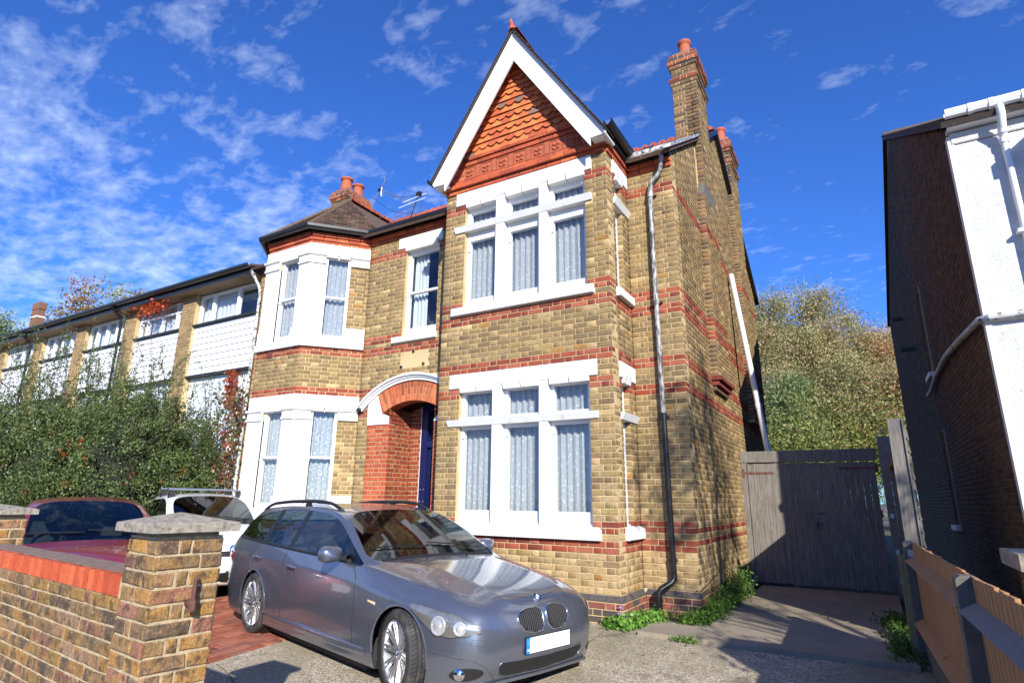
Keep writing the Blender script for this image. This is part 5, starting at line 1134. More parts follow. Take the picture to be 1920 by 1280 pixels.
# ------------------------------------------------------------ vegetation
def leaves(name,centers,size,cols,mat,parent,seed,aspect=.55,up=.0,csig=.12):
    rg=np.random.default_rng(seed); n=len(centers); c=np.asarray(centers)
    a=rg.normal(size=(n,3)); a[:,2]-=up; a/=np.linalg.norm(a,axis=1,keepdims=True); b=rg.normal(size=(n,3)); b-=a*np.sum(a*b,1,keepdims=True); b/=np.linalg.norm(b,axis=1,keepdims=True)
    s=size*rg.uniform(.65,1.3,(n,1)); a=a*s; b=b*s*aspect
    v=np.stack([c-a*.5,c-b*.5+a*.05,c+a*.5,c+b*.5+a*.05],1)
    cl=np.array(cols)[rg.integers(len(cols),size=n)]*rg.uniform(1-csig*2,1+csig*2,(n,1))
    return fast_mesh(name,v,4,np.clip(cl,.005,.9),mat,parent)
def skeleton(base,h,seed,spread=.5,levels=4,lean=(0,0),first=.25,nb=3,droop=0.,trunk_r=None):
    rg=np.random.default_rng(seed); segs=[]; tips=[]
    def grow(p,d,L_,r,lv):
        n=4; q=p
        for i in range(n):
            d=(d+V(rg.normal(0,.10,3))+V((0,0,-droop*(lv>1)*.12))).normalized(); q2=q+d*(L_/n); r2=r*(1-.16); segs.append((q,q2,r,r2)); 
            if lv>=levels-2: tips.append(tuple(q2))
            if lv<levels and (i>=1 or lv>0):
                for _ in range(nb if lv==0 else max(1,nb-1)):
                    if rg.random()<.8:
                        ax=V(rg.normal(size=3)); ax=(ax-d*ax.dot(d)).normalized(); nd=(d*(1-spread*rg.uniform(.6,1.2))+ax*spread*rg.uniform(.8,1.5)).normalized()
                        grow(q2,nd,L_*rg.uniform(.42,.68),r2*.55,lv+1)
            q=q2; r=r2
        tips.append(tuple(q))
    grow(V(base),V((lean[0],lean[1],1)).normalized(),h*.62,(trunk_r or h*.018),0); return segs,tips
def limb_mesh(name,segs,mat,parent,minr=.0,seg=5):
    m=MB()
    for p,q,r,r2 in segs:
        if r>=minr: m.tube([p,q],[r,r2],seg if r>.02 else 3,caps=False)
    return m.build(name,mat,parent)
def tree(name,label,base,h,seed,cols,leaf=.1,n=20000,spread=.55,levels=4,bark='bark',sig=.28,group=None,cat='tree',minr=.012,droop=0.,lean=(0,0),nb=3):
    t=thing(name,label,cat,group=group); segs,tips=skeleton(base,h,seed,spread,levels,lean,droop=droop,nb=nb)
    limb_mesh('trunk',segs,bark,t,minr); rg=np.random.default_rng(seed+1); T_=np.array(tips); idx=rg.integers(len(T_),size=n)
    cl=T_[idx]+rg.normal(0,sig,(n,3)); leaves('crown',cl,leaf,cols,'leaf',t,seed+2); return t
def crown_tree(name,label,base,h,R,seed,cols,leaf=.13,n=40000,bark='bark',zlow=.25,clumps=130,csz=.45,droop=0.,cat='tree',squash=1.):
    t=thing(name,label,cat); rg=np.random.default_rng(seed); base=V(base); H0=h*zlow; cz=(h+H0)/2; rz=(h-H0)/2; m=MB()
    tr=[base+V((.25*math.sin(i*.9+seed),.25*math.cos(i*1.3+seed),h*.9*i/8)) for i in range(9)]; r0=h*.014; m.tube(tr,[r0*(1-.10*i) for i in range(9)],8,caps=False); C_=[]
    while len(C_)<clumps:
        d=rg.normal(size=3); d/=np.linalg.norm(d); r=rg.uniform(.25,1.)**.5; hh=d[2]; taper=1-.35*max(0,hh)
        p=np.array([base.x+d[0]*R*r*taper,base.y+d[1]*R*r*taper,base.z+cz+d[2]*rz*r])*1.; 
        if p[2]<base.z+H0*.8: continue
        C_.append(p)
    for p in C_:
        f=min(.88,max(.12,((p[2]-base.z)/h)*.72)); k=f*8; i=int(k); q=tr[min(i,7)].lerp(tr[min(i,7)+1],k-i); pv=V(p); mid_=q.lerp(pv,.55)+V((0,0,.12*(pv-q).length))
        m.tube([q,mid_,pv],[.035*(1-f*.5)*h/11,.018,.006],4,caps=False)
        for _ in range(3): m.tube([mid_.lerp(pv,rg.uniform(.2,.9)),pv+V(rg.normal(0,csz*.8,3))],[.010,.004],3,caps=False)
    m.build('trunk',bark,t); C_=np.array(C_); w_=rg.uniform(.4,1.6,len(C_)); idx=rg.choice(len(C_),n,p=w_/w_.sum()); s_=rg.uniform(.6,1.25,len(C_))*csz
    L_=C_[idx]+rg.normal(0,1,(n,3))*s_[idx][:,None]*np.array([1,1,.8]); 
    if droop: L_[:,2]-=np.abs(rg.normal(0,droop,n))
    cc=np.array(cols); ci=rg.integers(len(cc),size=len(C_)); pick=np.where(rg.random(n)<.6,ci[idx],rg.integers(len(cc),size=n)); cl=cc[pick]
    o=leaves('crown',L_,leaf,[(.5,.5,.5)],'leaf',t,seed+2); me=o.data; ar=np.concatenate([cl*rg.uniform(.75,1.3,(n,1)),np.ones((n,1))],1).astype(np.float32); me.color_attributes['col'].data.foreach_set('color',np.repeat(ar,4,0).ravel()); return t
BC=[(0.318,0.280,0.137),(0.387,0.337,0.170),(0.240,0.235,0.116),(0.450,0.357,0.191),(0.185,0.192,0.092),(0.354,0.263,0.157)]
crown_tree('birch_tree','large yellow-green birch with pale trunk just right of the brick house, above the gate',(-2.65,40.21,0),17.62,3.75,31,BC,.165,57200,'birchbark',.25,150,0.61,.5)
crown_tree('birch_tree','tall olive birch in the middle of the grove, its crown reaching highest',(0.65,42.46,0),18.07,3.75,32,BC,.165,57200,'birchbark',.25,150,0.61,.5)
crown_tree('birch_tree','shorter birch at the right of the grove with brownish leaves',(4.55,43.21,0),14.92,3.45,33,[(0.441,0.297,0.171),(0.384,0.313,0.167),(0.305,0.268,0.140),(0.501,0.293,0.178)],.165,46200,'birchbark',.25,130,0.61,.4)
crown_tree('small_tree','dark green tree far right, showing past the corner of the shaded neighbouring house',(9.65,50.71,0),15.22,3.90,34,[(0.120,0.159,0.069),(0.176,0.214,0.094),(0.090,0.119,0.055)],.165,28600,'bark',.3,90,0.65)
crown_tree('small_tree','low dark green tree in front of the birches, right beside the brick house wall',(-1.15,34.96,0),9.22,2.70,35,[(0.205,0.242,0.113),(0.285,0.300,0.141),(0.148,0.186,0.082)],.165,37400,'bark',.2,100,0.55)
crown_tree('small_tree','low tree with russet patches behind the tall fence post',(5.00,35.71,0),9.82,2.85,36,[(0.402,0.280,0.152),(0.308,0.291,0.143),(0.443,0.236,0.140),(0.254,0.248,0.120)],.165,37400,'bark',.2,100,0.55)
crown_tree('small_tree','rounded olive tree filling the middle of the view above the gate',(2.00,37.21,0),11.02,3.00,37,BC,.165,39600,'bark',.2,110,0.55)
hd=thing('rear_hedge','band of green garden shrubs showing just above the gate','hedge'); hd['kind']='stuff'
rg=np.random.default_rng(44); n=36000; c=np.stack([rg.uniform(-10,15,n),rg.uniform(29,33,n),np.abs(rg.normal(0,1,n))*1.6+rg.uniform(.5,4.6,n)],1); leaves('foliage',c,.18,[(.18,.22,.06),(.25,.27,.07),(.14,.18,.05),(.30,.26,.09)],'leaf',hd,45)
AUT=[(.30,.16,.04),(.24,.18,.05),(.36,.13,.05),(.17,.17,.05),(.28,.20,.06)]
crown_tree('autumn_tree','autumn tree with brown and orange leaves rising behind the terrace roofs',(-42,11.0,0),15.4,2.7,51,AUT,.20,15000,'bark',.3,60,.5)
crown_tree('autumn_tree','yellowing tree at the right end of the group behind the terrace roofs',(-38.6,12.6,0),15.5,2.6,52,[(.32,.27,.07),(.26,.26,.08),(.40,.22,.06)],.20,15000,'bark',.3,60,.5)
crown_tree('green_tree','loose green tree at the far left edge, left of the brown chimney',(-47.5,7.0,0),14.2,3.2,53,[(.18,.21,.07),(.24,.27,.10),(.14,.17,.06)],.20,16000,'bark',.3,70,.55)
# pyracantha bush
bu=thing('pyracantha_bush','big evergreen pyracantha bush dotted with orange berries, arching shoots rising over it','bush')
rg=np.random.default_rng(60); blobs=[(-9.7,.05,1.55,1.05,1.0,1.75),(-10.0,-.7,1.8,1.3,1.2,1.75),(-11.2,-1.3,1.7,1.5,1.3,1.7),(-12.4,-2.0,1.5,1.5,1.3,1.7),(-13.4,-2.8,1.5,1.5,1.3,1.6),(-9.3,.35,.8,.7,.55,1.3),(-10.8,-.2,2.0,1.0,.9,1.5),(-11.9,-.9,2.0,1.1,1.,1.3),(-9.35,-.1,1.1,.75,.8,1.2)]
cl=[];be=[]
for (x,y,z,rx,ry,rz) in blobs:
    nc=int(300*rx*rz/1.5); d=rg.normal(size=(nc,3)); d/=np.linalg.norm(d,axis=1,keepdims=True); r=rg.uniform(.62,1.04,(nc,1))
    cc=np.array([x,y,z])+d*r*np.array([rx,ry,rz]); sz=rg.uniform(.05,.16,(nc,1)); per=72
    c=np.repeat(cc,per,0)+rg.normal(0,1,(nc*per,3))*np.repeat(sz,per,0)*np.array([1.,1.,.85]); c=c[c[:,2]>.0]; cl.append(c)
    for _ in range(int(4*rx)):
        dd=rg.normal(size=3); dd[2]=abs(dd[2])*.6-.2; dd[1]-=.9; dd[0]+=.7; dd/=np.linalg.norm(dd); q=np.array([x,y,z])+dd*np.array([rx,ry,rz])*1.06; be.append(q+rg.normal(0,.05,(int(rg.integers(4,13)),3)))
cl=np.concatenate(cl)
GC=[(.085,.12,.035),(.12,.165,.05),(.055,.08,.028),(.16,.20,.07),(.095,.13,.04)]
leaves('foliage',cl,.055,GC,'gloss',bu,61,.42)
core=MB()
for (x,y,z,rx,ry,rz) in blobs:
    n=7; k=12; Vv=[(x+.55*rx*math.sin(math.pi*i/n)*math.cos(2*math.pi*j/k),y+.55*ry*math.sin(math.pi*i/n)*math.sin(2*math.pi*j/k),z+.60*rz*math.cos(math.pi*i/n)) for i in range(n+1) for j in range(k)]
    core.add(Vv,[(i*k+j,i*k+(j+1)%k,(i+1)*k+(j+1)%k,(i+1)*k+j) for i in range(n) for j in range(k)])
core.build('opaque_core',flat('painted_core_shade',(.012,.015,.007),.95,bump=.5),bu)  # solid blobs, near-black to paint the shade between leaf clumps
st=MB(); lv=[]
for i in range(150):
    x=rg.uniform(-14.2,-8.95); y=-.15-.42*(-x-9.5)+rg.uniform(-.7,.7); z0=2.2+rg.uniform(-.2,.5); L_=rg.uniform(.8,2.3)*(1.15 if x<-9.4 else .8); d=V((rg.uniform(-.25,.45),rg.uniform(-.4,.25),1)).normalized(); q=V((x,y,z0)); bend=V((rg.uniform(-.12,.22),rg.uniform(-.12,.12),-.03)); P=[q]
    for s_ in range(9): d=(d+bend*.35+V(rg.normal(0,.035,3))).normalized(); q=q+d*(L_/9); P.append(q)
    st.tube(P,[.009*(1-.08*j) for j in range(len(P))],3,caps=False)
    for j in range(len(P)-1):
        m_=int(L_/9*170*(1-.05*j)); t_=rg.random(m_)[:,None]; pa,pb=np.array(P[j]),np.array(P[j+1]); lv.append(pa+(pb-pa)*t_+rg.normal(0,.030,(m_,3)))
        if rg.random()<.55:
            sd=V((rg.uniform(-1,1),rg.uniform(-1,1),rg.uniform(.0,.8))).normalized(); e=P[j]+sd*rg.uniform(.08,.28); st.tube([P[j],e],[.004,.002],3,caps=False); m_=int(16*(e-P[j]).length/.15); t_=rg.random(m_)[:,None]; lv.append(np.array(P[j])+(np.array(e)-np.array(P[j]))*t_+rg.normal(0,.014,(m_,3)))
st.build('shoot','bark',bu); leaves('shoot_leaves',np.concatenate(lv),.042,GC,'gloss',bu,62,.45)
be=np.concatenate(be); n=len(be); ic=[(0,0,1),(.894,0,.447),(.276,.851,.447),(-.724,.526,.447),(-.724,-.526,.447),(.276,-.851,.447),(.724,.526,-.447),(-.276,.851,-.447),(-.894,0,-.447),(-.276,-.851,-.447),(.724,-.526,-.447),(0,0,-1)]
ifs=[(0,1,2),(0,2,3),(0,3,4),(0,4,5),(0,5,1),(1,6,2),(2,7,3),(3,8,4),(4,9,5),(5,10,1),(6,7,2),(7,8,3),(8,9,4),(9,10,5),(10,6,1),(6,11,7),(7,11,8),(8,11,9),(9,11,10),(10,11,6)]
I=np.array(ic)[np.array(ifs)]; vv=(be[:,None,None,:]+I[None]*.0095*rg.uniform(.8,1.5,(n,1,1,1))).reshape(-1,3,3); fast_mesh('berries',vv,3,None,'berry',bu)
# red creeper
cr_=thing('red_creeper','red Virginia creeper climbing the left end of the brick house above the bush','climber')
rg=np.random.default_rng(70); P=[]; m=MB()
for i in range(7):
    q=V((-8.70+rg.uniform(-.22,.06),.55+rg.uniform(-.15,.25),.4)); pts=[q]
    while q.z<3.4+rg.uniform(-.4,1.0): q=q+V((rg.uniform(-.07,.07),rg.uniform(-.03,.03),.16)); pts.append(q)
    m.tube(pts,.008,4,caps=False); 
    for a,b in zip(pts,pts[1:]): P.append(np.array(a)+(np.array(b)-np.array(a))*rg.random((9,1))+rg.normal(0,.085,(9,3)))
m.build('stem','bark',cr_); leaves('foliage',np.concatenate(P),.085,[(.22,.055,.035),(.28,.08,.045),(.15,.045,.03),(.26,.13,.06),(.10,.13,.04),(.14,.16,.05),(.12,.14,.05)],'leaf',cr_,71,.8)
nh=thing('added_shade_hedge','clipped green hedge added out of view to shade the low fence posts','hedge'); nh['kind']='stuff'  # unseen hedge, added so its shadow darkens the fence posts
rg=np.random.default_rng(79); n=9000; c=np.stack([rg.uniform(3.2,8.5,n),rg.uniform(-5.55,-5.05,n),rg.uniform(-.1,1.62,n)],1); leaves('foliage',c,.06,[(.06,.10,.025),(.09,.13,.03)],'leaf',nh,78)
m=MB(); m.box(W0,3.3,8.4,-5.5,-5.1,-.2,1.55); m.build('opaque_core','bark',nh)
ns=thing('added_shade_shrub','tall clipped shrub added out of view to shade the capped brick pier','bush'); n=9000; rg=np.random.default_rng(81); c=np.stack([rg.uniform(4.7,7.6,n),rg.uniform(-5.0,-4.4,n),rg.uniform(-.1,3.1,n)],1); leaves('foliage',c,.07,[(.06,.10,.025),(.09,.13,.03)],'leaf',ns,82)  # unseen shrub with opaque core, added to keep sun off the capped pier
m=MB(); m.box(W0,4.9,7.4,-4.9,-4.5,-.2,2.95); m.build('opaque_core','bark',ns)
c2=thing('hanging_creeper','clump of red creeper hanging from the eaves over the second terrace window','climber')
n=420; c=np.stack([rg.normal(-12.75,.34,n),.72+rg.normal(0,.06,n),6.18-np.abs(rg.normal(0,.16,n))],1); leaves('foliage',c,.075,[(.42,.07,.03),(.50,.12,.04),(.32,.05,.03)],'leaf',c2,73,.8)
m=MB(); m.tube([(-12.2,.74,6.25),(-12.9,.72,6.12)],.006,3); m.build('stem','bark',c2)
c3=thing('creeper_sprig','small sprig of red creeper at the right of the boarded terrace wall','climber')
n=420; c=np.stack([rg.normal(-9.35,.10,n),.93+rg.normal(0,.03,n),rg.uniform(3.3,4.1,n)],1); leaves('foliage',c,.07,[(.40,.10,.05),(.30,.08,.04)],'leaf',c3,75,.8)
# weeds along the side wall and the bay
def weeds(name,label,pts,n,h,size,seed,cols=[(.10,.20,.03),(.14,.27,.045),(.07,.15,.025)],w=.12,cat='plant'):
    t=thing(name,label,cat); rg=np.random.default_rng(seed); Q=[]; P=np.array(pts,float); m=MB()
    for i in range(n):
        k=rg.integers(len(P)-1); f=rg.random(); b=P[k]*(1-f)+P[k+1]*f; hh=(P[k][3] if False else 1)*h*rg.uniform(.4,1)*(b[2] if len(b)>2 else 1); x,y=b[0]+rg.normal(0,w),b[1]+rg.normal(0,w)
        if x<XO+.01 and y>D-.02: x=XO+.02+abs(rg.normal(0,.05))
        z0=gz(y); tp=(x+rg.normal(0,.05),y+rg.normal(0,.05),z0+hh); 
        if i%3==0: m.tube([(x,y,z0-.02),tp],.003,3,caps=False)
        kq=12; tt=rg.random((kq,1))**.7; Q.append(np.array((x,y,z0))+(np.array(tp)-np.array((x,y,z0)))*tt+rg.normal(0,.028,(kq,3)))
    m.build('stem','leafstem',t); Q=np.concatenate(Q); Q[:,2]=np.maximum(Q[:,2],gz(0)-.0+.01); leaves('foliage',Q,size,cols,'leaf',t,seed+1,.7,csig=.15); return t
MAT['leafstem']=flat('green_stems',(.09,.13,.03),.7,bump=0)
weeds('wall_weeds','dense bright green weeds along the foot of the sunlit side wall',[(.62,.45,.35),(.80,.75,.7),(.80,1.6,1.),(.85,2.3,1.7),(.85,3.0,2.)],420,.25,.032,80,w=.07)
weeds('bay_weeds','low bright green plants with mauve flowers at the corner of the bay',[(-.10,-.14,.8),(.12,-.12,.9),(.18,.20,1.),(.28,.5,1.)],170,.11,.045,84,cols=[(.15,.30,.05),(.19,.36,.06),(.10,.22,.04)],w=.06)
weeds('fence_weeds','dark shaded weeds below the first concrete fence post',[(2.72,-.2,1.),(2.78,.8,1.2),(2.70,1.8,.8)],220,.17,.04,88,cols=[(.06,.12,.025),(.09,.16,.03)],w=.06)
weeds('crack_weeds','tiny green weeds in the joint in front of the path slab',[(.70,-.38,1.),(.92,-.40,1.)],26,.035,.022,92,w=.02)
fl=thing('bellflowers','few small mauve bellflowers against the plinth corner of the bay','flower')
rg=np.random.default_rng(95); c=np.concatenate([np.array((.03,-.10,.16))+rg.normal(0,(.012,.012,.055),(26,3)),np.array((.10,-.12,.06))+rg.normal(0,.02,(10,3)),np.array((.40,.72,.10))+rg.normal(0,.015,(8,3))]); leaves('petals',c,.022,[(.42,.32,.72),(.5,.38,.8)],'leaf',fl,96,.8)
# fallen leaves on the drive
gl_=thing('fallen_leaves','scattered dry brown leaves lying on the concrete drive','leaves'); gl_['kind']='stuff'; rg=np.random.default_rng(97); n=230
x=rg.uniform(-2.8,2.7,n); y=rg.uniform(-5,4.2,n); ok=~((x<XO+.03)&(y>-.2)); x,y=x[ok],y[ok]; c=np.stack([x,y,np.array([gz(q) for q in y])+.008+.026*((x>.9)&(y>-.36))],1); n=len(c)
an=rg.uniform(0,6.28,n); s=rg.uniform(.012,.030,n); a=np.stack([np.cos(an)*s,np.sin(an)*s,rg.uniform(-.006,.006,n)],1); b=np.stack([-np.sin(an)*s*.5,np.cos(an)*s*.5,rg.uniform(-.004,.010,n)],1)
fast_mesh('leaf_litter',np.stack([c-a,c-b,c+a,c+b],1),4,np.array([(.42,.30,.16),(.30,.16,.07),(.55,.45,.28),(.20,.12,.06)])[rg.integers(4,size=n)],'leaf',gl_)
cb2=thing('black_cable','thin black cable drooping along the foot of the brick side wall','cable')
m=MB(); m.tube([(-.2,-.02,.318),(.05,.75,.318),(.66,D-.012,.318),(XO+.012,D+.02,.318),(XO+.012,1.3,.36),(XO+.014,1.9,.44),(XO+.02,2.35,.47),(XO+.05,2.6,.40),(XO+.03,2.8,.28)][2:],.006,5); m.build('cable','trim',cb2)
# street tree outside the picture whose branches dapple the side wall and path
crown_tree('street_tree','sparse street tree standing on the pavement to the right, outside the photo',(7.7,-6.0,-.2),9.0,1.6,101,[(.15,.15,.04),(.20,.16,.05)],.10,3600,'bark',.52,46,.22)
# ------------------------------------------------------------ cars
def lerp(a,b,t): return a+(b-a)*t
def car_body(root,ST,paint_mat,glassmat='carglass',wheels=(.83,3.72),wr=.355,fwd0=3.72,arch_y=.60,pill=(),wsc=(5,7),side=(5,12),rear=(12,13),names=('body',)):
    # ST: list of stations; each has x and rows [(y,z)...] (12 rows: sill to centre line). x measured back from the front bumper
    nR=len(ST[0][1]); V_=[];idx={}
    def vid(i,k,s):
        key=(i,k,s if k<nR-1 else 0)
        if key not in idx:
            x=ST[i][0]; dx=ST[i][2][k] if len(ST[i])>2 else 0; y,z=ST[i][1][k]; V_.append((fwd0-(x+dx),(y if s>0 else -y) if k<nR-1 else 0,z)); idx[key]=len(V_)-1
        return idx[key]
    F_=[];MI=[]
    nS=len(ST)
    for s in (1,-1):
        for i in range(nS-1):
            for k in range(nR-1):
                f=[vid(i,k,s),vid(i+1,k,s),vid(i+1,k+1,s),vid(i,k+1,s)]; mi=0
                if k==6 and side[0]<=i<side[1]: mi=1 if i not in pill else 2
                if k in(5,7) and side[0]<=i<side[1]: mi=2 if k==5 else 0
                if k>=9 and wsc[0]<=i<wsc[1]: mi=3
                if k>=9 and rear[0]<=i<rear[1]: mi=4
                F_.append(f); MI.append(mi)
    for i in (0,nS-1):
        for k in range(nR-2):
            # two centre columns across the end caps
            x=ST[i][0]; sg=-1 if i==0 else 1
            def cv(k):
                key=('c',i,k)
                if k>=nR-1: return vid(i,nR-1,1)
                if key not in idx:
                    y,z=ST[i][1][k]; V_.append((fwd0-(x+sg*(-.0)+ (ST[i][2][k] if len(ST[i])>2 else 0)+(-.045 if i==0 else .05)),0,z)); idx[key]=len(V_)-1
                return idx[key]
            for s in (1,-1):
                F_.append([vid(i,k,s),vid(i,k+1,s),cv(k+1),cv(k)]); MI.append(0)
        for s in (1,-1): F_.append([vid(i,nR-2,s),vid(i,nR-1,1),cv(nR-2)]); MI.append(0)
    me=bpy.data.meshes.new('cage'); me.from_pydata(V_,[],F_); 
    for mm in (paint_mat,glassmat,'trim',glassmat,glassmat): me.materials.append(MAT[mm])
    me.polygons.foreach_set('material_index',MI); bm=bmesh.new(); bm.from_mesh(me); bmesh.ops.recalc_face_normals(bm,faces=bm.faces)
    cl=bm.edges.layers.float.get('crease_edge') or bm.edges.layers.float.new('crease_edge')
    for e in bm.edges:
        if len(e.link_faces)==2:
            a,b=e.link_faces
            if a.material_index!=b.material_index: e[cl]=1.
        elif len(e.link_faces)==1: e[cl]=.9
    # shoulder line crease
    inv={v:k for k,v in idx.items()}
    for e in bm.edges:
        ka,kb=inv.get(e.verts[0].index),inv.get(e.verts[1].index)
        if ka and kb and ka[0]!='c' and kb[0]!='c' and ka[1]==kb[1] and ka[1] in (4,): e[cl]=max(e[cl],.62)
        if ka and kb and ka[0]!='c' and kb[0]!='c' and ka[1]==kb[1] and ka[1]==1: e[cl]=max(e[cl],.5)
        if ka and kb and ka[0]!='c' and kb[0]!='c' and ka[1]==kb[1]==9 and max(ka[0],kb[0])<=wsc[0]: e[cl]=max(e[cl],.6)
    vl=bm.verts.layers.float.get('crease_vert') or bm.verts.layers.float.new('crease_vert')
    cs_={side[0],side[1]}|set(pill)|{p+1 for p in pill}
    for v in bm.verts:
        q=inv.get(v.index)
        if q and q[0]!='c' and q[0] in cs_ and q[1] in(6,7): v[vl]=1.
    bm.to_mesh(me); bm.free(); o=bpy.data.objects.new('body',me); COL.objects.link(o)
    sm=o.modifiers.new('s','SUBSURF'); sm.levels=3; sm.render_levels=3; sm.use_limit_surface=False
    dg=bpy.context.evaluated_depsgraph_get(); full=bpy.data.meshes.new_from_object(o.evaluated_get(dg)); 
    bmf=bmesh.new(); bmf.from_mesh(full); bvh=BVHTree.FromBMesh(bmf); bmf.free()
    # wheel openings
    cut=MB()
    for wx in wheels:
        for s in (1,-1):
            cut.v; b=len(cut.v); n=40; X=fwd0-wx
            P=[]
            for yy in (arch_y*s,1.2*s):
                for k in range(n):
                    a=2*math.pi*k/n; P.append((X+wr*math.cos(a),yy,.325*wr/.355+wr*math.sin(a)))
            cut.add(P,[(k,(k+1)%n,n+(k+1)%n,n+k) for k in range(n)]+[tuple(range(n)),tuple(range(n,2*n))])
    cutter=cut.build('cutter','trim'); o.data=full; o.modifiers.clear()
    so_=o.modifiers.new('t','SOLIDIFY'); so_.thickness=.012; so_.offset=-1
    bo=o.modifiers.new('b','BOOLEAN'); bo.object=cutter; bo.operation='DIFFERENCE'; bo.solver='EXACT'
    bpy.context.view_layer.update(); dg=bpy.context.evaluated_depsgraph_get(); fin=bpy.data.meshes.new_from_object(o.evaluated_get(dg)); o.modifiers.clear()
    bpy.data.objects.remove(cutter); src=fin
    res={}
    for mi,nm in ((0,names[0]),(1,'side_window'),(2,'window_trim'),(3,'windscreen'),(4,'rear_window')):
        bm=bmesh.new(); bm.from_mesh(src); bmesh.ops.delete(bm,geom=[f for f in bm.faces if f.material_index!=mi],context='FACES')
        if not bm.faces: bm.free(); continue
        parts=[bm]
        m2=bpy.data.meshes.new(nm); bm.to_mesh(m2); bm.free(); m2.materials.clear(); m2.materials.append(MAT[(paint_mat,glassmat,'trim',glassmat,glassmat)[mi]]); m2.polygons.foreach_set('material_index',[0]*len(m2.polygons)); m2.polygons.foreach_set('use_smooth',[True]*len(m2.polygons)); m2.set_sharp_from_angle(angle=math.radians(40))
        if mi==1:   # each side window its own part
            bm=bmesh.new(); bm.from_mesh(m2); bm.faces.ensure_lookup_table(); seen=set(); 
            for f0 in bm.faces:
                if f0.index in seen: continue
                comp=[];stk=[f0]; seen.add(f0.index)
                while stk:
                    f=stk.pop(); comp.append(f.index)
                    for e in f.edges:
                        for g_ in e.link_faces:
                            if g_.index not in seen: seen.add(g_.index); stk.append(g_)
                b2=bmesh.new(); b2.from_mesh(m2); b2.faces.ensure_lookup_table(); cs=set(comp); bmesh.ops.delete(b2,geom=[f for f in b2.faces if f.index not in cs],context='FACES'); m3=bpy.data.meshes.new(nm); b2.to_mesh(m3); b2.free(); m3.materials.append(MAT[glassmat])
                ob=bpy.data.objects.new(nm,m3); COL.objects.link(ob); ob.parent=root
            bm.free(); continue
        ob=bpy.data.objects.new(nm,m2); COL.objects.link(ob); ob.parent=root; res[nm]=ob
    bpy.data.objects.remove(o)
    # wheel wells
    for wx in wheels:
        for s in (1,-1):
            m=MB(); X=fwd0-wx; n=24; P=[]
            for (rr,yy) in ((wr+.004,.905*s),(wr+.002,.5*s),(.05,.49*s)):
                for k in range(n): a=2*math.pi*k/n; P.append((X+rr*math.cos(a),yy*(1 if rr<.1 or yy!=.905*s else .93),.325*wr/.355+rr*math.sin(a)))
            m.add(P,[(k,(k+1)%n,n+(k+1)%n,n+k) for k in range(n)]+[(n+k,n+(k+1)%n,2*n+(k+1)%n,2*n+k) for k in range(n)]); m.build('wheel_well','trim',root)
    m=MB(); m.box(W0,fwd0-wheels[1]-.6,fwd0-.5,-.62,.62,.17,.24); m.build('underbody','trim',root)
    return bvh,res
def drape(root,bvh,name,poly,mode,mat,off=.003,rings=(1,.985,.9,.7,.45,.2),pillow=.0,fwd0=3.72,parent=None,offs=None,sgn=-1):
    # poly in 2D; mode 'side' -> (x,z) projected along y from sgn side; 'front' -> (y,z) projected along -x; 'top' -> (x,y) from above
    c=(sum(p[0] for p in poly)/len(poly),sum(p[1] for p in poly)/len(poly)); m=MB(); k=len(poly); good=True
    pts=[]
    for ri,r in enumerate(rings+(0,)):
        for (a,b) in (poly if r>0 else [c]):
            a2,b2=c[0]+(a-c[0])*r,c[1]+(b-c[1])*r
            if mode=='side': o_,d_=V((a2,sgn*2,b2)),V((0,-sgn,0))
            elif mode=='front': o_,d_=V((8,a2,b2)),V((-1,0,0))
            elif mode=='rear': o_,d_=V((-8,a2,b2)),V((1,0,0))
            elif mode=='diag': # front corner, projected along diagonal
                dn=V((-.62,-sgn*.78,0)).normalized(); sd=V((-dn.y,dn.x,0)); o_=V((3.2,sgn*.55,0))-dn*4+sd*a2+V((0,0,b2)); d_=dn
            else: o_,d_=V((a2,b2,4)),V((0,0,-1))
            h=bvh.ray_cast(o_,d_)
            if h[0] is None: 
                pts.append(pts[-1] if pts else V((0,0,0))); continue
            n=h[1] if h[1].dot(d_)<0 else -h[1]
            oo=off if offs is None else offs[ri]
            pts.append(h[0]+n*(oo+pillow*(1-r*r)))
    nr=len(rings); F_=[]
    for i in range(nr-1):
        for j in range(k): j2=(j+1)%k; F_.append((i*k+j,i*k+j2,(i+1)*k+j2,(i+1)*k+j))
    for j in range(k): F_.append(((nr-1)*k+j,(nr-1)*k+(j+1)%k,nr*k))
    m.add(pts,F_); ob=m.build(name,mat,parent or root,smooth='all'); return ob,pts[:k]
def drape_line(root,bvh,name,path,mode,mat,r=.003,sgn=-1,off=-.001,closed=False,steps=6):
    P=[]
    n=len(path); 
    for i in range(n if closed else n-1):
        a,b=path[i],path[(i+1)%n]
        for t in range(steps): P.append((lerp(a[0],b[0],t/steps),lerp(a[1],b[1],t/steps)))
    if not closed: P.append(path[-1])
    Q=[]
    for a,b in P:
        if mode=='side': o_,d_=V((a,sgn*2,b)),V((0,-sgn,0))
        elif mode=='front': o_,d_=V((8,a,b)),V((-1,0,0))
        else: o_,d_=V((a,b,4)),V((0,0,-1))
        h=bvh.ray_cast(o_,d_)
        if h[0] is not None:
            nn=h[1] if h[1].dot(d_)<0 else -h[1]; Q.append(h[0]+nn*off)
    if len(Q)<2: return
    m=MB(); m.tube(Q,r,5,closed=closed); return m.build(name,mat,root,smooth='all')
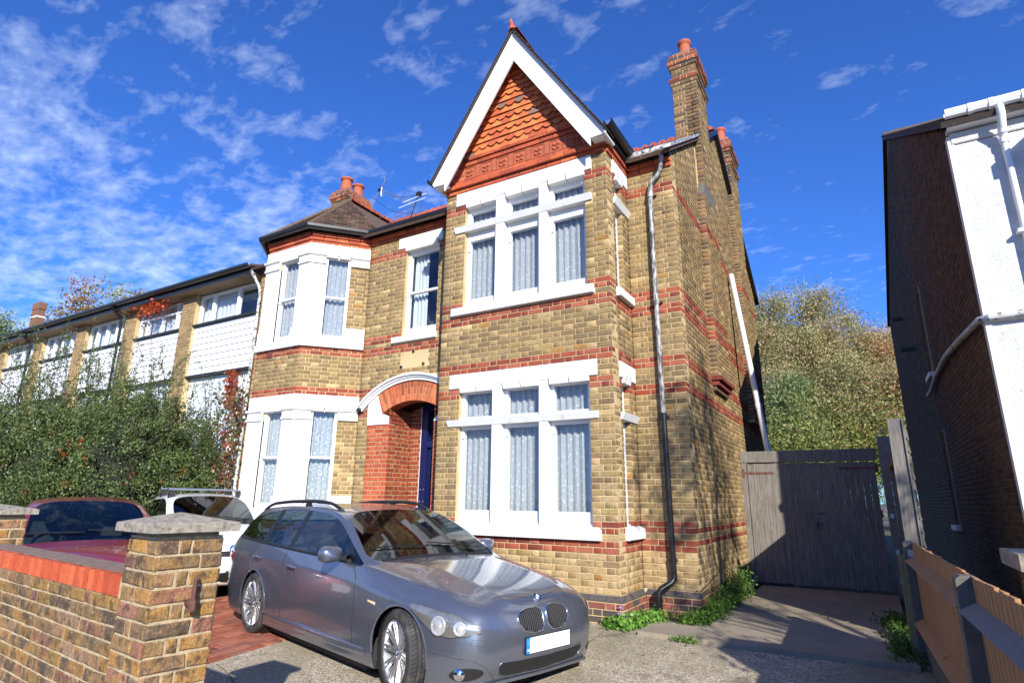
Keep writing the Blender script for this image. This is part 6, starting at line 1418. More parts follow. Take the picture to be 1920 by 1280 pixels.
def wheel(root,X,s,R=.325,W=.235,rimR=.235,steer=0.,spokes=10,zc=None,yc=.80,style='double',camber=0):
    e=bpy.data.objects.new('wheel',None); COL.objects.link(e); e.parent=root; zc=zc or R
    e.matrix_local=Matrix.Translation((X,s*yc,zc))@Matrix.Rotation(steer,4,'Z')@Matrix.Rotation(0 if s>0 else math.pi,4,'Z')
    w=W/2; m=MB(); m.lathe([(rimR,w*.80),(rimR+.012,w*.98),(R*.86,w*1.0),(R*.95,w*.92),(R*.985,w*.78),(R,w*.5),(R,0),(R,-w*.5),(R*.985,-w*.78),(R*.95,-w*.92),(R*.86,-w),(rimR,-w*.8)],(0,0,0),'Y',56)
    m.build('tyre','rubber',e,smooth=True)
    m=MB()   # tread grooves: thin dark bands and slanted sipes
    for yy in (-.42,-.14,.14,.42): m.lathe([(R+.0012,w*yy-.004),(R+.0015,w*yy+.004)],(0,0,0),'Y',56)
    for k in range(64):
        a=2*math.pi*k/64; c,sn=math.cos(a),math.sin(a); a2=a+.05; c2,s2_=math.cos(a2),math.sin(a2); 
        for y0,y1 in ((-.82,-.46),(.46,.82),(-.1,.1)): m.add([(c*(R+.0015),w*y0,sn*(R+.0015)),(c2*(R+.0015),w*y1,s2_*(R+.0015)),(math.cos(a2+.013)*(R+.0015),w*y1,math.sin(a2+.013)*(R+.0015)),(math.cos(a+.013)*(R+.0015),w*y0,math.sin(a+.013)*(R+.0015))],[(0,1,2,3)])
    m.build('tread','trim',e)
    m=MB(); rr=rimR; m.lathe([(rr+.006,w*.86),(rr,w*.93),(rr-.012,w*.90),(rr-.018,w*.6),(rr-.03,w*-.4),(rr-.02,w*-.8)],(0,0,0),'Y',48); m.build('rim','alloy',e,smooth=True)
    m=MB(); m.lathe([(rr-.02,-w*.3),(.0,-w*.3)],(0,0,0),'Y',32); m.build('brake_disc','trim',e); m=MB(); m.lathe([(.15,w*-.05),(.15,w*.02),(.06,w*.02)],(0,0,0),'Y',32); m.build('brake_disc','steel',e)
    for k in range(spokes):
        for dd in ((-.085,.085) if style=='double' else (0,)):
            a=2*math.pi*k/spokes; m=MB(); t=V((-math.sin(a),0,math.cos(a))); d=V((math.cos(a),0,math.sin(a))); tw=.012 if style=='double' else .03; 
            def sp(r,yo,wd,o): 
                ce=d*r+t*o+V((0,yo,0)); return [ce-t*wd+V((0,-.012,0)),ce+t*wd+V((0,-.012,0)),ce+t*wd*.6+V((0,.006,0)),ce-t*wd*.6+V((0,.006,0))]
            A=sp(.035,w*.56,tw*1.1,dd*.09); Bq=sp(rr*.55,w*.70,tw*.9,dd*.16); Cq=sp(rr-.008,w*.84,tw*1.3,dd*.22)
            m.add(A+Bq+Cq,[(i+4*l,(i+1)%4+4*l,(i+1)%4+4*l+4,i+4*l+4) for l in (0,1) for i in range(4)]+[(3,2,1,0),(8,9,10,11)]); m.build('spoke','alloy',e)
    m=MB(); m.lathe([(.056,w*.45),(.058,w*.62),(.045,w*.68),(.034,w*.70),(0,w*.70)],(0,0,0),'Y',24); m.build('hub','alloy',e,smooth=True)
    if style=='double': roundel(e,V((0,w*.705,0)),(0,1,0),.030)
    for k in range(5): 
        a=2*math.pi*k/5+.3; m=MB(); m.lathe([(.009,w*.5),(.009,w*.66),(0,w*.67)],(.044*math.cos(a),0,.044*math.sin(a)),'Y',8); m.build('wheel_bolt','steel',e)
    return e
def roundel(root,c,nrm,R,parent=None,plain=False):
    n=V(nrm).normalized(); up=V((0,0,1)); a=up.cross(n).normalized(); b=n.cross(a); c=V(c); m=MB(); seg=32
    def ring(r0,r1,h0,h1,mb,k0=0,k1=seg):
        P=[];K=k1-k0
        for r,h in ((r0,h0),(r1,h1)):
            for k in range(k0,k1+1): t=2*math.pi*k/seg; P.append(c+a*(r*math.cos(t))+b*(r*math.sin(t))+n*h)
        mb.add(P,[(k,k+1,K+1+k+1,K+1+k) for k in range(K)])
    m=MB(); ring(R,R*.97,-.004,.004,m); ring(R*.97,R*.90,.004,.003,m); ring(R*.62,R*.58,.0036,.0036,m); m.build('badge_ring','chrome',parent or root)
    m=MB(); ring(R*.90,R*.62,.003,.003,m); m.build('badge_band','trim' if not plain else 'badgeblue',parent or root)
    for q in range(4):
        m=MB(); ring(R*.58,.0001,.0035,.0035,m,q*8,q*8+8); m.build('badge_quadrant','badgeblue' if q%2 else 'plate',parent or root)
def rows(y,z): return list(zip(y,z))
# rows: 0 underside,1 sill,2 lower,3 mid,4 shoulder,5 belt,6 glass bottom,7 glass top,8 roof side,9 pillar inner,10 roof,11 centre
S=[(.02,rows([.42,.54,.59,.595,.56,.53,.49,.45,.39,.32,.17,0],[.20,.215,.31,.46,.585,.635,.655,.672,.688,.702,.716,.722]),[.16,.10,.02,.0,.03,.05,.06,.07,.075,.08,.085,.085]),
(.13,rows([.53,.70,.74,.745,.72,.66,.62,.55,.47,.37,.20,0],[.17,.195,.32,.47,.61,.675,.70,.722,.742,.757,.770,.775])),
(.38,rows([.60,.83,.86,.865,.84,.77,.70,.62,.53,.41,.22,0],[.16,.185,.32,.50,.665,.752,.782,.805,.822,.836,.848,.852])),
(.83,rows([.62,.885,.905,.918,.89,.81,.735,.65,.555,.43,.225,0],[.16,.18,.32,.52,.715,.822,.853,.877,.893,.905,.916,.92])),
(1.20,rows([.62,.885,.905,.918,.895,.83,.76,.68,.585,.45,.24,0],[.16,.18,.32,.52,.75,.868,.898,.92,.935,.947,.958,.962])),
(1.50,rows([.62,.885,.905,.918,.90,.875,.86,.835,.815,.785,.42,0],[.16,.18,.32,.52,.785,.915,.925,.935,.944,.952,.972,.98])),
(1.87,rows([.62,.885,.905,.918,.905,.868,.855,.735,.71,.655,.36,0],[.16,.18,.32,.52,.80,.925,.945,1.135,1.165,1.178,1.215,1.225])),
(2.26,rows([.62,.885,.905,.918,.907,.87,.855,.645,.612,.565,.32,0],[.16,.18,.32,.52,.81,.935,.955,1.335,1.375,1.385,1.415,1.425])),
(2.62,rows([.62,.885,.905,.918,.908,.87,.857,.62,.585,.54,.31,0],[.16,.18,.32,.52,.815,.942,.962,1.375,1.418,1.432,1.458,1.466])),
(2.95,rows([.62,.885,.905,.918,.908,.87,.857,.61,.575,.53,.31,0],[.16,.18,.32,.52,.82,.95,.97,1.39,1.433,1.447,1.473,1.481])),
(3.04,rows([.62,.885,.905,.918,.908,.87,.857,.61,.574,.53,.31,0],[.16,.18,.32,.52,.822,.952,.972,1.392,1.434,1.449,1.474,1.482])),
(3.66,rows([.62,.885,.905,.918,.908,.865,.85,.60,.565,.525,.31,0],[.16,.18,.32,.52,.83,.965,.985,1.375,1.418,1.434,1.458,1.465])),
(3.75,rows([.62,.885,.905,.918,.908,.864,.848,.60,.564,.523,.31,0],[.16,.18,.32,.52,.832,.967,.987,1.37,1.413,1.430,1.454,1.461])),
(4.36,rows([.60,.87,.89,.905,.892,.835,.815,.63,.555,.51,.30,0],[.17,.19,.33,.53,.845,.985,1.02,1.28,1.365,1.388,1.412,1.418])),
(4.48,rows([.59,.86,.88,.895,.882,.82,.795,.66,.565,.51,.30,0],[.18,.20,.33,.53,.85,.99,1.05,1.20,1.325,1.355,1.38,1.388])),
(4.72,rows([.56,.80,.83,.855,.835,.775,.745,.70,.65,.58,.33,0],[.20,.23,.35,.55,.86,.97,1.0,1.01,1.02,1.03,1.04,1.042])),
(4.83,rows([.45,.62,.70,.74,.72,.66,.62,.59,.55,.48,.28,0],[.24,.28,.38,.56,.80,.90,.92,.935,.945,.955,.96,.963]),[-.12,-.08,-.01,.0,-.01,-.03,-.04,-.04,-.05,-.05,-.05,-.05])]
for st in S:
    if st[0]<1.4: st[1][9]=(st[1][9][0],st[1][9][1]+.012); st[1][8]=(st[1][8][0],st[1][8][1]-.003)
    st[1][0]=(st[1][0][0],st[1][0][1]-.03); st[1][1]=(st[1][1][0],st[1][1][1]-.03)
    st[1][:]=[(y,z if z<.92 else .92+(z-.92)*.935) if not(k_ in(7,8,9,10) and 1.6<st[0]<4.6) else (y+.045,.92+(z-.92)*.935) for k_,(y,z) in enumerate(st[1])]
MAT['lampglow']=flat('headlamp_bowl',(.72,.72,.70),.22,metal=.6,var=.02,bump=0)
car=thing('estate_car','blue-grey metallic estate car with silver ten-spoke wheels, parked in front of the bay window','car')
bvh,res=car_body(car,S,'bluegrey',pill=(9,11),wsc=(5,7),side=(5,14),rear=(14,15))
body=res['body']
for wx,st_,s in ((2.89,0,-1),(2.89,0,1),(0,0,-1),(0,0,1)): wheel(car,wx,s,steer=math.radians(-12) if wx>1 else 0,yc=.785,R=.327,W=.245,rimR=.243)
def C2(pts): return [(3.72-a,b) for a,b in pts]
for s in (-1,1):
    # panel gaps
    for path in ([(1.62,.93),(1.52,.80),(1.50,.5),(1.50,.27)],[(2.99,.95),(3.02,.80),(2.99,.5),(2.97,.27)],[(3.86,.97),(3.90,.80),(3.84,.66),(3.66,.42),(3.50,.27)],[(1.50,.265),(2.4,.26),(3.5,.262)]):
        drape_line(car,bvh,'panel_gap',C2(path),'side','trim',.0036,s,off=-.0004)
    drape_line(car,bvh,'panel_gap',C2([(.60,.605),(.50,.575),(.40,.570)]),'side','trim',.0028,s)
    # side skirt
    ob,_=drape(car,bvh,'side_skirt',C2([(1.28,.215),(3.30,.215),(3.26,.275),(2.4,.30),(1.30,.285)]),'side','bluegrey',off=.002,pillow=.022,sgn=s)
    # handles
    for hx,hz in ((2.78,.80),(3.66,.825)):
        drape(car,bvh,'handle_recess',[(3.72-hx+.075*math.cos(t),hz+.032*math.sin(t)) for t in np.linspace(0,2*math.pi,15)[:-1]],'side','bluegrey',off=-.0,offs=[.001,.001,-.004,-.010,-.014,-.015,-.015],sgn=s)
        h=bvh.ray_cast(V((3.72-hx,s*2,hz)),V((0,-s,0)))[0]; m=MB()
        m.tube([(h.x+.098,h.y+s*.004,hz-.004),(h.x+.06,h.y+s*.030,hz+.006),(h.x-.05,h.y+s*.034,hz+.010),(h.x-.10,h.y+s*.004,hz+.004)],[.011,.014,.014,.011],8); m.build('door_handle','bluegrey',car,smooth=True)
    drape(car,bvh,'side_indicator',C2([(1.16,.640),(1.28,.655),(1.285,.672),(1.16,.664)]),'side','amber',off=.004,pillow=.004,sgn=s)
    # wheel-arch lips
    for wx in (.83,3.72):
        P=[]
        for k in range(19):
            a=math.radians(-8+196*k/18); h=bvh.ray_cast(V((3.72-wx+.357*math.cos(a),s*2,.325+.357*math.sin(a))),V((0,-s,0)))
            if h[0] is not None: P.append(h[0]-V((0,s*.004,0)))
        if len(P)>3: m=MB(); m.tube(P,.010,6); m.build('arch_lip','bluegrey',car,smooth=True)
    # mirror
    m=MB(); mx_,my,mz=3.72-1.87,s*.985,1.0
    prof=[(0,.0),(.012,.055),(.04,.082),(.085,.090),(.115,.085),(.125,.070)]
    P=[];n=16
    for (d,r) in prof:
        for k in range(n):
            a=2*math.pi*k/n; ca,sa=math.cos(a),math.sin(a); q=abs(ca)**.6*(1 if ca>0 else -1),abs(sa)**.6*(1 if sa>0 else -1); P.append((mx_+.09-d,my+s*.0+q[0]*r*1.32,mz+q[1]*r*.82))
    m.add(P,[(i*n+k,i*n+(k+1)%n,(i+1)*n+(k+1)%n,(i+1)*n+k) for i in range(len(prof)-1) for k in range(n)]+[tuple(range(n))]); mr=m.build('mirror_housing','bluegrey',car,smooth='all')
    m=MB(); m.add([P[(len(prof)-1)*n+k] for k in range(n)],[tuple(range(n))]); m.build('mirror_glass','chrome',mr)
    m=MB(); m.hex([(mx_+.02,s*.86,.945),(mx_+.09,s*.86,.945),(mx_+.08,s*.93,.955),(mx_+.02,s*.93,.955),(mx_+.02,s*.86,.99),(mx_+.09,s*.86,.99),(mx_+.08,s*.93,.975),(mx_+.02,s*.93,.975)]); m.build('mirror_arm','trim',mr)
    # roof rail
    m=MB(); P=[]
    for t in np.linspace(0,1,21):
        x=3.72-lerp(2.42,4.42,t); h=bvh.ray_cast(V((x,s*.575,3)),V((0,0,-1)))[0]; P.append(h+V((0,0,.045*min(1,math.sin(math.pi*t)*3.2))-V((0,0,.0)) if False else V((0,0,.048*min(1,math.sin(math.pi*t)*2.6)))))
    m.tube(P,[.017+.004*math.sin(math.pi*t) for t in np.linspace(0,1,21)],8); m.build('roof_rail','trim',car,smooth='all')
    for t in (.42,): 
        q=P[8]; m=MB(); m.hex([(q.x-.07,q.y-.012,q.z-.055),(q.x+.07,q.y-.012,q.z-.055),(q.x+.07,q.y+.012,q.z-.055),(q.x-.07,q.y+.012,q.z-.055),(q.x-.035,q.y-.01,q.z),(q.x+.035,q.y-.01,q.z),(q.x+.035,q.y+.01,q.z),(q.x-.035,q.y+.01,q.z)]); m.build('rail_foot','trim',car)
    # window frame strips
    drape_line(car,bvh,'belt_strip',C2([(1.75,.948),(2.6,.958),(3.4,.975),(4.3,1.005)]),'side','trim',.006,s,off=.001)
    # headlamp
    hl=[(-.34,.700),(-.26,.702),(-.08,.680),(.08,.655),(.20,.618),(.27,.570),(.275,.545),(.16,.520),(.02,.505),(-.10,.520),(-.17,.560),(-.26,.615),(-.335,.660)]
    hl=[(a,b+.012) for a,b in hl]
    hp=[]; 
    poly=[(s*a*1.0,b) for a,b in hl]
    ob,edge=drape(car,bvh,'headlamp',poly,'diag','lampbody',sgn=s,off=.004,pillow=.006)
    o2,_=drape(car,bvh,'headlamp_lens',poly,'diag','lens',sgn=s,off=.010,pillow=.030,parent=ob)
    m=MB(); m.tube([e for e in edge],.0035,5,closed=True); m.build('headlamp_seal','trim',ob)
    dn=V((-.62,-s*.78,0)).normalized(); sd=V((-dn.y,dn.x,0))
    for (a,b,r) in ((-.06,.592,.062),(.115,.585,.045)):
        o_=V((3.2,s*.55,0))-dn*4+sd*(a*s)+V((0,0,b)); h=bvh.ray_cast(o_,dn)
        if h[0] is None: continue
        nn=h[1] if h[1].dot(dn)<0 else -h[1]; c=h[0]+nn*.012; u=V((0,0,1)).cross(nn).normalized(); v=nn.cross(u); m=MB(); P=[];n=18
        for (rr,hh) in ((r*1.15,0),(r*1.1,.008),(r*.86,.010),(r*.8,.004),(r*.6,.012),(r*.3,.018),(.0005,.019)):
            for k in range(n): t=2*math.pi*k/n; P.append(c+u*rr*math.cos(t)+v*rr*math.sin(t)+nn*hh)
        m.add(P,[(i*n+k,i*n+(k+1)%n,(i+1)*n+(k+1)%n,(i+1)*n+k) for i in range(6) for k in range(n)]); m.build('projector','lampglow',ob,smooth='all')
    # fog lamp scoop
    fp=[(s*(.17+.13*math.cos(t)),.275+.045*math.sin(t)+.012*math.cos(t)) for t in np.linspace(0,2*math.pi,19)[:-1]]
    ob,edge=drape(car,bvh,'fog_scoop',fp,'diag','trim',off=.003,sgn=s)
    dn=V((-.62,-s*.78,0)).normalized(); sd=V((-dn.y,dn.x,0)); h=bvh.ray_cast(V((3.2,s*.55,0))-dn*4+sd*(s*.12)+V((0,0,.275)),dn)
    if h[0] is not None: m=MB(); m.lathe([(0,.02),(.022,.017),(.038,.008),(.044,.0),(.046,-.004)],(0,0,0),'Y',16); o3=m.build('fog_lamp','chrome',car,smooth='all'); o3.matrix_local=Matrix.Translation(h[0]-dn*.004)@(-dn).to_track_quat('Y','Z').to_matrix().to_4x4()
    drape_line(car,bvh,'bumper_crease',[(s*y,z) for y,z in ((.86,.40),(.78,.385),(.70,.372),(.62,.33),(.55,.27),(.50,.22))],'front','trim',.0022,s)
    # tail lamp
    drape(car,bvh,'tail_lamp',C2([(4.46,.80),(4.60,.83),(4.80,.84),(4.80,.72),(4.62,.70),(4.50,.73)]),'side','redlens',off=.004,pillow=.01,sgn=s)
    # washer cover and bonnet shut line
    drape_line(car,bvh,'washer_cover',[(s*y,z) for y,z in ((.60,.505),(.70,.515),(.715,.48),(.62,.465))],'front','trim',.0018,s,closed=True)
    drape_line(car,bvh,'bonnet_gap',[(3.72-.17,s*.30),(3.72-.20,s*.45),(3.72-.35,s*.62),(3.72-.75,s*.755),(3.72-1.2,s*.80),(3.72-1.47,s*.83)],'top','trim',.0026,s)
    if s==1: drape_line(car,bvh,'bonnet_gap',[(3.72-.17,-.30),(3.72-.135,-.15),(3.72-.13,0),(3.72-.135,.15),(3.72-.17,.30)],'top','trim',.0026)
    # parking sensors
    for y_,z_ in ((.44,.455),(.74,.455)):
        h=bvh.ray_cast(V((8,s*y_,z_)),V((-1,0,0)))
        if h[0] is not None: m=MB(); nn=h[1] if h[1].x>0 else -h[1]; u=V((0,0,1)).cross(nn).normalized(); v=nn.cross(u); m.tube([h[0]-nn*.002,h[0]+nn*.0025],.013,12); m.build('parking_sensor','bluegrey',car)
    # kidney grille
    kp=[(s*y,z) for y,z in ((.022,.650),(.03,.685),(.08,.704),(.19,.700),(.27,.680),(.302,.645),(.288,.59),(.245,.548),(.15,.524),(.06,.530),(.030,.57))]
    kp=[(a,b-.012) for a,b in kp]
    ob,edge=drape(car,bvh,'kidney_grille',kp,'front','trim',off=.004,sgn=s); m=MB(); m.tube(edge,.0085,8,closed=True); m.build('grille_surround','chrome',ob,smooth='all')
    for i in range(12):
        y_=.052+.0205*i; zt=.682 if y_<.18 else .682-(y_-.18)*.35; zb=.525 if .06<y_<.22 else .56; P=[]
        for t in np.linspace(0,1,5):
            h=bvh.ray_cast(V((8,s*y_,lerp(zt,zb,t))),V((-1,0,0))); 
            if h[0] is not None: P.append(h[0]+V((.012,0,0)))
        if len(P)>1: m=MB(); m.tube(P,.0038,4); m.build('grille_bar','steel' if i%5==9 else 'dashboard',ob)
# lower intake with honeycomb
ip=[(-.47,.345),(-.30,.338),(0,.335),(.30,.338),(.47,.345),(.50,.31),(.47,.255),(.40,.228),(0,.215),(-.40,.228),(-.47,.255),(-.50,.31)]
ob,edge=drape(car,bvh,'lower_intake',ip,'front','trim',off=.003); m=MB(); m.tube(edge,.006,6,closed=True); m.build('intake_lip','bluegrey',ob,smooth='all')
m=MB()
for i in range(34):
    for sg in (-1,1):
        y0=-.47+i*.0285; P=[]
        for t in np.linspace(0,1,4):
            y_=y0+sg*.05*(t-.5); z_=lerp(.238,.322,t)
            if abs(y_)>.47: continue
            h=bvh.ray_cast(V((8,y_,z_)),V((-1,0,0)))
            if h[0] is not None: P.append(h[0]+V((.008,0,0)))
        if len(P)>1: m.tube(P,.0022,3,caps=False)
m.build('mesh_grille','dashboard',ob)
# front lip
h=[bvh.ray_cast(V((8,y,.195)),V((-1,0,0)))[0] for y in np.linspace(-.62,.62,15)]; h=[q+V((.012,0,-.008)) for q in h if q is not None]
m=MB(); m.tube(h,.014,6); m.build('front_lip','bluegrey',car,smooth='all')
# plate
hx=max(bvh.ray_cast(V((8,y,.43)),V((-1,0,0)))[0].x for y in (0,.1,.2))
PX=hx+.012; pz0,pz1=.375,.487; m=MB(); m.box(W0,PX-.06,PX-.001,-.262,.262,pz0-.004,pz1+.004); pb=m.build('plate_backing','trim',car)
m=MB(); m.box(W0,PX-.0005,PX+.002,-.222,.26,pz0,pz1); m.build('number_plate','plate',car); m=MB(); m.box(W0,PX-.0005,PX+.0021,-.26,-.2225,pz0,pz1); m.build('country_band','gbblue',car)
m=MB()
for k in range(12):
    a=2*math.pi*k/12; m.box(W0,PX+.0022,PX+.003,-.2412+.012*math.cos(a)-.0012,-.2412+.012*math.cos(a)+.0012,pz1-.032+.012*math.sin(a)-.0012,pz1-.032+.012*math.sin(a)+.0012)
m.build('country_stars','amber',car)
fc_=bpy.data.curves.new('gb','FONT'); fc_.body='GB'; fc_.size=.024; fc_.align_x='CENTER'; fo=bpy.data.objects.new('gb',fc_); COL.objects.link(fo); bpy.context.view_layer.update()
gm=bpy.data.meshes.new_from_object(fo.evaluated_get(bpy.context.evaluated_depsgraph_get())); bpy.data.objects.remove(fo); gm.materials.clear(); gm.materials.append(MAT['plate']); go=bpy.data.objects.new('country_letters',gm); COL.objects.link(go); go.parent=car; go.matrix_local=Matrix(((0,0,1,PX+.0026),(1,0,0,-.2412),(0,1,0,pz0+.018),(0,0,0,1)))
h=bvh.ray_cast(V((3.60,0,3)),V((0,0,-1))); roundel(car,h[0]+h[1]*.003,h[1] if h[1].z>0 else -h[1],.040)
# shark fin, wipers, bonnet jets
h=bvh.ray_cast(V((3.72-4.0,0,3)),V((0,0,-1)))[0]; m=MB(); m.hex([h+V(q) for q in ((-.10,-.03,-.01),(.10,-.02,-.01),(.10,.02,-.01),(-.10,.03,-.01),(-.10,-.008,.05),(-.03,-.006,.055),(-.03,.006,.055),(-.10,.008,.05))]); m.build('roof_fin','bluegrey',car)
for y0,y1 in ((-.05,-.68),(.52,-.02)):
    P=[]
    for t in np.linspace(0,1,8):
        hq=bvh.ray_cast(V((3.72-1.60-.05*t,lerp(y0,y1,t),3)),V((0,0,-1))); P.append(hq[0]+V((0,0,.018)))
    m=MB(); m.tube(P,.006,4); m.build('wiper','trim',car)
m=MB(); P=[bvh.ray_cast(V((3.72-1.47,y,3)),V((0,0,-1)))[0]+V((0,0,.003)) for y in np.linspace(-.66,.66,13)]; m.tube(P,.016,5); m.build('scuttle','trim',car)
for y_ in (-.25,.25):
    hq=bvh.ray_cast(V((3.72-1.33,y_,3)),V((0,0,-1)))[0]; m=MB(); m.tube([hq,hq+V((-.01,0,.012))],.010,6); m.build('washer_jet','trim',car)
# cabin
def cabin(root,x_dash,x1,w,zf,zb,seatx,steer_y,f0,mat='seat',shelf=True):
    m=MB(); m.box(W0,f0-x1,f0-x_dash+.2,-w,w,zf-.25,zf); m.build('cabin_floor','dashboard',root)
    m=MB(); m.hex([(f0-x_dash-.35,-w,zf),(f0-x_dash+.12,-w,zf),(f0-x_dash+.12,w,zf),(f0-x_dash-.35,w,zf),(f0-x_dash-.30,-w,zb-.04),(f0-x_dash+.10,-w,zb-.10),(f0-x_dash+.10,w,zb-.10),(f0-x_dash-.30,w,zb-.04)]); m.build('dashboard','dashboard',root)
    for sx,rear in seatx:
        for y in ((-.36,.36) if not rear else (-.40,0,.40)):
            m=MB(); hw=.24 if not rear else .2; X=f0-sx
            m.hex([(X-.05,y-hw,zf+.05),(X+.45,y-hw,zf+.05),(X+.45,y+hw,zf+.05),(X-.05,y+hw,zf+.05),(X-.05,y-hw,zf+.20),(X+.45,y-hw,zf+.24),(X+.45,y+hw,zf+.24),(X-.05,y+hw,zf+.20)])
            m.hex([(X-.10,y-hw,zf+.18),(X+.06,y-hw,zf+.18),(X+.06,y+hw,zf+.18),(X-.10,y+hw,zf+.18),(X-.28,y-hw*.8,zb+.02),(X-.18,y-hw*.8,zb+.02),(X-.18,y+hw*.8,zb+.02),(X-.28,y+hw*.8,zb+.02)])
            m.hex([(X-.30,y-.12,zb+.06),(X-.20,y-.12,zb+.06),(X-.20,y+.12,zb+.06),(X-.30,y+.12,zb+.06),(X-.31,y-.10,zb+.22),(X-.24,y-.10,zb+.22),(X-.24,y+.10,zb+.22),(X-.31,y+.10,zb+.22)]); m.build('seat',mat,root)
    m=MB(); c=V((f0-x_dash-.42,steer_y,zb-.03)); u=V((0,1,0)); v=V((-.42,0,.9)).normalized(); m.tube([c+u*.185*math.cos(t)+v*.185*math.sin(t) for t in np.linspace(0,2*math.pi,25)[:-1]],.016,6,closed=True); m.tube([c-u*.18,c+u*.18],.018,5); m.build('steering_wheel','dashboard',root,smooth='all')
cabin(car,1.62,4.3,.78,.32,.87,((2.75,False),(3.65,True)),-.36,3.72)
m=MB(); q=bvh.ray_cast(V((3.72-2.20,0,3)),V((0,0,-1)))[0]; m.box(W0,q.x-.06,q.x-.03,-.13,.13,q.z-.13,q.z-.07); m.build('rear_view_mirror','trim',car)
CX,CY,CH,CP=-3.383,-1.341,-.2553,.0111
Mc=Matrix.Translation((CX,CY,-.128))@Matrix.Rotation(CH,4,'Z')@Matrix.Rotation(CP,4,'Y')
car.matrix_world=Mc
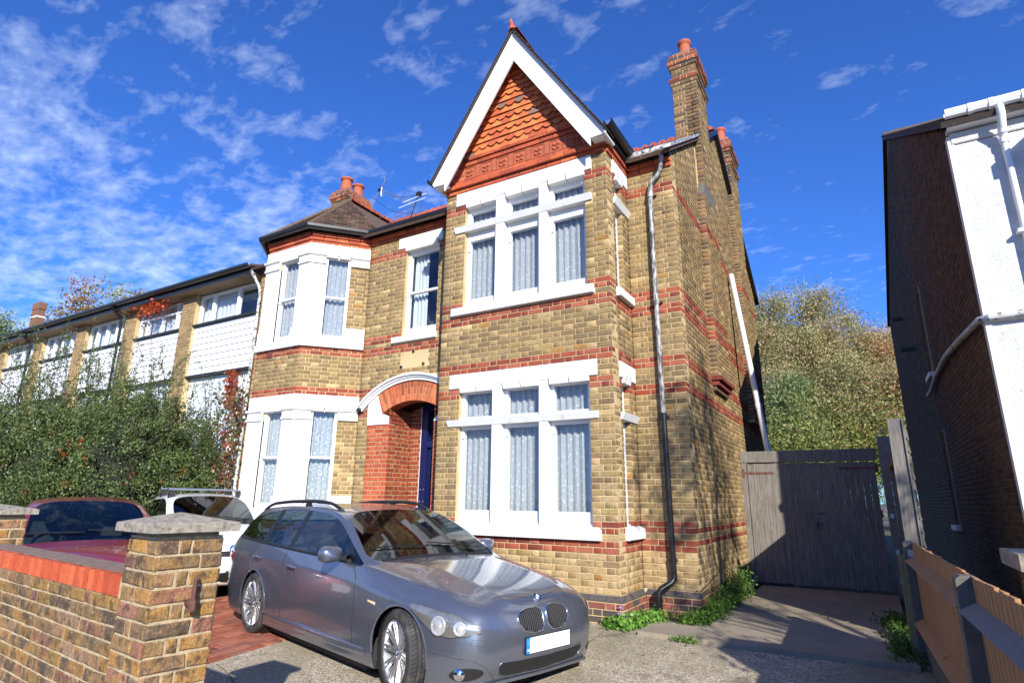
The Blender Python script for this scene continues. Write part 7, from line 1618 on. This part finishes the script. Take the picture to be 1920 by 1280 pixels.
# ---- two hatchbacks behind
def hatch(name,label,paintm,loc,ang,scale=(1,1,1),bars=False):
    k=1.0; f0=3.35
    H=[(.02,rows([.42,.58,.63,.63,.60,.55,.51,.47,.42,.34,.18,0],[.20,.22,.33,.48,.60,.66,.685,.705,.72,.735,.75,.755]),[.14,.08,.02,.0,.03,.05,.06,.07,.075,.08,.085,.085]),
    (.15,rows([.5,.74,.78,.78,.74,.68,.62,.56,.49,.39,.21,0],[.18,.2,.33,.50,.64,.72,.75,.775,.795,.81,.825,.83])),
    (.45,rows([.55,.80,.83,.84,.82,.76,.70,.63,.55,.43,.23,0],[.17,.19,.33,.52,.72,.82,.85,.872,.888,.90,.915,.92])),
    (.80,rows([.56,.82,.845,.855,.84,.79,.73,.66,.57,.45,.24,0],[.17,.19,.33,.54,.77,.875,.905,.93,.945,.957,.97,.975])),
    (1.02,rows([.56,.82,.85,.86,.85,.81,.76,.71,.67,.60,.34,0],[.17,.19,.33,.54,.80,.925,.94,.955,.967,.978,1.0,1.01])),
    (1.45,rows([.56,.82,.85,.86,.855,.825,.81,.69,.665,.595,.33,0],[.17,.19,.33,.54,.82,.94,.965,1.18,1.21,1.225,1.26,1.27])),
    (1.80,rows([.56,.82,.85,.86,.86,.83,.815,.63,.595,.545,.31,0],[.17,.19,.33,.54,.83,.95,.975,1.335,1.375,1.39,1.42,1.43])),
    (2.15,rows([.56,.82,.85,.86,.86,.83,.815,.61,.575,.53,.31,0],[.17,.19,.33,.54,.84,.955,.98,1.375,1.42,1.435,1.465,1.475])),
    (2.22,rows([.56,.82,.85,.86,.86,.83,.815,.61,.575,.53,.31,0],[.17,.19,.33,.54,.84,.957,.982,1.378,1.422,1.437,1.467,1.477])),
    (2.95,rows([.56,.82,.85,.86,.86,.825,.81,.60,.565,.52,.31,0],[.17,.19,.33,.54,.85,.975,1.0,1.36,1.405,1.425,1.452,1.46])),
    (3.02,rows([.56,.82,.85,.86,.86,.825,.808,.60,.563,.52,.31,0],[.17,.19,.33,.54,.85,.978,1.003,1.355,1.40,1.42,1.448,1.455])),
    (3.50,rows([.56,.81,.84,.85,.85,.80,.78,.64,.56,.51,.30,0],[.17,.2,.33,.54,.86,1.0,1.04,1.26,1.355,1.38,1.405,1.41])),
    (3.62,rows([.55,.80,.83,.84,.84,.79,.77,.66,.565,.51,.30,0],[.18,.21,.34,.54,.86,1.0,1.06,1.2,1.32,1.35,1.375,1.38])),
    (3.90,rows([.53,.76,.80,.81,.79,.74,.71,.68,.64,.56,.32,0],[.2,.24,.36,.56,.85,.95,.97,.98,.99,1.0,1.01,1.012])),
    (4.02,rows([.42,.6,.67,.69,.67,.62,.58,.55,.51,.44,.26,0],[.24,.28,.38,.56,.78,.86,.88,.89,.9,.905,.91,.912]),[-.1,-.06,-.01,0,-.01,-.03,-.04,-.04,-.05,-.05,-.05,-.05])]
    c=thing(name,label,'car'); bv,rs=car_body(c,H,paintm,wheels=(.80,3.35),wr=.335,fwd0=f0,arch_y=.55,pill=(7,9),wsc=(4,6),side=(4,12),rear=(12,13))
    for wx in (2.55,0):
        for s in (-1,1): wheel(c,wx,s,R=.305,W=.20,rimR=.20,yc=.74,spokes=7,style='single')
    K2=lambda P:[(f0-a,b) for a,b in P]
    for s in (-1,1):
        for path in ([(1.25,.93),(1.15,.8),(1.16,.27)],[(2.18,.955),(2.20,.8),(2.18,.27)],[(3.05,.975),(3.08,.8),(3.0,.6),(2.85,.42)]): drape_line(c,bv,'panel_gap',K2(path),'side','trim',.0028,s,off=-.0008)
        drape(c,bv,'headlamp',[(s*y,z) for y,z in ((.36,.66),(.50,.70),(.66,.72),(.70,.66),(.64,.58),(.45,.56),(.36,.59))],'front','lampbody',off=.005,pillow=.015,sgn=s)
        drape(c,bv,'tail_lamp',K2([(3.74,.92),(3.86,.90),(3.92,.72),(3.80,.70),(3.74,.78)]),'side','redlens',off=.004,pillow=.008,sgn=s)
        h=bv.ray_cast(V((f0-2.05,s*2,.80)),V((0,-s,0)))[0]; m=MB(); m.tube([(h.x+.09,h.y,.80),(h.x+.05,h.y+s*.03,.805),(h.x-.05,h.y+s*.03,.81),(h.x-.09,h.y,.81)],.012,6); m.build('door_handle',paintm,c,smooth='all')
        m=MB(); X,y=f0-1.50,s*.93; m.hex([(X-.03,y-.09,.93),(X+.07,y-.07,.94),(X+.07,y+.07,.94),(X-.03,y+.09,.93),(X-.03,y-.09,1.06),(X+.06,y-.06,1.04),(X+.06,y+.06,1.04),(X-.03,y+.09,1.06)]); m.box(W0,X,X+.05,min(s*.80,s*.87),max(s*.80,s*.87),.94,.98); m.build('door_mirror',paintm if bars else 'trim',c)
        drape_line(c,bv,'belt_strip',K2([(1.30,.955),(2.2,.967),(3.3,.99)]),'side','trim',.006,s,off=.001)
    drape(c,bv,'grille',[(y,z) for y,z in ((-.30,.66),(0,.67),(.30,.66),(.26,.60),(0,.59),(-.26,.60))],'front','trim',off=.005)
    drape(c,bv,'lower_intake',[(y,z) for y,z in ((-.52,.40),(0,.41),(.52,.40),(.50,.27),(0,.25),(-.50,.27))],'front','trim',off=.004)
    hx=bv.ray_cast(V((8,0,.47)),V((-1,0,0)))[0].x; m=MB(); m.box(W0,hx-.03,hx+.012,-.26,.26,.445,.555); m.build('number_plate','plate',c)
    for y0,y1 in ((-.05,-.62),(.46,-.02)):
        P=[]
        for t in np.linspace(0,1,8): hq=bv.ray_cast(V((f0-1.12-.04*t,lerp(y0,y1,t),3)),V((0,0,-1))); P.append(hq[0]+V((0,0,.02)))
        m=MB(); m.tube(P,.007,4); m.build('wiper','trim',c)
    cabin(c,1.20,3.5,.72,.30,.92,((2.15,False),(2.95,True)),-.34,f0)
    if bars:
        roundel(c,V((f0+.005-.05,-.0,.70)) if False else bv.ray_cast(V((8,0,.70)),V((-1,0,0)))[0]+V((.012,0,0)),(1,0,.15),.055,plain=True)
        for xb in (1.98,2.62):
            X=f0-xb; zt=bv.ray_cast(V((X,0,3)),V((0,0,-1)))[0].z+.075; rb=thing('roof_bar',None,'bar') if False else None
            m=MB(); m.box(W0,X-.022,X+.022,-.60,.60,zt-.012,zt+.012,None,.004); br_=m.build('roof_bar','steel',c)
            for s in (-1,1):
                hq=bv.ray_cast(V((X,s*.54,3)),V((0,0,-1)))[0]; m=MB(); m.hex([(X-.055,s*.54-.05,hq.z-.02),(X+.055,s*.54-.05,hq.z-.02),(X+.055,s*.54+.05,hq.z-.03),(X-.055,s*.54+.05,hq.z-.03),(X-.03,s*.54-.035,zt-.01),(X+.03,s*.54-.035,zt-.01),(X+.03,s*.54+.035,zt-.01),(X-.03,s*.54+.035,zt-.01)]); m.build('bar_foot','trim',br_)
                m=MB(); m.box(W0,X-.025,X+.025,min(s*.6,s*.612),max(s*.6,s*.612),zt-.015,zt+.015); m.build('bar_end','trim',br_)
        m=MB(); q=bv.ray_cast(V((f0-3.3,0,3)),V((0,0,-1)))[0]; m.tube([q,q+V((-.12,0,.32))],.003,4); m.tube([q+V((-.12,0,.32)),q+V((-.127,0,.34))],.010,8); m.build('radio_aerial','trim',c)
    c.matrix_world=Matrix.Translation(loc)@Matrix.Rotation(ang,4,'Z')@Matrix.Diagonal((*scale,1))
    return c
a_=math.radians(-19); d_=V((math.cos(a_),math.sin(a_),0)); nose=V((-5.50,-1.18,-.09))
hatch('white_hatchback','white hatchback with two silver roof bars, half hidden behind the front gate pier','carwhite',nose-d_*3.35,a_,scale=(1,1,1.025),bars=True)
a_=math.radians(-20); d_=V((math.cos(a_),math.sin(a_),0)); nose=V((-4.35,-3.58,-.19))
hatch('red_hatchback','dark red hatchback with a dusty roof, parked behind the red-topped street wall','carred',nose-d_*3.35,a_,scale=(1.0,1.0,1.04))
